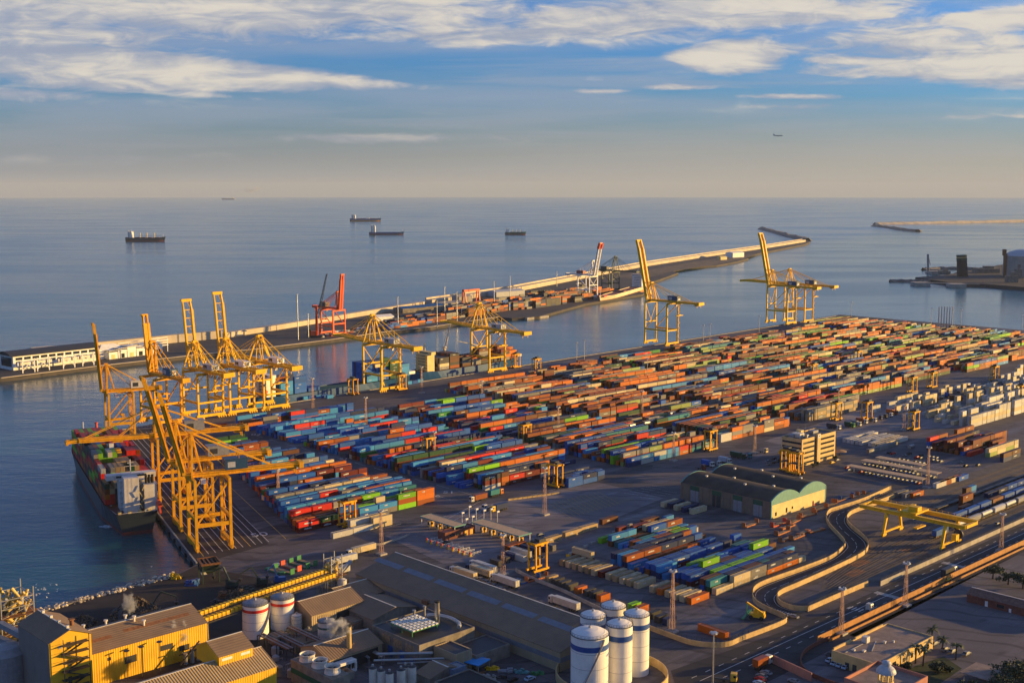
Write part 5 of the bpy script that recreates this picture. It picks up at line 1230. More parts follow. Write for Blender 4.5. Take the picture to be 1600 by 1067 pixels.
# road markings
def dashes(p, q, L, gap, wd, m, z=.07):
    d = q - p; n = int(d.length / (L + gap)); u = d.normalized(); return [(p + u * (k * (L + gap)), p + u * (k * (L + gap) + L)) for k in range(n)]
sg = [(AB(330, 249), AB(900, 249.4))] + dashes(AB(330, 245), AB(900, 245.4), 3, 5, .2, 'line') + dashes(AB(330, 252.6), AB(900, 253), 3, 5, .2, 'line')
lines('lane_lines', sg, .28, M['line'], .06)
sg = []
for a0 in (520.5, 460): sg += [(AB(a0 + k * 1.1, 243), AB(a0 + k * 1.1, 255)) for k in range(3)]
for k in range(7): sg.append((AB(408 + k * .0, 263.5 + k * 1.3), AB(412, 263.5 + k * 1.3)))
for k in range(6): sg.append((AB(434, 244 + k * 1.6), AB(438, 244 + k * 1.6)))
lines('crossing_stripes', sg, .6, M['line'], .065)
sg = []
for k in range(15): sg.append((AB(449 + k * 3.0, 456), AB(449 + k * 3.0 + 14, 428)))
for k in range(12): sg.append((AB(452 + k * 3.6, 428), AB(452 + k * 3.6 + 12, 456)))
lines('hatched_box', sg, .22, M['yline'], .06)
sg = []
for k in range(11): sg.append((AB(512 + (k % 6) * 5, 443 - (k // 6) * 12), AB(514 + (k % 6) * 5, 434 - (k // 6) * 12)))
for k in range(4): sg.append((AB(400, 470 - k * 5), AB(440, 486 - k * 5)))
for k in range(8): sg.append((AB(400 + k * 14, 476), AB(406 + k * 14, 476)))
for k in range(9): sg.append((AB(360 + k * .4, 520 - k * 5), AB(380, 521 - k * 5)))
sg += [(AB(790 + k * 7, 492 - 6), AB(797 + k * 7, 476)) for k in range(12)] + [(AB(1040 + k * 6, 500), AB(1048 + k * 6, 484)) for k in range(12)]
sg += [(AB(430, 500 + k * 20), AB(430.4, 512 + k * 20)) for k in range(12)] + [(AB(446, 500 + k * 20), AB(446.4, 512 + k * 20)) for k in range(12)]
lines('bay_lines', sg, .25, M['line'], .06)
sg = []
for r_ in range(2):
    for k in range(20): sg.append((AB(700 + r_ * 14, 335 + k * 2.7), AB(705 + r_ * 14, 335 + k * 2.7)))
lines('parking_bays', sg, .14, M['line'], .06)
def paint_text(txt, p, size, rz, m='line'):
    cu = bpy.data.curves.new('painted_number', 'FONT'); cu.body = txt; cu.size = size; cu.align_x = 'CENTER'; cu.align_y = 'CENTER'
    o = bpy.data.objects.new('painted_number', cu); col.objects.link(o); dg = bpy.context.evaluated_depsgraph_get()
    me = bpy.data.meshes.new_from_object(o.evaluated_get(dg)); bpy.data.objects.remove(o); bpy.data.curves.remove(cu)
    me.materials.clear(); me.materials.append(M[m]); n = bpy.data.objects.new('painted_number', me); col.objects.link(n); n.location = p; n.rotation_euler = (0, 0, rz); n['kind'] = 'structure'; return n
for t, x, y, s in (('50', 405, 835, 9), ('06', 438, 882, 8), ('06', 679, 775, 7), ('51', 701, 769, 7), ('52', 715, 671, 9), ('51', 537, 717, 6), ('02', 400, 679, 7)):
    p = W(x, y); p.z = .08; paint_text(t, p, s, RA - R(88) + R(45) if t != '50' else RQ - R(90))
# rail tracks
def track(name_b, b, a0, a1, bend=0):
    bb = MB()
    for s in (-.75, .75):
        n = 12
        for i in range(n):
            x0, x1 = a0 + (a1 - a0) * i / n, a0 + (a1 - a0) * (i + 1) / n; f = lambda a: b + s - bend * max(0, (560 - a) / 120) ** 2
            bb.bar(AB(x0, f(x0), .16), AB(x1, f(x1), .16), .12, .16)
    tag(bb.build('rail_track', M['rail']), kind='structure')
M['rail'] = mat('worn_rail_steel', (.07, .05, .04), .5, .5)
for b2, bend, a0 in ((270, 4, 440), (275, 8, 445), (280, 11, 450), (285, 14, 455), (290, 18, 460), (300, 10, 560), (306, 10, 590), (312, 8, 620), (318, 6, 640)): track('x', b2, a0, 900, bend)
lines('gantry_rail', [(AB(515, 264.4), AB(900, 264.4)), (AB(525, 295.4), AB(900, 295.4))], .5, M['rail'], .08)
for x, y in ((1343, 880), (1420, 857), (1445, 870), (1335, 895)):
    a, b2 = ab(x, y); bb = MB()
    for q in range(4): bb.bar(AB(a - 6, b2 - 2 + q * 1.3, .12), AB(a + 6, b2 - 2 + q * 1.3, .12), .35, .18)
    tag(bb.build('rail_pile', M['rust']), f'rusty pile of spare rails lying on the pale ballast, ' + {1343: 'by the ramp bend', 1420: 'under the rail crane', 1445: 'right of the rail crane', 1335: 'nearest the ochre wall'}[x], 'rail pile', 'piles of spare rails')

# ------------------------------------------------------------------ rail gantry crane
def rmg():
    # legs at a=539/560, b=264.4/295.4; girders along B with cantilevers
    r = empty('rail_gantry_crane', AB(549, 280), RB, 'yellow rail gantry crane spanning the tracks with twin girders', 'gantry crane'); Y = M['yellow']
    hx = 15.5; hy = 10.5; h = 11.5
    for sx in (-1, 1):
        for sy in (-1, 1):
            b = MB(); b.taper((sx * hx, sy * hy * .85, 1.6), (sx * hx, sy * 6.2, h), 1.0, 1.4); b.build('leg', Y, r)
            b = MB(); b.box((sx * hx, sy * hy * .8, .6), (1.2, 3.6, 1.0)); [b.tube((sx * hx - .4, sy * hy * .8 + q, .45), (sx * hx + .4, sy * hy * .8 + q, .45), .45, 8) for q in (-1.2, 0, 1.2)]; b.build('bogie', Y, r)
        b = MB(); b.box((sx * hx, 0, 1.7), (.9, 2 * hy * .8 - 1.2, .9)); b.build('sill_beam', Y, r)
    for sy in (-1, 1):
        b = MB(); b.box((2.5, sy * 6.2, h), (56, 1.1, 2.0)); b.box((2.5, sy * 7.3, h + 1.9), (56, .8, .12))
        for k in range(19): b.bar((-25.5 + k * 3.1, sy * 7.6, h + 1.9), (-25.5 + k * 3.1, sy * 7.6, h + 3.0), .08)
        b.bar((-25.5, sy * 7.6, h + 3.0), (30.5, sy * 7.6, h + 3.0), .08); b.build('girder', Y, r)
    for x in (-25.2, 30.2): b = MB(); b.box((x, 0, h + .3), (1.2, 11.3, 1.5)); b.build('end_beam', Y, r)
    b = MB(); b.box((4, 0, h + 2.05), (8.5, 13.6, .9)); b.box((3, 1.5, h + 2.95), (5, 4, 2.2)); b.box((6.5, -3, h + 2.95), (2, 3, 1.6)); b.bar((1, -4, h + 3.4), (7, 4, h + 5.6), .4); tr = b.build('trolley', Y, r)
    b = MB(); b.box((6, -2.2, h - 2.6), (2.2, 2.2, 2.5)); b.build('operator_cab', M['lgrey'], tr)
    b = MB(); b.box((1, 0, 6), (2.2, 9, .6)); b.build('spreader', Y, tr)
    for sx in (-.8, .8):
        for sy in (-1.5, 1.5): b = MB(); b.bar((1 + sx, sy, 6.6), (1 + sx, sy, h + 2.4), .08); b.build('hoist_rope', M['dark'], tr)
    b = MB(); n = 10
    for k in range(n): 
        x0 = -14 + k * 1.6; b.bar((x0, -3.6, h + .6), (x0 + .8, -3.6, h - .9), .1); b.bar((x0 + .8, -3.6, h - .9), (x0 + 1.6, -3.6, h + .6), .1)
    b.build('festoon_cable', M['dark'], r)
    b = MB(); b.box((-hx - 1.0, -2.5, 2.7), (2.4, 3.2, 3.0)); b.build('electric_house', Y, r)
    b = MB(); b.tube((-hx - .9, -hy * .55, 5), (-hx - .9, -hy * .55 - .5, 5), 2.4, 20); b.build('cable_reel', M['dark'], r)
    b = MB(); b.box((-8, -6.79, h + .5), (6, .06, 1.0)); b.build('painted_sign', M['white'], r)
rmg()
# ------------------------------------------------------------------ wagons
def wagon(load, colr, label, a, b2):
    r = empty('freight_wagon', AB(a, b2, .25), RA, label, 'freight wagon', 'freight wagons on the rail tracks')
    b = MB(); b.box((0, 0, .85), (13.4, 2.5, .35)); b.box((0, 0, .5), (9, .5, .35)); b.build('frame', M['dark'], r)
    for x in (-5, -3.4, 3.4, 5): b = MB(); b.tube((x, -.8, .45), (x, .8, .45), .45, 10); b.build('wheelset', M['rust'], r)
    if load == 'tank': b = MB(); b.tube((-5.4, 0, 2.35), (5.4, 0, 2.35), 1.12, 14); b.tube((0, 0, 3.3), (0, 0, 3.8), .4, 8); b.build('tank', M[colr], r)
    elif load == 'box': b = MB(); b.box((0, 0, 1.22), (12.6, 2.5, 2.65)); b.build('load', M[colr], r)
    elif load == 'hopper': b = MB(); b.extr([(-1.25, 0), (1.25, 0), (1.35, 2.0), (.5, 2.5), (-.5, 2.5), (-1.35, 2.0)], (-6.2, 0, 1.22), (1, 0), 12.4); b.build('body', M[colr], r)
kinds = [('tank', 'lgrey'), ('hopper', 'grey'), ('tank', 'lgrey'), ('hopper', 'lgrey'), ('tank', 'lgrey'), ('hopper', 'grey'), ('tank', 'offwhite'), ('box', 'bluep'), ('box', 'rust'), ('box', 'bluep'), ('box', 'rust')]
for k, (l, c) in enumerate(kinds): wagon(l, c, f'{ {"lgrey":"pale grey","grey":"grey","offwhite":"cream","bluep":"blue","rust":"brown"}[c] } {l} wagon on the nearest occupied track, {ordn(k + 1)} from the rail crane', 583 + k * 14.4, 276)
for k in range(6): wagon('box', 'bluep' if k != 3 else 'rust', f'{"blue" if k != 3 else "brown"} box wagon on the second track, {ordn(k + 1)} from the rail crane', 598 + k * 14.4, 284)
for k in range(8): wagon('flat', '', f'empty dark flat wagon on the far tracks, {ordn(k + 1)} from the left', 612 + k * 14.4, 301)
wagon('box', 'bluep', 'blue box wagon standing alone beneath the yellow rail crane', 561, 276)

# ------------------------------------------------------------------ cars and lorries
def opaint(name):
    m = bpy.data.materials.new(name); m.use_nodes = True; b = m.node_tree.nodes['Principled BSDF']; oi = m.node_tree.nodes.new('ShaderNodeObjectInfo')
    m.node_tree.links.new(oi.outputs['Color'], b.inputs['Base Color']); b.inputs['Roughness'].default_value = .6; b.inputs['Specular IOR Level'].default_value = .2; return m
M['carglass'] = mat('car_window_glass', (.02, .026, .032), .5, spec=.3)
M['carp'] = opaint('car_paint')
def car_proto():
    r = empty('parked_car', (0, 0, 0)); b = MB()
    prof = [(-2.15, .35), (2.15, .35), (2.2, .75), (1.25, .92), (.55, 1.42), (-1.15, 1.45), (-2.0, .98), (-2.2, .8)]
    b.extr([(0, 0), ], (0, 0, 0), (1, 0), 0) if False else None
    k = len(prof); w_ = [.86 if z < 1.2 else .66 for x, z in prof]
    vs = [(x, -q, z) for (x, z), q in zip(prof, w_)] + [(x, q, z) for (x, z), q in zip(prof, w_)]
    b.add(vs, [tuple(range(k)), tuple(range(k, 2 * k))[::-1]] + [(i, (i + 1) % k, k + (i + 1) % k, k + i)[::-1] for i in range(k)]); b.build('body', M['carp'], r)
    b = MB(); b.add([(1.18, -.72, .97), (1.18, .72, .97), (.62, .6, 1.39), (.62, -.6, 1.39)], [(0, 1, 2, 3)]); b.add([(-1.93, .72, 1.04), (-1.93, -.72, 1.04), (-1.22, -.6, 1.44), (-1.22, .6, 1.44)], [(0, 1, 2, 3)])
    for s in (-1, 1): b.add([(1.0, s * .825, 1.0), (-1.75, s * .84, 1.0), (-1.1, s * .70, 1.38), (.5, s * .70, 1.36)], [(0, 1, 2, 3)[::-s]])
    b.build('glazing', M['carglass'], r)
    for x in (-1.35, 1.35):
        for s in (-1, 1): b = MB(); b.tube((x, s * .7, .33), (x, s * .9, .33), .33, 10); b.build('wheel', M['black'], r)
    return r
car0 = car_proto(); ncar = [0]
CARC = {'white': (.22, .22, .225), 'silver': (.17, .175, .18), 'black': (.015, .015, .017), 'dark grey': (.06, .06, .065), 'blue': (.03, .09, .25), 'red': (.4, .02, .02), 'yellow': (.7, .4, .02), 'pale blue': (.35, .45, .55)}
def car(p, rz, c, label, group='parked cars'):
    o = car0 if ncar[0] == 0 else copy_tree(car0); ncar[0] += 1
    o.location = (p.x, p.y, .09); o.rotation_euler.z = rz; k = CARC[c]
    for ch in o.children: ch.color = (k[0], k[1], k[2], 1)
    tag(o, f'{c} car {label}', 'car', group)
rc = random.Random(21); CW_ = ['white'] * 8 + ['silver'] * 4 + ['black', 'dark grey', 'dark grey', 'blue', 'red', 'pale blue']
n = 0
for a, b0, b1, lab, ex in ((653.2, 335, 384, 'at nearest parking canopy', .8), (673.2, 336, 385, 'at middle parking canopy', .75), (687.2, 353, 383, 'at farthest parking canopy', .7), (681, 336, 385, 'behind the middle parking canopy', .5)):
    k = 0; b2 = b1 - 1.5
    while b2 > b0:
        if rc.random() < ex: k += 1; car(AB(a, b2), RA + rc.uniform(-.06, .06) + (math.pi if rc.random() < .4 else 0), rc.choice(CW_), f'{lab}, {ordn(k)} from office end', 'cars under the parking canopies')
        b2 -= 2.75
for a, b0, b1, lab, ex in ((702.5, 334, 384, 'in first open row beyond the canopies', .5), (716.5, 336, 390, 'in second open row beyond the canopies', .5), (724, 330, 380, 'in the last open row of the car park', .35)):
    k = 0; b2 = b1
    while b2 > b0:
        if rc.random() < ex: k += 1; car(AB(a, b2), RA + (math.pi if rc.random() < .4 else 0), rc.choice(CW_), f'{lab}, {ordn(k)} from the left', 'cars in the open car park')
        b2 -= 2.75
for k, (x, y, c) in enumerate([(1202, 726, 'white'), (1207, 724, 'dark grey'), (1212, 722, 'white'), (1216, 720, 'silver'), (1200, 722, 'white'), (1210, 718, 'dark grey')]): car(W(x, y), RA, c, f'at the left of the office block, {ordn(k + 1)} in the cluster', 'cars beside the office block')
for x, y, c, lab in [(1300, 724, 'yellow', 'at the right corner of the office block'), (1308, 720, 'white', 'beside the round canopy by the office block'), (1324, 732, 'red', 'at the left end of the nearest parking canopy'), (1240, 965, 'white', 'leaving the ramp road at the crossing'), (697, 849, 'black', 'at the gate lane barriers'), (1558, 820, 'silver', 'driving on the main road at right'), (1480, 907, 'yellow', 'behind the rust-orange fence'), (1510, 1023, 'white', 'alone on the paved yard by the palm garden'), (1488, 1019, 'white', 'right of two parked by the palms'), (1476, 1016, 'white', 'left of two parked by the palms'), (1460, 1007, 'white', 'behind the first palm'), (844, 837, 'silver', 'by the tan boxes facing the gate'),
                    (1197, 1053, 'white', 'farthest in the bottom car row'), (1190, 1058, 'silver', 'second in the bottom car row'), (1188, 1063, 'red', 'third in the bottom car row'), (1186, 1069, 'pale blue', 'nearest in the bottom car row'), (1240, 1066, 'white', 'at the bottom edge under the salmon wall'), (1298, 1024, 'dark grey', 'first by the flat office'), (1297, 1033, 'pale blue', 'second by the flat office'), (1305, 1038, 'pale blue', 'third by the flat office'), (1313, 1041, 'pale blue', 'fourth by the flat office'), (1322, 1044, 'pale blue', 'fifth by the flat office'), (828, 1062, 'pale blue', 'in the dark yard by the silos'), (801, 1064, 'black', 'at the bottom of the dark plant yard')]:
    car(W(x, y), RB if x in (1240, 1197, 1190, 1188, 1186) else RA, c, lab)
for k, (x, y) in enumerate([(751, 907), (760, 911), (772, 917), (783, 922), (868, 955), (876, 958)]): car(W(x, y), RB + math.pi, 'white' if k != 2 else 'silver', f'parked along the long warehouse roof edge, {ordn(k + 1)} from the left', 'cars along the warehouse')

def lorry(p, rz, cab, trailer, label, L=13.4, text=None, nolabel=False, h=2.75):
    """local +x is forward; the cab sits in front of the trailer"""
    r = empty('lorry', (p.x, p.y, .08), rz, label, 'lorry', 'lorries in the port')
    x0 = L / 2 if trailer else 1.5
    b = MB(); b.extr([(-1.2, 0), (1.2, 0), (1.2, 2.3), (1.05, 2.75), (-1.05, 2.75), (-1.2, 2.3)], (x0 + .7, 0, .7), (1, 0), 2.1); b.build('cab', cabm(cab), r); cb = r.children[-1]
    b = MB(); b.box((x0 + 2.82, 0, 2.0), (.06, 2.1, 1.0)); [b.box((x0 + 2.1, s * 1.21, 2.0), (.9, .05, .9)) for s in (-1, 1)]; b.build('windscreen', M['glass'], cb)
    b = MB(); b.box((x0 - 2, 0, .7), (6, 1.0, .3)); b.build('chassis', M['dark'], r)
    for x in (x0 + 1.9, x0 - 1.6) + ((-L / 2 + 1.4, -L / 2 + 2.7, -L / 2 + 4.0) if trailer else ()):
        for s in (-1, 1): b = MB(); b.tube((x, s * .85, .5), (x, s * 1.2, .5), .5, 10); b.build('wheel', M['black'], r)
    if trailer:
        b = MB(); b.box((0, 0, 1.15), (L, 2.5, h)); t = b.build('trailer', cabm(trailer), r)
        b = MB(); b.box((0, 0, .9), (L, 1.2, .2)); b.build('trailer_frame', M['dark'], r)
        b = MB(); [b.box((-L / 2 - .03, s * .6, 1.25), (.06, 1.12, h - .2)) for s in (-1, 1)]; b.build('door', cabm(trailer), t)
        if text:
            cu = bpy.data.curves.new('lettering', 'FONT'); cu.body = text; cu.size = 1.5; cu.align_x = 'CENTER'
            o = bpy.data.objects.new('lettering', cu); col.objects.link(o); me = bpy.data.meshes.new_from_object(o.evaluated_get(bpy.context.evaluated_depsgraph_get())); bpy.data.objects.remove(o); bpy.data.curves.remove(cu)
            me.materials.clear(); me.materials.append(M['blueh']); o = bpy.data.objects.new('lettering', me); col.objects.link(o); o.parent = t; o.location = (0, 1.27, 2.0); o.rotation_euler = (math.pi / 2, 0, math.pi)
    return r
CABM = {}
PC = dict(PAL); PC.update(yellow=(.7, .42, .03), silver=(.45, .45, .46))
def cabm(c):
    if c not in CABM: CABM[c] = mat('lorry_paint_' + c.replace(' ', '_'), PC[c], .4, dirt=.15, vscale=.5)
    return CABM[c]
for x, y, rz, cab, tr, lab, L, tx in [
    (727, 903, RB, 'white', 'cream', 'white lorry close behind the warehouse ridge, leftmost of the parked row', 13.4, None), (752, 899, RB, 'navy blue', 'cream', 'cream lorry with dark lettering and navy cab beside the mast', 13.4, 'WWW.XXF.COM'), (758, 893, RB, 'white', 'white', 'white lorry with white roof parked tight behind the lettered one', 13.4, None), (792, 915, RB, 'white', 'white', 'plain white lorry in front of the pale wall by the mast', 13.4, None), (885, 950, RB, 'white', 'white', 'lone white lorry facing left behind the silos', 13.6, None),
    (568, 864, RA + math.pi, 'white', 'cream', 'white lorry heading for the transfer tower beside the mast', 13.4, None), (540, 880, RA + math.pi, 'white', 'white', 'white lorry with lit rear behind the transfer tower', 12, None), (535, 897, RA + math.pi, 'white', 'white', 'short white trailer lorry partly behind the transfer tower', 7, None),
    (783, 797, RA + math.pi, 'yellow', 'navy blue', 'dark container lorry with yellow cab entering the gate', 9, None), (764, 796, RA + math.pi, 'silver', None, 'lone silver cab lorry before the gate portal', 0, None), (750, 782, RA + math.pi, 'white', 'brick orange', 'orange and white lorry behind the gate at left', 9, None), (772, 775, RA, 'orange', 'teal', 'lorry with bright teal box behind the gate', 7, None),
    (1103, 728, RB + math.pi, 'white', 'bright blue', 'blue lorry behind the vaulted hangar, leftmost', 6, None), (1117, 727, RB + math.pi, 'white', None, 'white cab lorry behind the vaulted hangar', 0, None), (1130, 723, RB + math.pi, 'white', 'silver', 'silver lorry behind the vaulted hangar top', 6, None), (1150, 715, RB + math.pi, 'dark green', 'dark green', 'dark green lorry behind the vaulted hangar', 8, None), (1165, 715, RB + math.pi, 'teal', None, 'teal cab lorry by the mast behind the hangar', 0, None), (1190, 707, RB + math.pi, 'cream', None, 'cream cab lorry left of the office block', 0, None), (1093, 733, RB + math.pi, 'dark red', None, 'dark red cab lorry at the hangar corner', 0, None),
    (1300, 670, RB + math.pi, 'white', 'dark grey', 'dark lorry behind the office block', 8, None), (1325, 667, RB + math.pi, 'green', 'dark green', 'bright green lorry in the waiting line, left', 5, None), (1335, 665, RB + math.pi, 'white', 'grey', 'white lorry in the waiting line', 5, None), (1344, 661, RB + math.pi, 'white', 'brick orange', 'orange box lorry in the waiting line', 6, None), (1361, 659, RB + math.pi, 'white', None, 'white cab waiting under the straddle carrier', 0, None), (1370, 655, RB + math.pi, 'navy blue', None, 'navy cab in the waiting line right', 0, None), (1378, 653, RB + math.pi, 'dark grey', None, 'dark grey cab in the waiting line right', 0, None), (1386, 651, RB + math.pi, 'silver', None, 'silver cab in the waiting line right', 0, None), (1391, 647, RB + math.pi, 'brick orange', 'orange', 'orange lorry at the right end of the waiting line', 6, None),
    (1440, 631, RB + math.pi, 'white', 'brick orange', 'orange box lorry in the far queue, leftmost', 8, None), (1455, 628, RB + math.pi, 'white', None, 'white cab lorry in the far queue', 0, None), (1465, 626, RB + math.pi, 'dark grey', None, 'dark cab lorry in the far queue', 0, None), (1476, 620, RB + math.pi, 'navy blue', 'bright blue', 'blue box lorry in the far queue', 7, None), (1491, 625, RB + math.pi, 'brick orange', 'brown', 'brown box lorry in the far queue', 8, None), (1497, 613, RB + math.pi, 'white', 'white', 'white box lorry in the far queue', 8, None), (1515, 609, RB + math.pi, 'dark red', 'dark red', 'dark red lorry at the right of the far queue', 8, None),
    (1188, 1043, RA, 'white', 'brick orange', 'orange-brown box lorry with white cab on the near main road', 6.5, None), (1352, 958, RA, 'white', None, 'white lorry cab driving on the main road by the fence', 0, None), (1480, 900, RA, 'silver', 'dark grey', 'dark lorry with lit cab on the main road right', 8, None), (1132, 1064, RA - R(60), 'yellow', None, 'yellow lit lorry cab at the bottom edge', 0, None)]:
    lorry(W(x, y), rz, cab, tr, lab, L or 6, tx)

# reach stacker
r = empty('reach_stacker', W(1180, 966), RB + R(20), 'yellow reach stacker with green spreader by the yard wall', 'reach stacker')
b = MB(); b.box((-1, 0, .9), (6, 2.6, 1.4)); b.box((-2.6, 0, 2.3), (2.2, 2.4, 1.0)); b.build('body', M['yellow'], r)
b = MB(); b.box((-.2, 0, 2.3), (1.8, 1.6, 1.7)); b.mat(1).box((.72, 0, 2.6), (.05, 1.4, 1.2)); b.build('cab', [M['yellow'], M['glass']], r)
b = MB(); b.bar((-3, .9, 3.1), (3.4, .9, 6.6), .7); b.build('boom', M['yellow'], r); b = MB(); b.box((3.6, 0, 1.0), (1.0, 12, .5)); b.bar((3.5, .4, 1.3), (3.4, .9, 6.5), .3); b.build('spreader', M['green'], r)
for x in (-2.8, 1.4):
    for s in (-1, 1): b = MB(); b.tube((x, s * 1.0, .85), (x, s * 1.6, .85), .85, 14); b.build('wheel', M['black'], r)
# flat racks: folded platforms near the hangar, open ends by the conveyors
def flatrack(p, rz, m, label, ends=2, up=True, group='flat racks'):
    r = empty('flat_rack', p, rz, label, 'flat rack', group); b = MB(); b.box((0, 0, .1), (12, 2.4, .5)); b.mat(1); b.box((0, 0, .61), (11.4, 2.1, .06)); b.build('deck', [M[m], M['wood']], r)
    for s in ((-1, 1) if ends == 2 else (-1,)):
        b = MB()
        if up: b.box((s * 5.85, 0, .6), (.3, 2.4, 2.1))
        else: b.box((s * 4.8, 0, .68), (2.2, 2.4, .3))
        b.build('end_wall', M[m], r)
M['orack'] = mat('orange_rack_paint', (.42, .12, .03), .6, var=.25, dirt=.4)
rk = random.Random(5)
for k, (x, y, e, up, m) in enumerate([(1230, 824, 2, False, 'orack'), (1222, 833, 2, True, 'orack'), (1228, 843, 1, True, 'orack'), (1255, 833, 2, False, 'orack'), (1245, 840, 1, True, 'orack'), (1240, 816, 2, True, 'orack'), (1262, 806, 2, True, 'orack'), (1280, 797, 1, True, 'orack'), (1298, 790, 2, True, 'orack'), (1310, 783, 1, True, 'orack'), (1276, 786, 2, True, 'redp'), (1322, 779, 2, True, 'bluep'), (1348, 772, 1, True, 'orack'), (1340, 776, 2, True, 'orack'), (1216, 820, 2, True, 'redp'), (1172, 821, 2, True, 'orack'), (1275, 830, 2, False, 'orack')]):
    a, b2 = ab(x, y); flatrack(AB(a, b2), RA + rk.uniform(-.12, .12), m, f'{ {"orack":"orange","redp":"red","bluep":"blue"}[m] } flat rack on the ground between the hangar and ramp road, pile {ordn(k + 1)}', e, up, 'flat racks near the hangar')
for k, (x, y, m, lab) in enumerate([(444, 893, 'green', 'green flat rack with upright ends, leftmost'), (455, 888, 'redp', 'red flat rack with upright ends'), (468, 884, 'green', 'green flat rack with upright ends, middle'), (480, 880, 'green', 'green flat rack with upright ends, rightmost'), (430, 893, 'green', 'low green open box')]): flatrack(W(x, y), RB + R(6), m, lab + ' beside the painted zeros', 2, k != 4, 'flat racks by the conveyors')
for k, (x, y, m) in enumerate([(838, 905, 'orack'), (826, 908, 'bluep'), (900, 870, 'yellow'), (975, 884, 'redp'), (1000, 890, 'redp'), (1066, 905, 'redp')]): flatrack(W(x, y), RA + rk.uniform(-.1, .1) if k < 3 else RB, m, ['orange flat rack at the left end of the short boxes', 'blue flat rack at the left end of the short boxes', 'yellow rack frame beside the near block', 'red rack left behind the reefer line', 'red rack in the middle behind the reefer line', 'red rack right behind the reefer line'][k], 2, True, 'flat racks around the near block')
# concrete blocks along the gate road
for k in range(9):
    p = W(892 + k * 11.5, 866 - k * 5.6); b = MB(); b.box((0, 0, 0), (3.0, 1.2, 1.1), RA + rk.uniform(-.2, .2)); o = b.build('concrete_block', M['concrete'], loc=p); tag(o, f'pale concrete block in the line behind the near block, {ordn(k + 1)} from the left', 'concrete block', 'concrete blocks')
for k in range(10):
    p = W(800 + k * 7.5, 781 - k * 1.0); b = MB(); b.box((0, 0, 0), (5, .9, 1.0), RA + R(-14)); o = b.build('barrier_block', M['cfence'], loc=p); tag(o, f'yellow-lit concrete barrier block on the gate road, {ordn(k + 1)} from the left', 'barrier block', 'barrier blocks')

# ------------------------------------------------------------------ ships
M['hullnavy'] = mat('dark_navy_hull', (.018, .026, .036), .4, dirt=.2, vscale=.08); M['boot'] = mat('red_boot_topping', (.16, .03, .02), .6, dirt=.3, vscale=.1)
M['shipw'] = mat('aged_ship_white', (.62, .58, .54), .55, dirt=.4, vscale=.25, var=.12); M['hullblue'] = mat('blue_hull', (.012, .07, .2), .4, dirt=.15, vscale=.08); M['deckred'] = mat('oxide_deck', (.2, .06, .04), .7, vscale=.2)
M['hullcream'] = mat('cream_hull', (.66, .54, .36), .5, dirt=.3, vscale=.06); M['hullorange'] = mat('orange_boot', (.55, .22, .04), .6, dirt=.2, vscale=.06)
M['hullgreen'] = mat('green_hull', (.01, .075, .06), .4); M['deckgreen'] = mat('green_deck', (.04, .10, .06), .7)
def hull(r, L, Bm, D, hm, bm, deck, boot=1.8, bow_rise=3.0, n=24):
    sec = []
    for i in range(n + 1):
        t = i / n; x = -L / 2 + L * t
        fd = min(1, .80 + t * 1.6) if t < .7 else max(0.02, 1 - ((t - .7) / .3) ** 2.4)
        fw = min(1, .55 + t * 2.6) if t < .62 else max(0.015, 1 - ((t - .62) / .36) ** 1.7 if t < .98 else .015)
        z = D + bow_rise * max(0, (t - .82) / .18) ** 1.2 + (.8 if t < .1 else 0)
        xw = x - (0 if t < .85 else (t - .85) / .15 * L * .035)
        sec.append((x, fd * Bm / 2, z, xw, fw * Bm / 2))
    b = MB(); vs = []
    for (x, hd, z, xw, hw) in sec:
        hb = hw + (hd - hw) * boot / z
        xb = xw + (x - xw) * boot / z
        vs += [(xw, -hw, -2.5), (xb, -hb, boot), (x, -hd, z), (x, hd, z), (xb, hb, boot), (xw, hw, -2.5)]
    for i in range(n):
        a, c = 6 * i, 6 * i + 6
        for k, mi in ((0, 1), (1, 0), (3, 0), (4, 1)): b.mat(mi); b.face((a + k, c + k, c + k + 1, a + k + 1)[::-1]) if k < 3 else b.face((a + k + 1, c + k + 1, c + k, a + k))
    b.v = vs; b.mat(1); b.face((0, 1, 4, 5)[::-1]); b.mat(0); b.face((1, 2, 3, 4)[::-1])
    h_ = b.build('hull', [hm, bm], r)
    b = MB(); vs = []
    for (x, hd, z, xw, hw) in sec: vs += [(x, -hd, min(z, D + .8) - .9), (x, hd, min(z, D + .8) - .9)]
    b.v = vs
    for i in range(n): b.face((2 * i, 2 * i + 2, 2 * i + 3, 2 * i + 1))
    b.build('deck', deck, r); return h_
def block(r, name, m, specs, mi2=None):
    b = MB()
    for s in specs: b.box(s[0], s[1])
    return b.build(name, m, r)
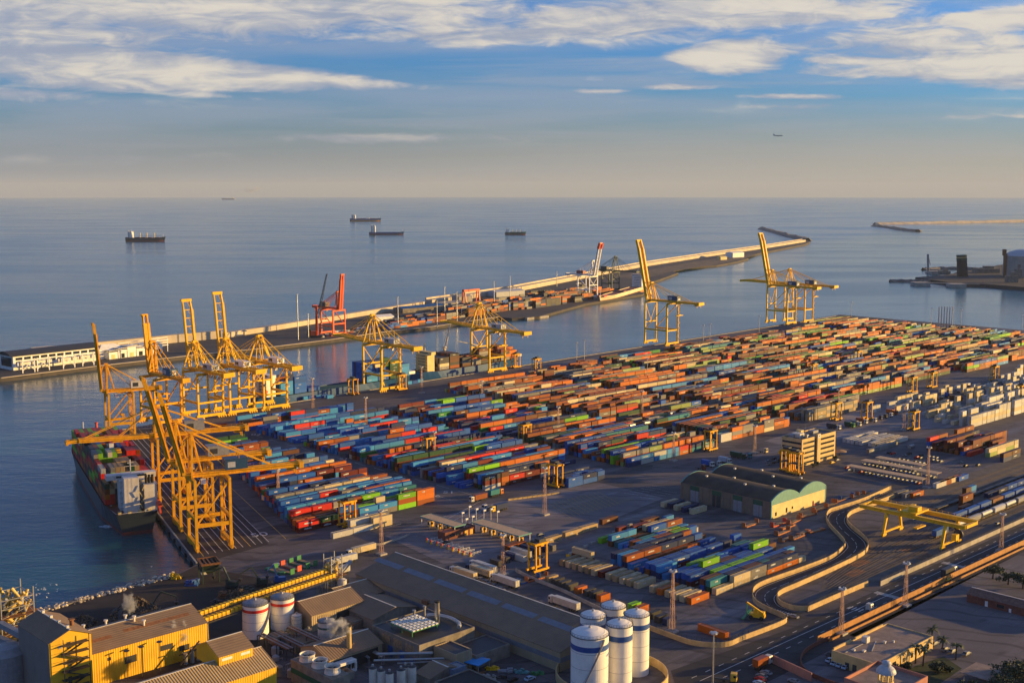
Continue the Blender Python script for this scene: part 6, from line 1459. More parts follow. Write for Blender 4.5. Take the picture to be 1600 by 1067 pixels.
def bridge(r, x, D, Bm, floors, depth=11, m='white', wf=.72):
    h = floors * 2.75; sp_ = block(r, 'superstructure', M[m], [((x, 0, D - .8), (depth, Bm * wf, h))])
    for k in range(floors):
        for s in (-1, 1): b = MB(); b.box((x + s * (depth / 2 + .03), 0, D + .5 + k * 2.75), (.08, Bm * wf * .6, .5)); b.build('window_row', M['glass'], sp_)
        b = MB(); b.box((x - depth / 2 - 1.0, 0, D - .85 + (k + 1) * 2.75), (2.0, Bm * wf + 1, .14)); b.build('walkway', M[m], sp_)
    w_ = block(r, 'wheelhouse', M[m], [((x + .5, 0, D - .8 + h), (depth * .6, Bm * .98, 2.6))])
    b = MB(); b.box((x + .5 + depth * .3 + .03, 0, D + h + .2), (.08, Bm * .8, 1.1)); b.box((x + .5 - depth * .3 - .03, 0, D + h + .2), (.08, Bm * .6, 1.0)); b.build('window_row', M['glass'], w_)
    b = MB(); b.bar((x, 0, D + h + 1.8), (x, 0, D + h + 9), .5); b.bar((x, -3, D + h + 5.5), (x, 3, D + h + 5.5), .25); b.bar((x - .4, -1.6, D + h + 7.4), (x - .4, 1.6, D + h + 7.4), .3); b.build('radar_mast', M[m], r)
    return h
k0_, k1_ = k0, k1
s0 = (W(262, 812) - k0_).dot(Q.to_3d()) - 10; s1 = (W(156, 697) - k0_).dot(Q.to_3d()) + 4
L1 = s1 - s0; B1 = 25.5; D1 = 10.5
c1 = k0_ + Q.to_3d() * (s0 + L1 / 2) + QN.to_3d() * (B1 / 2 + 1.4); c1.z = SEA
r = empty('container_ship', c1, RQ, 'dark-hulled container ship stacked with red and green boxes, white funnel block at its stern', 'container ship')
xs = -L1 / 2 + 10
hull(r, L1, B1, D1, M['hullnavy'], M['boot'], M['deckred'])
bridge(r, xs + 6, D1, B1, 6, 9, 'shipw', .5)
block(r, 'funnel_casing', M['shipw'], [((xs - 2, 1.5, D1 - .8), (8, 7.5, 19))]); block(r, 'funnel_casing', M['shipw'], [((xs - 3, -7.8, D1 - .8), (7, 6.4, 15))])
b = MB(); [b.tube((xs - 3, -7.8 + q, D1 + 14), (xs - 3, -7.8 + q, D1 + 18.5), .7, 10) for q in (-1.6, 0, 1.6)]; b.build('exhaust_pipe', M['black'], r)
b = MB(); [b.bar((xs - 7.2, y, D1 - .5 + k * 3), (xs - 7.2, y + (4 if k % 2 else -4) * .4, D1 + 2.5 + k * 3), .35) for k in range(5) for y in (-3.4,)]; b.build('stair', M['gab'], r)
b = MB(); b.bar((xs - 6, -11.4, D1 + 6), (xs - 12, -11.4, D1 - .5), 1.0, 1.4); b.box((xs - 8, -11.4, D1 + 3), (7.5, 2.2, 1.8)); b.build('lifeboat', M['redp'], r)
b = MB()
for s in (-1, 1): b.bar((-L1 / 2 + .4, s * B1 * .39, D1 + 1.1), (-L1 / 2 + 12, s * B1 * .44, D1 + .6), .12)
b.bar((-L1 / 2 + .3, -B1 * .38, D1 + 1.1), (-L1 / 2 + .3, B1 * .38, D1 + 1.1), .12); b.build('railing', M['white'], r)
b = MB(); [b.box((-L1 / 2 + 4, y, D1), (1.6, 1.6, 1.3)) for y in (-7, -2, 3, 8)]; b.build('winch', M['gab'], r)
b = MB(); b.bar((L1 / 2 - 9, 0, D1), (L1 / 2 - 9, 0, D1 + 11), .6); b.build('fore_mast', M['white'], r)
def deck_boxes(c, rz, bays, place, zd, w=2.5, L=CL):
    """bays: (x centre, [(y index, tiers list)...])"""
    f = Vector((math.cos(rz), math.sin(rz), 0)); s_ = Vector((-f.y, f.x, 0))
    for k, (x, stacks) in enumerate(bays):
        n = len(stacks)
        for j, cs in enumerate(stacks):
            for i, cc in enumerate(cs):
                p = c + f * x + s_ * ((j - (n - 1) / 2) * w); p = Vector((p.x, p.y, zd + i * (CH + .02)))
                ex = (1.0 if i == len(cs) - 1 else 0) + (1.0 if (k == 0 and i >= 1) or j in (0,) else 0)
                BOXES.append(dict(p=p, rz=rz, L=L, col=cc, tier=i, n=len(cs), exp=ex, desc=(place, j, k)))
zd = SEA + D1 + 1.2
xb = xs + 17.5
sr = random.Random(31)
def bayc(tops, h): return [([sr.choice(['red', 'red', 'orange', 'dark grey', 'lime green', 'brick orange', 'red', 'dark red']) for _ in range(hh - 1)] + [t]) if t else [] for t, hh in zip(tops, h)]
T = lambda s: [{'r': 'red', 'd': 'dark red', 'o': 'brick orange', 'g': 'lime green', 'G': 'dark green', 'w': 'white', 'y': 'grey', 'k': 'dark grey', 't': 'tan', 'b': 'bright blue', '-': None}[c] for c in s]
HB = [4, 6, 6, 7, 7, 7, 7, 7, 6, 6, 5, 4, 3]
TT = ['dkrdbttttG', 'rrtGtttykw', 'rdrtttyyrr', 'orrrkgwggy', 'rrrbgyggok', 'rrrbryobkG', 'rrooryrdok', 'rr-okdgowr', 'rrr--rgrow', 'go--orgogr', 'rogrogdrrg', 'rgo--gro', 'ro--go']
bays = [(xb + 13.3 * i, bayc(T(t), [max(1, HB[i] - (sr.random() < .3)) for _ in t])) for i, t in enumerate(TT)]
bays = [b_ for b_ in bays if b_[0] < L1 / 2 - 16]; print('SHIP1', L1, len(bays))
deck_boxes(c1, RQ, bays, 'on deck of left ship', zd, 2.5)
b = MB(); b.box((0, 0, 0), (1, 1, 1))
# churned water at the discharge
r = empty('small_feeder', AB(0, 0), 0) if False else None
def along_wharf(a0, a1, Bm):
    c = AB((a0 + a1) / 2, 0); f0, f1 = W(148, 677), W(845, 565.5); d = (f1 - f0).xy.normalized(); t = ((AB(a0, 830) + AB(a1, 840)) / 2 - f0).xy.dot(d)
    nrm = Vector((-d.y, d.x)); p = f0.xy + d * t + nrm * (Bm / 2 + 3); return Vector((p.x, p.y, SEA)), math.atan2(d.y, d.x)
a_s, a_b = ab(408, 640)[0] + 8, ab(607, 590)[0] + 12
L2 = a_b - a_s; c2, rz2 = along_wharf(a_s, a_b, 21)
r = empty('container_ship', c2, rz2, 'small blue container ship with white stern house and blue stacks on the far wharf', 'container ship')
hull(r, L2, 21, 8, M['hullblue'], M['boot'], M['deckgreen'], bow_rise=3.5)
bridge(r, -L2 / 2 + 13, 8, 21, 6, 9, 'white', .7)
b = MB(); b.bar((-L2 / 2 + 5, -7, 9), (-L2 / 2 + 9, -7, 14), 1.8, 2.2); b.build('lifeboat', M['redp'], r)
b = MB(); b.tube((-L2 / 2 + 7, 2, 8), (-L2 / 2 + 7, 2, 24), 1.6, 12); b.build('funnel', M['offwhite'], r)
b = MB(); b.box((L2 / 2 - 7, 0, 9.0), (9, 10, 2.6)); b.build('forecastle', M['white'], r)
U = lambda c, h: [c] * h
deck_boxes(c2, rz2, [(-L2 / 2 + 27, [U('sky blue', 4), U('bright blue', 4), U('bright blue', 4), U('brick orange', 5), U('bright blue', 5), U('grey', 5), U('bright blue', 5), U('navy blue', 5)]),
                     (-L2 / 2 + 41, [U('bright blue', 5)] + [[]] * 6 + [U('navy blue', 5)]), (-L2 / 2 + 55, [U('bright blue', 1)] * 4 + [[]] * 4),
                     (L2 / 2 - 58, [U('sky blue', 3), U('sky blue', 3), U('bright blue', 5), U('bright blue', 6), U('bright blue', 6), U('bright blue', 6), U('navy blue', 6), U('bright blue', 6)]), (L2 / 2 - 45, [U('bright blue', 3), U('bright blue', 4), U('cream', 5), U('bright blue', 5), U('navy blue', 6), U('bright blue', 6), U('navy blue', 6), U('bright blue', 5)]),
                     (L2 / 2 - 31, [U('dark green', 6), U('navy blue', 3), U('bright blue', 3), U('bright blue', 3), U('green', 4), U('dark green', 5), U('dark green', 6), U('dark green', 6)]), (L2 / 2 - 18, [U('sky blue', 4), U('sky blue', 4), U('brick orange', 4), U('bright blue', 4), U('navy blue', 4), U('bright blue', 3)])], 'on deck of small blue ship', SEA + 8.6, 2.5)
a_s, a_b = ab(640, 594)[0] + 10, ab(798, 566)[0] + 8
L3 = a_b - a_s; c3, rz3 = along_wharf(a_s, a_b, 22)
r = empty('container_ship', c3, rz3, 'feeder ship with cream deck cranes, tan stern house and orange boxes', 'container ship')
hull(r, L3, 22, 9, M['hullblue'], M['boot'], M['deckred'], bow_rise=4)
bridge(r, -L3 / 2 + 13, 9, 22, 6, 9, 'gab', .7)
for x, ang, yaw in ((-L3 / 2 + 45, R(62), 0.35), (L3 / 2 - 50, R(14), math.pi - .15)):
    b = MB(); b.tube((x, 7, 8), (x, 7, 25), 1.3, 12, 1.0); b.box((x, 7, 25), (3, 3, 3)); b.build('crane_post', M['hullcream'], r); cpst = r.children[-1]
    b = MB(); Lj = 26; e = Vector((x + Lj * math.cos(ang) * math.cos(yaw), 7 + Lj * math.cos(ang) * math.sin(yaw), 24 + Lj * math.sin(ang))); b.taper((x, 6.3, 24), e + Vector((0, -.3, 0)), .9, .5); b.taper((x, 7.7, 24), e + Vector((0, .3, 0)), .9, .5)
    for q in range(1, 8): b.bar(Vector((x, 6.3, 24)).lerp(e, q / 8), Vector((x, 7.7, 24)).lerp(e, q / 8), .2)
    b.build('crane_jib', M['hullcream'], cpst)
b = MB(); b.box((L3 / 2 - 7, 0, 10), (9, 9, 2.4)); b.build('forecastle', M['white'], r)
def rb(c, n, lo, hi): return [[sr.choice(c) for _ in range(sr.randint(lo, hi))] for _ in range(n)]
OR = ['brick orange', 'orange', 'brown', 'dark red', 'grey', 'dark grey']
deck_boxes(c3, rz3, [(-L3 / 2 + 28, rb(['grey', 'dark grey', 'cream'], 8, 4, 4)), (-L3 / 2 + 41.5, rb(['dark grey', 'brown', 'brick orange'], 8, 5, 5)), (-L3 / 2 + 57, rb(OR, 8, 2, 3)), (-L3 / 2 + 71, rb(OR, 8, 2, 3)), (L3 / 2 - 60, rb(OR, 8, 3, 5)), (L3 / 2 - 46, rb(OR, 8, 2, 4)), (L3 / 2 - 32, rb(OR, 8, 4, 5)), (L3 / 2 - 19, rb(['grey', 'dark red', 'orange'], 6, 3, 4))], 'on deck of the feeder ship', SEA + 9.6, 2.5)
# the cream ship at the outer quay
pb, ps = WS(937, 474), WS(1000, 455); L4 = (pb - ps).length + 6; d4 = (pb - ps).normalized(); c4 = (pb + ps) / 2
r = empty('cargo_ship', c4, math.atan2(d4.y, d4.x), 'cream and orange cargo ship with white house moored at the outer quay', 'cargo ship')
hull(r, L4, 20, 9.5, M['hullcream'], M['hullorange'], M['deckred'], boot=4.0)
bridge(r, -L4 / 2 + 19, 9.5, 20, 7, 11, 'white', .85)
block(r, 'funnel', M['offwhite'], [((-L4 / 2 + 9, 0, 9), (6, 6, 17))]); block(r, 'hatch_cover', M['deckred'], [((x, 0, 9), (16, 14, 1.6)) for x in (0,)]); block(r, 'forecastle', M['redp'], [((L4 / 2 - 16, 0, 9.3), (16, 12, 2.2))])
b = MB(); b.bar((L4 / 2 - 6, 0, 11), (L4 / 2 - 6, 0, 22), .5); b.build('fore_mast', M['white'], r)
# ships out at sea
def sea_ship(x0, x1, y, head, label, D, hm, bm, dm, kind, hs=1.0):
    p0, p1 = WS(x0, y), WS(x1, y); L = (p1 - p0).length; c = (p0 + p1) / 2; d = (p1 - p0).normalized() * head
    r = empty('cargo_ship', c, math.atan2(d.y, d.x), label, 'cargo ship', 'ships waiting at sea'); Bm = L * .155
    hull(r, L, Bm, D, hm, bm, dm, boot=D * .4, bow_rise=D * .3)
    fl = max(4, int(6 * hs)); bridge(r, -L / 2 + L * .14, D, Bm, fl, L * .07, 'white', .9)
    b = MB(); b.tube((-L / 2 + L * .07, 0, D - 1), (-L / 2 + L * .07, 0, D + fl * 2.75 + 4), L * .018, 10); b.build('funnel', M['offwhite'] if kind != 'tanker' else M['hullblue'], r)
    if kind == 'bulk':
        for t in (.36, .53, .72):
            b = MB(); b.tube((-L / 2 + L * t, 0, D - 1), (-L / 2 + L * t, 0, D + L * .12), L * .013, 8); b.build('crane_post', M['gab'], r); cpst = r.children[-1]
            b = MB(); b.bar((-L / 2 + L * t, 0, D + L * .055), (-L / 2 + L * (t + .16), 0, D + L * .055), L * .006); b.build('crane_jib', M['dark'], cpst)
        for t in (.3, .44, .61, .8): b = MB(); b.box((-L / 2 + L * t, 0, D - 1), (L * .1, Bm * .6, 2.6)); b.build('hatch_cover', dm, r)
    if kind == 'tanker':
        b = MB(); b.bar((-L / 2 + L * .25, 0, D + 1), (L / 2 - L * .06, 0, D + 1), 1.2); b.build('deck_pipe', M['redp'], r)
        b = MB(); b.box((-L / 2 + L * .56, 0, D - 1), (L * .12, Bm * .6, 5)); b.build('manifold', M['white'], r)
    b = MB(); b.bar((L / 2 - L * .06, 0, D), (L / 2 - L * .06, 0, D + L * .085), L * .006); b.build('fore_mast', M['white'], r)
    return r
sea_ship(197, 259, 377.5, 1, 'dark bulk carrier with three deck cranes at left on the open sea', 13, M['hullnavy'], M['boot'], M['deckred'], 'bulk', 1.2)
sea_ship(547, 596, 346, 1, 'blue and red tanker farther out near the middle', 15, M['hullblue'], M['hullorange'], M['deckred'], 'tanker', 1.3)
sea_ship(577, 632, 367, 1, 'low dark blue empty coaster below the tanker', 10, M['hullblue'], M['boot'], M['hullblue'], 'empty', 1.6)
sea_ship(789, 822, 367, 1, 'small green ship with yellow deck cranes right of the middle', 10, M['hullgreen'], M['boot'], M['deckgreen'], 'bulk', .8)
sea_ship(346, 367, 312.2, -1, 'hazy grey car carrier trailing smoke on the horizon', 26, M['grey'], M['grey'], M['lgrey'], 'tanker', 1.0)
# aeroplane on approach
def plane():
    dist = 5200.0; p = Vector((dist * (1210 - 800) / F, dist, H + dist * (295 - 214) / F))
    r = empty('airliner', p, 0.0, 'small blue-grey airliner flying low over the horizon', 'airliner'); r.rotation_euler = (0, R(1.5), R(-8))
    b = MB(); b.extr([(0, 0)], (0, 0, 0), (1, 0), 1) if False else None
    b = MB(); prof = [(-20, .3), (-17, 1.2), (-11, 1.95), (14, 1.95), (18, 1.5), (20.5, .5)]
    for (x0, r0_), (x1, r1_) in zip(prof, prof[1:]): b.tube((x0, 0, .4 if x0 < -12 else 0), (x1, 0, .4 if x1 < -12 else 0), r0_, 14, r1_)
    b.build('fuselage', M['airp'], r)
    for s in (-1, 1):
        b = MB(); b.add([(4, s * 1.5, -.8), (-2, s * 1.5, -.8), (-6, s * 17, .6), (-4.2, s * 17, .6), (4, s * 1.5, -.4), (-2, s * 1.5, -.4), (-6, s * 17, .8), (-4.2, s * 17, .8)], [(0, 1, 2, 3), (7, 6, 5, 4), (0, 4, 5, 1), (2, 6, 7, 3), (0, 3, 7, 4), (1, 5, 6, 2)]); b.build('wing', M['airp'], r)
        b = MB(); b.tube((-1, s * 6, -1.9), (4.4, s * 6, -1.9), 1.1, 12, .9); b.build('engine', M['dark'], r)
        b = MB(); b.add([(-15.5, s * .5, .9), (-18.5, s * .5, .9), (-19.5, s * 6.4, 1.2), (-18, s * 6.4, 1.2), (-15.5, s * .5, 1.1), (-18.5, s * .5, 1.1), (-19.5, s * 6.4, 1.3), (-18, s * 6.4, 1.3)], [(0, 1, 2, 3), (7, 6, 5, 4), (0, 4, 5, 1), (2, 6, 7, 3), (0, 3, 7, 4), (1, 5, 6, 2)]); b.build('tailplane', M['airp'], r)
    b = MB(); b.add([(-13, -.15, 1.6), (-18.5, -.15, 1.2), (-20.5, -.15, 7.4), (-17.6, -.15, 7.4), (-13, .15, 1.6), (-18.5, .15, 1.2), (-20.5, .15, 7.4), (-17.6, .15, 7.4)], [(0, 1, 2, 3), (7, 6, 5, 4), (0, 4, 5, 1), (2, 6, 7, 3), (0, 3, 7, 4), (1, 5, 6, 2)]); b.build('tail_fin', M['bluep'], r)
M['airp'] = mat('airliner_paint', (.10, .22, .30), .35)
plane()

# ------------------------------------------------------------------ the outer mole, its quay and buildings
IN = [(-120, 604), (0, 591.5), (150, 573), (290, 557), (335, 552), (400, 546), (515, 531.5), (610, 518), (672, 511.5), (778, 496), (800, 497), (842, 494.5), (914, 474.5), (1004, 459.5), (1008, 457.5), (985, 452), (995, 447), (1030, 437), (1060, 426), (1046, 423), (1075, 417.5), (1120, 414.5), (1150, 409), (1170, 403.5), (1150, 401), (1180, 397), (1258, 381.5), (1266, 378)]
OUT = [(1256, 374), (1200, 383), (1100, 397.5), (1000, 413), (900, 432.5), (800, 452), (740, 461), (670, 471.5), (550, 491.5), (430, 511), (345, 524), (265, 531.5), (155, 543), (0, 562), (-120, 575)]
def Ws(p): v = WS(*p); return Vector((v.x, v.y, 0))
Zp = 0.2
pts = [W(x, y, Zp) for x, y in IN] + [W(x, y, Zp) for x, y in OUT]
slab('outer_mole', pts, -14, Zp, M['mole'] if 'mole' in M else asphalt('mole_surface', (.05, .045, .045), (.085, .07, .06), patch=.5))
wl = [W(x, y + 4, Zp) for x, y in OUT]
wl1 = wl[:8]; wl2 = wl[9:]
wall('sea_wall', wl1, 7.0, 12, M['seawall'], 'long pale sea wall along the outer mole, right of the red crane', 'sea wall')
wall('sea_wall', [wl[7].lerp(wl[8], .1)] + wl[8:11], 6.0, 10, M['seawall'], 'long pale sea wall of the outer mole behind the red crane', 'sea wall')
wall('sea_wall', wl[10:13] + [wl[12].lerp(wl[13], .15)], 9, 8, M['seawall'], 'tall pale sea wall behind the white pier sheds at left', 'sea wall')
wall('parapet_walk', [p + Vector((-5, 6, 0)) for p in wl1], 9.4, 2.2, M['seawall'], 'raised parapet on top of the long outer sea wall', 'sea wall')
kb = [W(x, y - .4, Zp) for x, y in IN[1:10]]
wall('quay_edge', [p + Vector((0, 1.5, 0)) for p in kb], .5, 2.5, M['seawall'], 'pale stone edge of the outer quay', 'quay edge')
def rockarm(pxs, wd, h, label, m='rock', seed=1):
    b = MB(); rr = random.Random(seed); c = [WS(x, y) for x, y in pxs]; c = smooth([Vector(p) for p in c], 10); n = len(c); prof = [(-1, -3), (-.62, .45), (-.3, 1), (.3, .95), (.65, .5), (1, -3)]; vs = []
    for i, p in enumerate(c):
        d = (c[min(i + 1, n - 1)] - c[max(i - 1, 0)]).xy.normalized(); nn = Vector((-d.y, d.x, 0)); e = 1 if 0 < i < n - 1 else .5
        for q, z in prof: vs.append(p + nn * (q * wd * e * rr.uniform(.85, 1.15)) + Vector((0, 0, z * h * rr.uniform(.75, 1.2) if z > 0 else z)))
    k = len(prof); b.add(vs, [(i * k + j, (i + 1) * k + j, (i + 1) * k + j + 1, i * k + j + 1)[::-1] for i in range(n - 1) for j in range(k - 1)])
    return tag(b.build('breakwater', M[m]), label, 'breakwater')
rockarm([(1262, 376.5), (1235, 370), (1210, 363), (1190, 358)], 26, 9, 'short dark rock arm angled back from the tip of the outer mole', seed=2)
rockarm([(1366, 351), (1430, 350), (1500, 348.6), (1560, 347.4), (1640, 346)], 24, 11, 'long sunlit breakwater on the horizon side at right', 'seawall', 3)
rockarm([(1366, 353.5), (1390, 356.5), (1412, 360), (1434, 362)], 28, 9, 'dark rock arm below the distant sunlit breakwater', seed=4)
flat('sand_shoal', [W(x, y, Zp) for x, y in ((1000, 437), (1050, 424.3), (1118, 413.5), (1162, 404.5), (1185, 396), (1110, 405), (1040, 417), (960, 432))], Zp + .12, M['earth'])
# earth shoals
# far buildings at left: terminal with curved roof
def aligned(p0, p1): d = (p1 - p0); return (p0 + p1) / 2, math.atan2(d.y, d.x), d.xy.length
c, rz, L = aligned(W(22, 579, Zp), W(156, 563, Zp))
r = empty('pier_terminal', c, rz, 'long white pier terminal with curved dark roof and window rows', 'terminal building')
b = MB(); b.box((0, 14, 0), (L, 26, 13)); b.build('wall', M['white'], r)
n = 10; b = MB(); arc = [(y, 13 + 4.5 * math.sin(math.pi * (i + .6) / (n + 1.2))) for i, y in [(i, -1 + 30 * i / n) for i in range(n + 1)]]
vs = [(-L / 2 - 3, y, z) for y, z in arc] + [(L / 2 + 1, y, z) for y, z in arc]; b.add(vs, [(i, i + 1, n + 2 + i, n + 1 + i) for i in range(n)]); b.add([(-L / 2 - 1, y, z) for y, z in arc], [tuple(range(n + 1))]); b.add([(L / 2, y, z) for y, z in arc], [tuple(range(n + 1))]); b.build('roof', M['dark'], r)
for k in range(10):
    for z in (5.4, 9.3): b = MB(); b.box((-L / 2 + L * (k + .7) / 10.6, .96, z), (L * .075, .12, 2.6)); b.build('window', M['glass'], r)
b = MB(); b.box((-L / 2 - .1, 14, 3), (.2, 20, 9)); b.build('window', M['glass'], r)
b = MB(); b.box((0, -3, 4.4), (L * 1.05, 3, .5)); b.build('canopy', M['white'], r)
for k, (x, y, lab) in enumerate([(45, 582, 'first'), (68, 579, 'second'), (108, 575, 'third'), (138, 571, 'fourth')]):
    r = empty('boarding_gangway', W(x, y, Zp), rz, f'white steel boarding gangway in front of the pier terminal, {lab} from left', 'gangway', 'boarding gangways'); 
    b = MB(); b.bar((-6, 0, 0), (-6, 0, 13), .8); b.bar((6, 0, 0), (6, 0, 13), .8); b.bar((-8, 0, 11.5), (8, 0, 11.5), .8); b.bar((-6, 0, 2), (0, 0, 8), .5); b.bar((6, 0, 2), (0, 0, 8), .5); b.build('frame', M['white'], r)
    b = MB(); b.box((0, 3, 7), (20, 3, 3)); b.build('walkway', M['offwhite'], r)
c, rz, L = aligned(W(160, 562.5, Zp), W(245, 552, Zp))
for k in range(6):
    b = MB(); b.box((0, 0, 0), (L / 6.6, 14, 7 + (k % 3) * 1.4)); bb = b.build('wall', M['white']); r = empty('pier_shed', c + Vector((math.cos(rz), math.sin(rz), 0)) * (L * (k - 2.5) / 6) + Vector((0, 8, 0)), rz, f'white pier shed with dark doors right of the long terminal, {ordn(k + 1)} from left', 'shed', 'white pier sheds'); bb.parent = r
    b = MB(); b.box((0, -7.02, .2), (L / 14, .1, 4.5)); b.build('door', M['glass'] if k % 2 else M['gab'], r); b = MB(); b.box((0, 0, 8.5 + (k % 3) * 1.2), (L / 6.2, 15, .5)); b.build('roof', M['offwhite'], r)
for k in range(2):
    c2_, rz_, L_ = aligned(W(185 + k * 4, 556 + k * 3.5, Zp), W(262, 545 + k * 4, Zp)); r = empty('covered_walkway', c2_, rz_, ['upper', 'lower'][k] + ' white elevated walkway above the pier sheds', 'walkway', 'pier walkways'); b = MB(); b.box((0, 0, 10 - k * 3), (L_, 3, .6)); b.bar((-L_ / 2, 0, 13 - k * 3), (L_ / 2, 0, 13 - k * 3), .5); b.build('deck', M['white'], r)
    for q in range(6): b = MB(); b.bar((-L_ / 2 + q * L_ / 5, 0, 0), (-L_ / 2 + q * L_ / 5, 0, 12 - k * 3), .5); b.build('post', M['white'], r)
r = empty('white_tent', W(170, 558, Zp), rz, 'white peaked roof on the pier beside the terminal end', 'pavilion'); b = MB(); b.prism([(-16, -8), (16, -8), (16, 8), (-16, 8)], 0, 9); b.add([(-16, -8, 9.01), (16, -8, 9.01), (16, 8, 9.01), (-16, 8, 9.01), (-8, 0, 14), (6, 0, 14)], [(0, 1, 5, 4), (1, 2, 5), (2, 3, 4, 5), (3, 0, 4)]); b.build('roof', M['white'], r)
for k in range(5): 
    c2_, rz_, L_ = aligned(W(272 + k * 10, 550.5 - k * 1.2, Zp), W(281 + k * 10, 549.3 - k * 1.2, Zp)); b = MB(); b.box((0, 4, 0), (L_, 8, 4)); o = b.build('bus', M['white'] if k not in (0, 4) else M['cyan'], loc=c2_, rz=rz_) if False else None
# mole container yard: dense distant stacks, part of the one mass
mr = random.Random(17)
def mole_boxes(x0, x1, y0f, y1f, n, cs, hi):
    pd = (W(800, 492) - W(560, 525)).xy.normalized(); mrz = math.atan2(pd.y, pd.x)
    for _ in range(n):
        x = mr.uniform(x0, x1); t = mr.random(); y = y0f(x) + (y1f(x) - y0f(x)) * t
        p = W(x, y, Zp); c = mr.choice(cs); h = mr.randint(1, hi)
        for k in range(mr.randint(1, 3)):
            q = p + Vector((pd.x, pd.y, 0)) * (k * 12.5)
            for i in range(h): BOXES.append(dict(p=Vector((q.x, q.y, Zp + i * CH)), rz=mrz, L=CL, col=c if mr.random() < .6 else mr.choice(cs), tier=i, n=h, exp=0, desc=('mole', 0, 0)))
qi = lambda x: 511.5 - (x - 672) * .146; qo = lambda x: 471 - (x - 670) * .165
MC = ['orange', 'brick orange', 'brown', 'navy blue', 'grey', 'dark grey', 'dark red', 'orange', 'bright blue']
mole_boxes(700, 905, lambda x: qi(x) - 8, lambda x: qi(x) - 20, 150, MC, 4)
mole_boxes(810, 915, lambda x: qi(x) - 6, lambda x: qi(x) - 22, 90, ['navy blue', 'dark grey', 'dark grey', 'orange', 'brick orange', 'grey'], 5)
mole_boxes(600, 700, lambda x: qi(x) - 6, lambda x: qi(x) - 18, 45, MC + ['sky blue', 'white'], 2)
mole_boxes(925, 945, lambda x: 460, lambda x: 456, 8, ['orange', 'brick orange'], 4)
rr = random.Random(3)
def vans(x0, x1, yf, n, label):
    b = MB()
    for _ in range(n):
        x = rr.uniform(x0, x1); p = W(x, yf(x) + rr.uniform(-3, 3), Zp); g = rr.choice(((.7, .7, .68), (.7, .7, .68), (.05, .05, .06), (.3, .3, .3), (.4, .1, .05))); b.colr(g); b.box(p, (4.4, 1.9, 1.5), .6)
    o = b.build('parked_vehicles', M['contv'], colors=True); tag(o, label, 'vehicles', kind='stuff')
vans(500, 640, lambda x: qi(x) - 12, 160, 'mass of tiny parked cars on the outer mole behind the red crane')
for k, (x, y, w_, l_, h, m) in enumerate([(640, 487, 40, 24, 6, 'hullblue'), (672, 484, 36, 22, 6, 'hullblue'), (790, 462, 60, 26, 8, 'lgrey'), (722, 473, 26, 18, 10, 'concrete'), (700, 478, 44, 20, 5, 'concrete'), (596, 500, 30, 16, 5, 'white'), (1148, 402, 44, 24, 12, 'white'), (1128, 406, 24, 12, 7, 'gab'), (80, 556, 40, 20, 8, 'hullcream')]):
    r = empty('mole_shed', W(x, y, Zp), R(40), ['blue-roofed shed on the outer mole right of the red crane', 'second blue-roofed shed on the outer mole', 'pale blue tent-like shed at the back of the mole stacks', 'tall unfinished concrete building on the outer mole', 'flat concrete roof on the outer mole', 'white pointed shed behind the red crane', 'white block near the end of the outer mole', 'small tan shed near the end of the outer mole', 'round-towered cream block behind the pier terminal'][k], 'shed', 'sheds on the outer mole')
    b = MB(); b.box((0, 0, 0), (w_, l_, h)); b.build('wall', M['gwall'] if m == 'hullblue' else M[m], r); b = MB(); b.add([(-w_ / 2, -l_ / 2, h + .02), (w_ / 2, -l_ / 2, h + .02), (w_ / 2, l_ / 2, h + .02), (-w_ / 2, l_ / 2, h + .02), (-w_ / 2, 0, h + 2.5), (w_ / 2, 0, h + 2.5)], [(0, 1, 5, 4), (2, 3, 4, 5), (0, 4, 3), (1, 2, 5)]); b.build('roof', M[m], r)
# cranes on the mole
moled = (W(842, 494) - W(515, 531)).xy.normalized(); mN = Vector((moled.y, -moled.x)); RM = rz_of(mN)
sts((512, 522), RM, 'bright red quay crane with raised boom on the outer mole', gauge=22, base=18, hg=31, boomL=41, back=24, apex=21, ang=R(84), m='redo', house='gwall', solid=True, bw=1.5, festoon=False, mark=False, group='cranes on the outer mole')
sts((909, 464), RM, 'white quay crane with red boom tip and dark red house on the outer mole', gauge=24, base=20, hg=35, boomL=52, back=30, apex=24, ang=R(78), m='white', tip='redo', bw=1.5, house='dkred', festoon=False, mark=False, group='cranes on the outer mole')
sts((946, 453), RM, 'dark green quay crane with lowered boom behind the cream ship', gauge=22, base=20, hg=33, boomL=44, back=30, apex=25, ang=R(1), m='dgreen', house='dark', festoon=False, mark=False, group='cranes on the outer mole')
r = empty('mobile_crane', W(494, 527, Zp), 0, 'red mobile harbour crane with grey lattice jib beside the red quay crane', 'mobile crane')
b = MB(); b.box((0, 0, .5), (16, 9, 2)); b.box((0, 0, 0), (10, 13, .5)); b.build('carriage', M['dark'], r)
b = MB(); b.box((-4, 0, 2.5), (11, 6, 5)); b.mat(1).box((-8, 0, 2.5), (4, 6.4, 7)); b.build('slewing_house', [M['redo'], M['dark']], r); b = MB(); b.taper((1, 0, 3), (1, 0, 37), 3.2, 2.2); b.build('tower', M['redo'], r)
b = MB(); p, q = Vector((2, 0, 22)), Vector((13, 6, 74)); o4 = [Vector((-1, -1, 0)), Vector((1, -1, 0)), Vector((1, 1, 0)), Vector((-1, 1, 0))]
for o_ in o4: b.bar(p + o_ * 1.3, q + o_ * .5, .45)
for i in range(12):
    for k in range(4): f = lambda t, o_: (p + o_ * 1.3).lerp(q + o_ * .5, t); b.bar(f(i / 12, o4[k]), f((i + 1) / 12, o4[(k + 1) % 4]), .25)
b.build('lattice_jib', M['dark'], r)
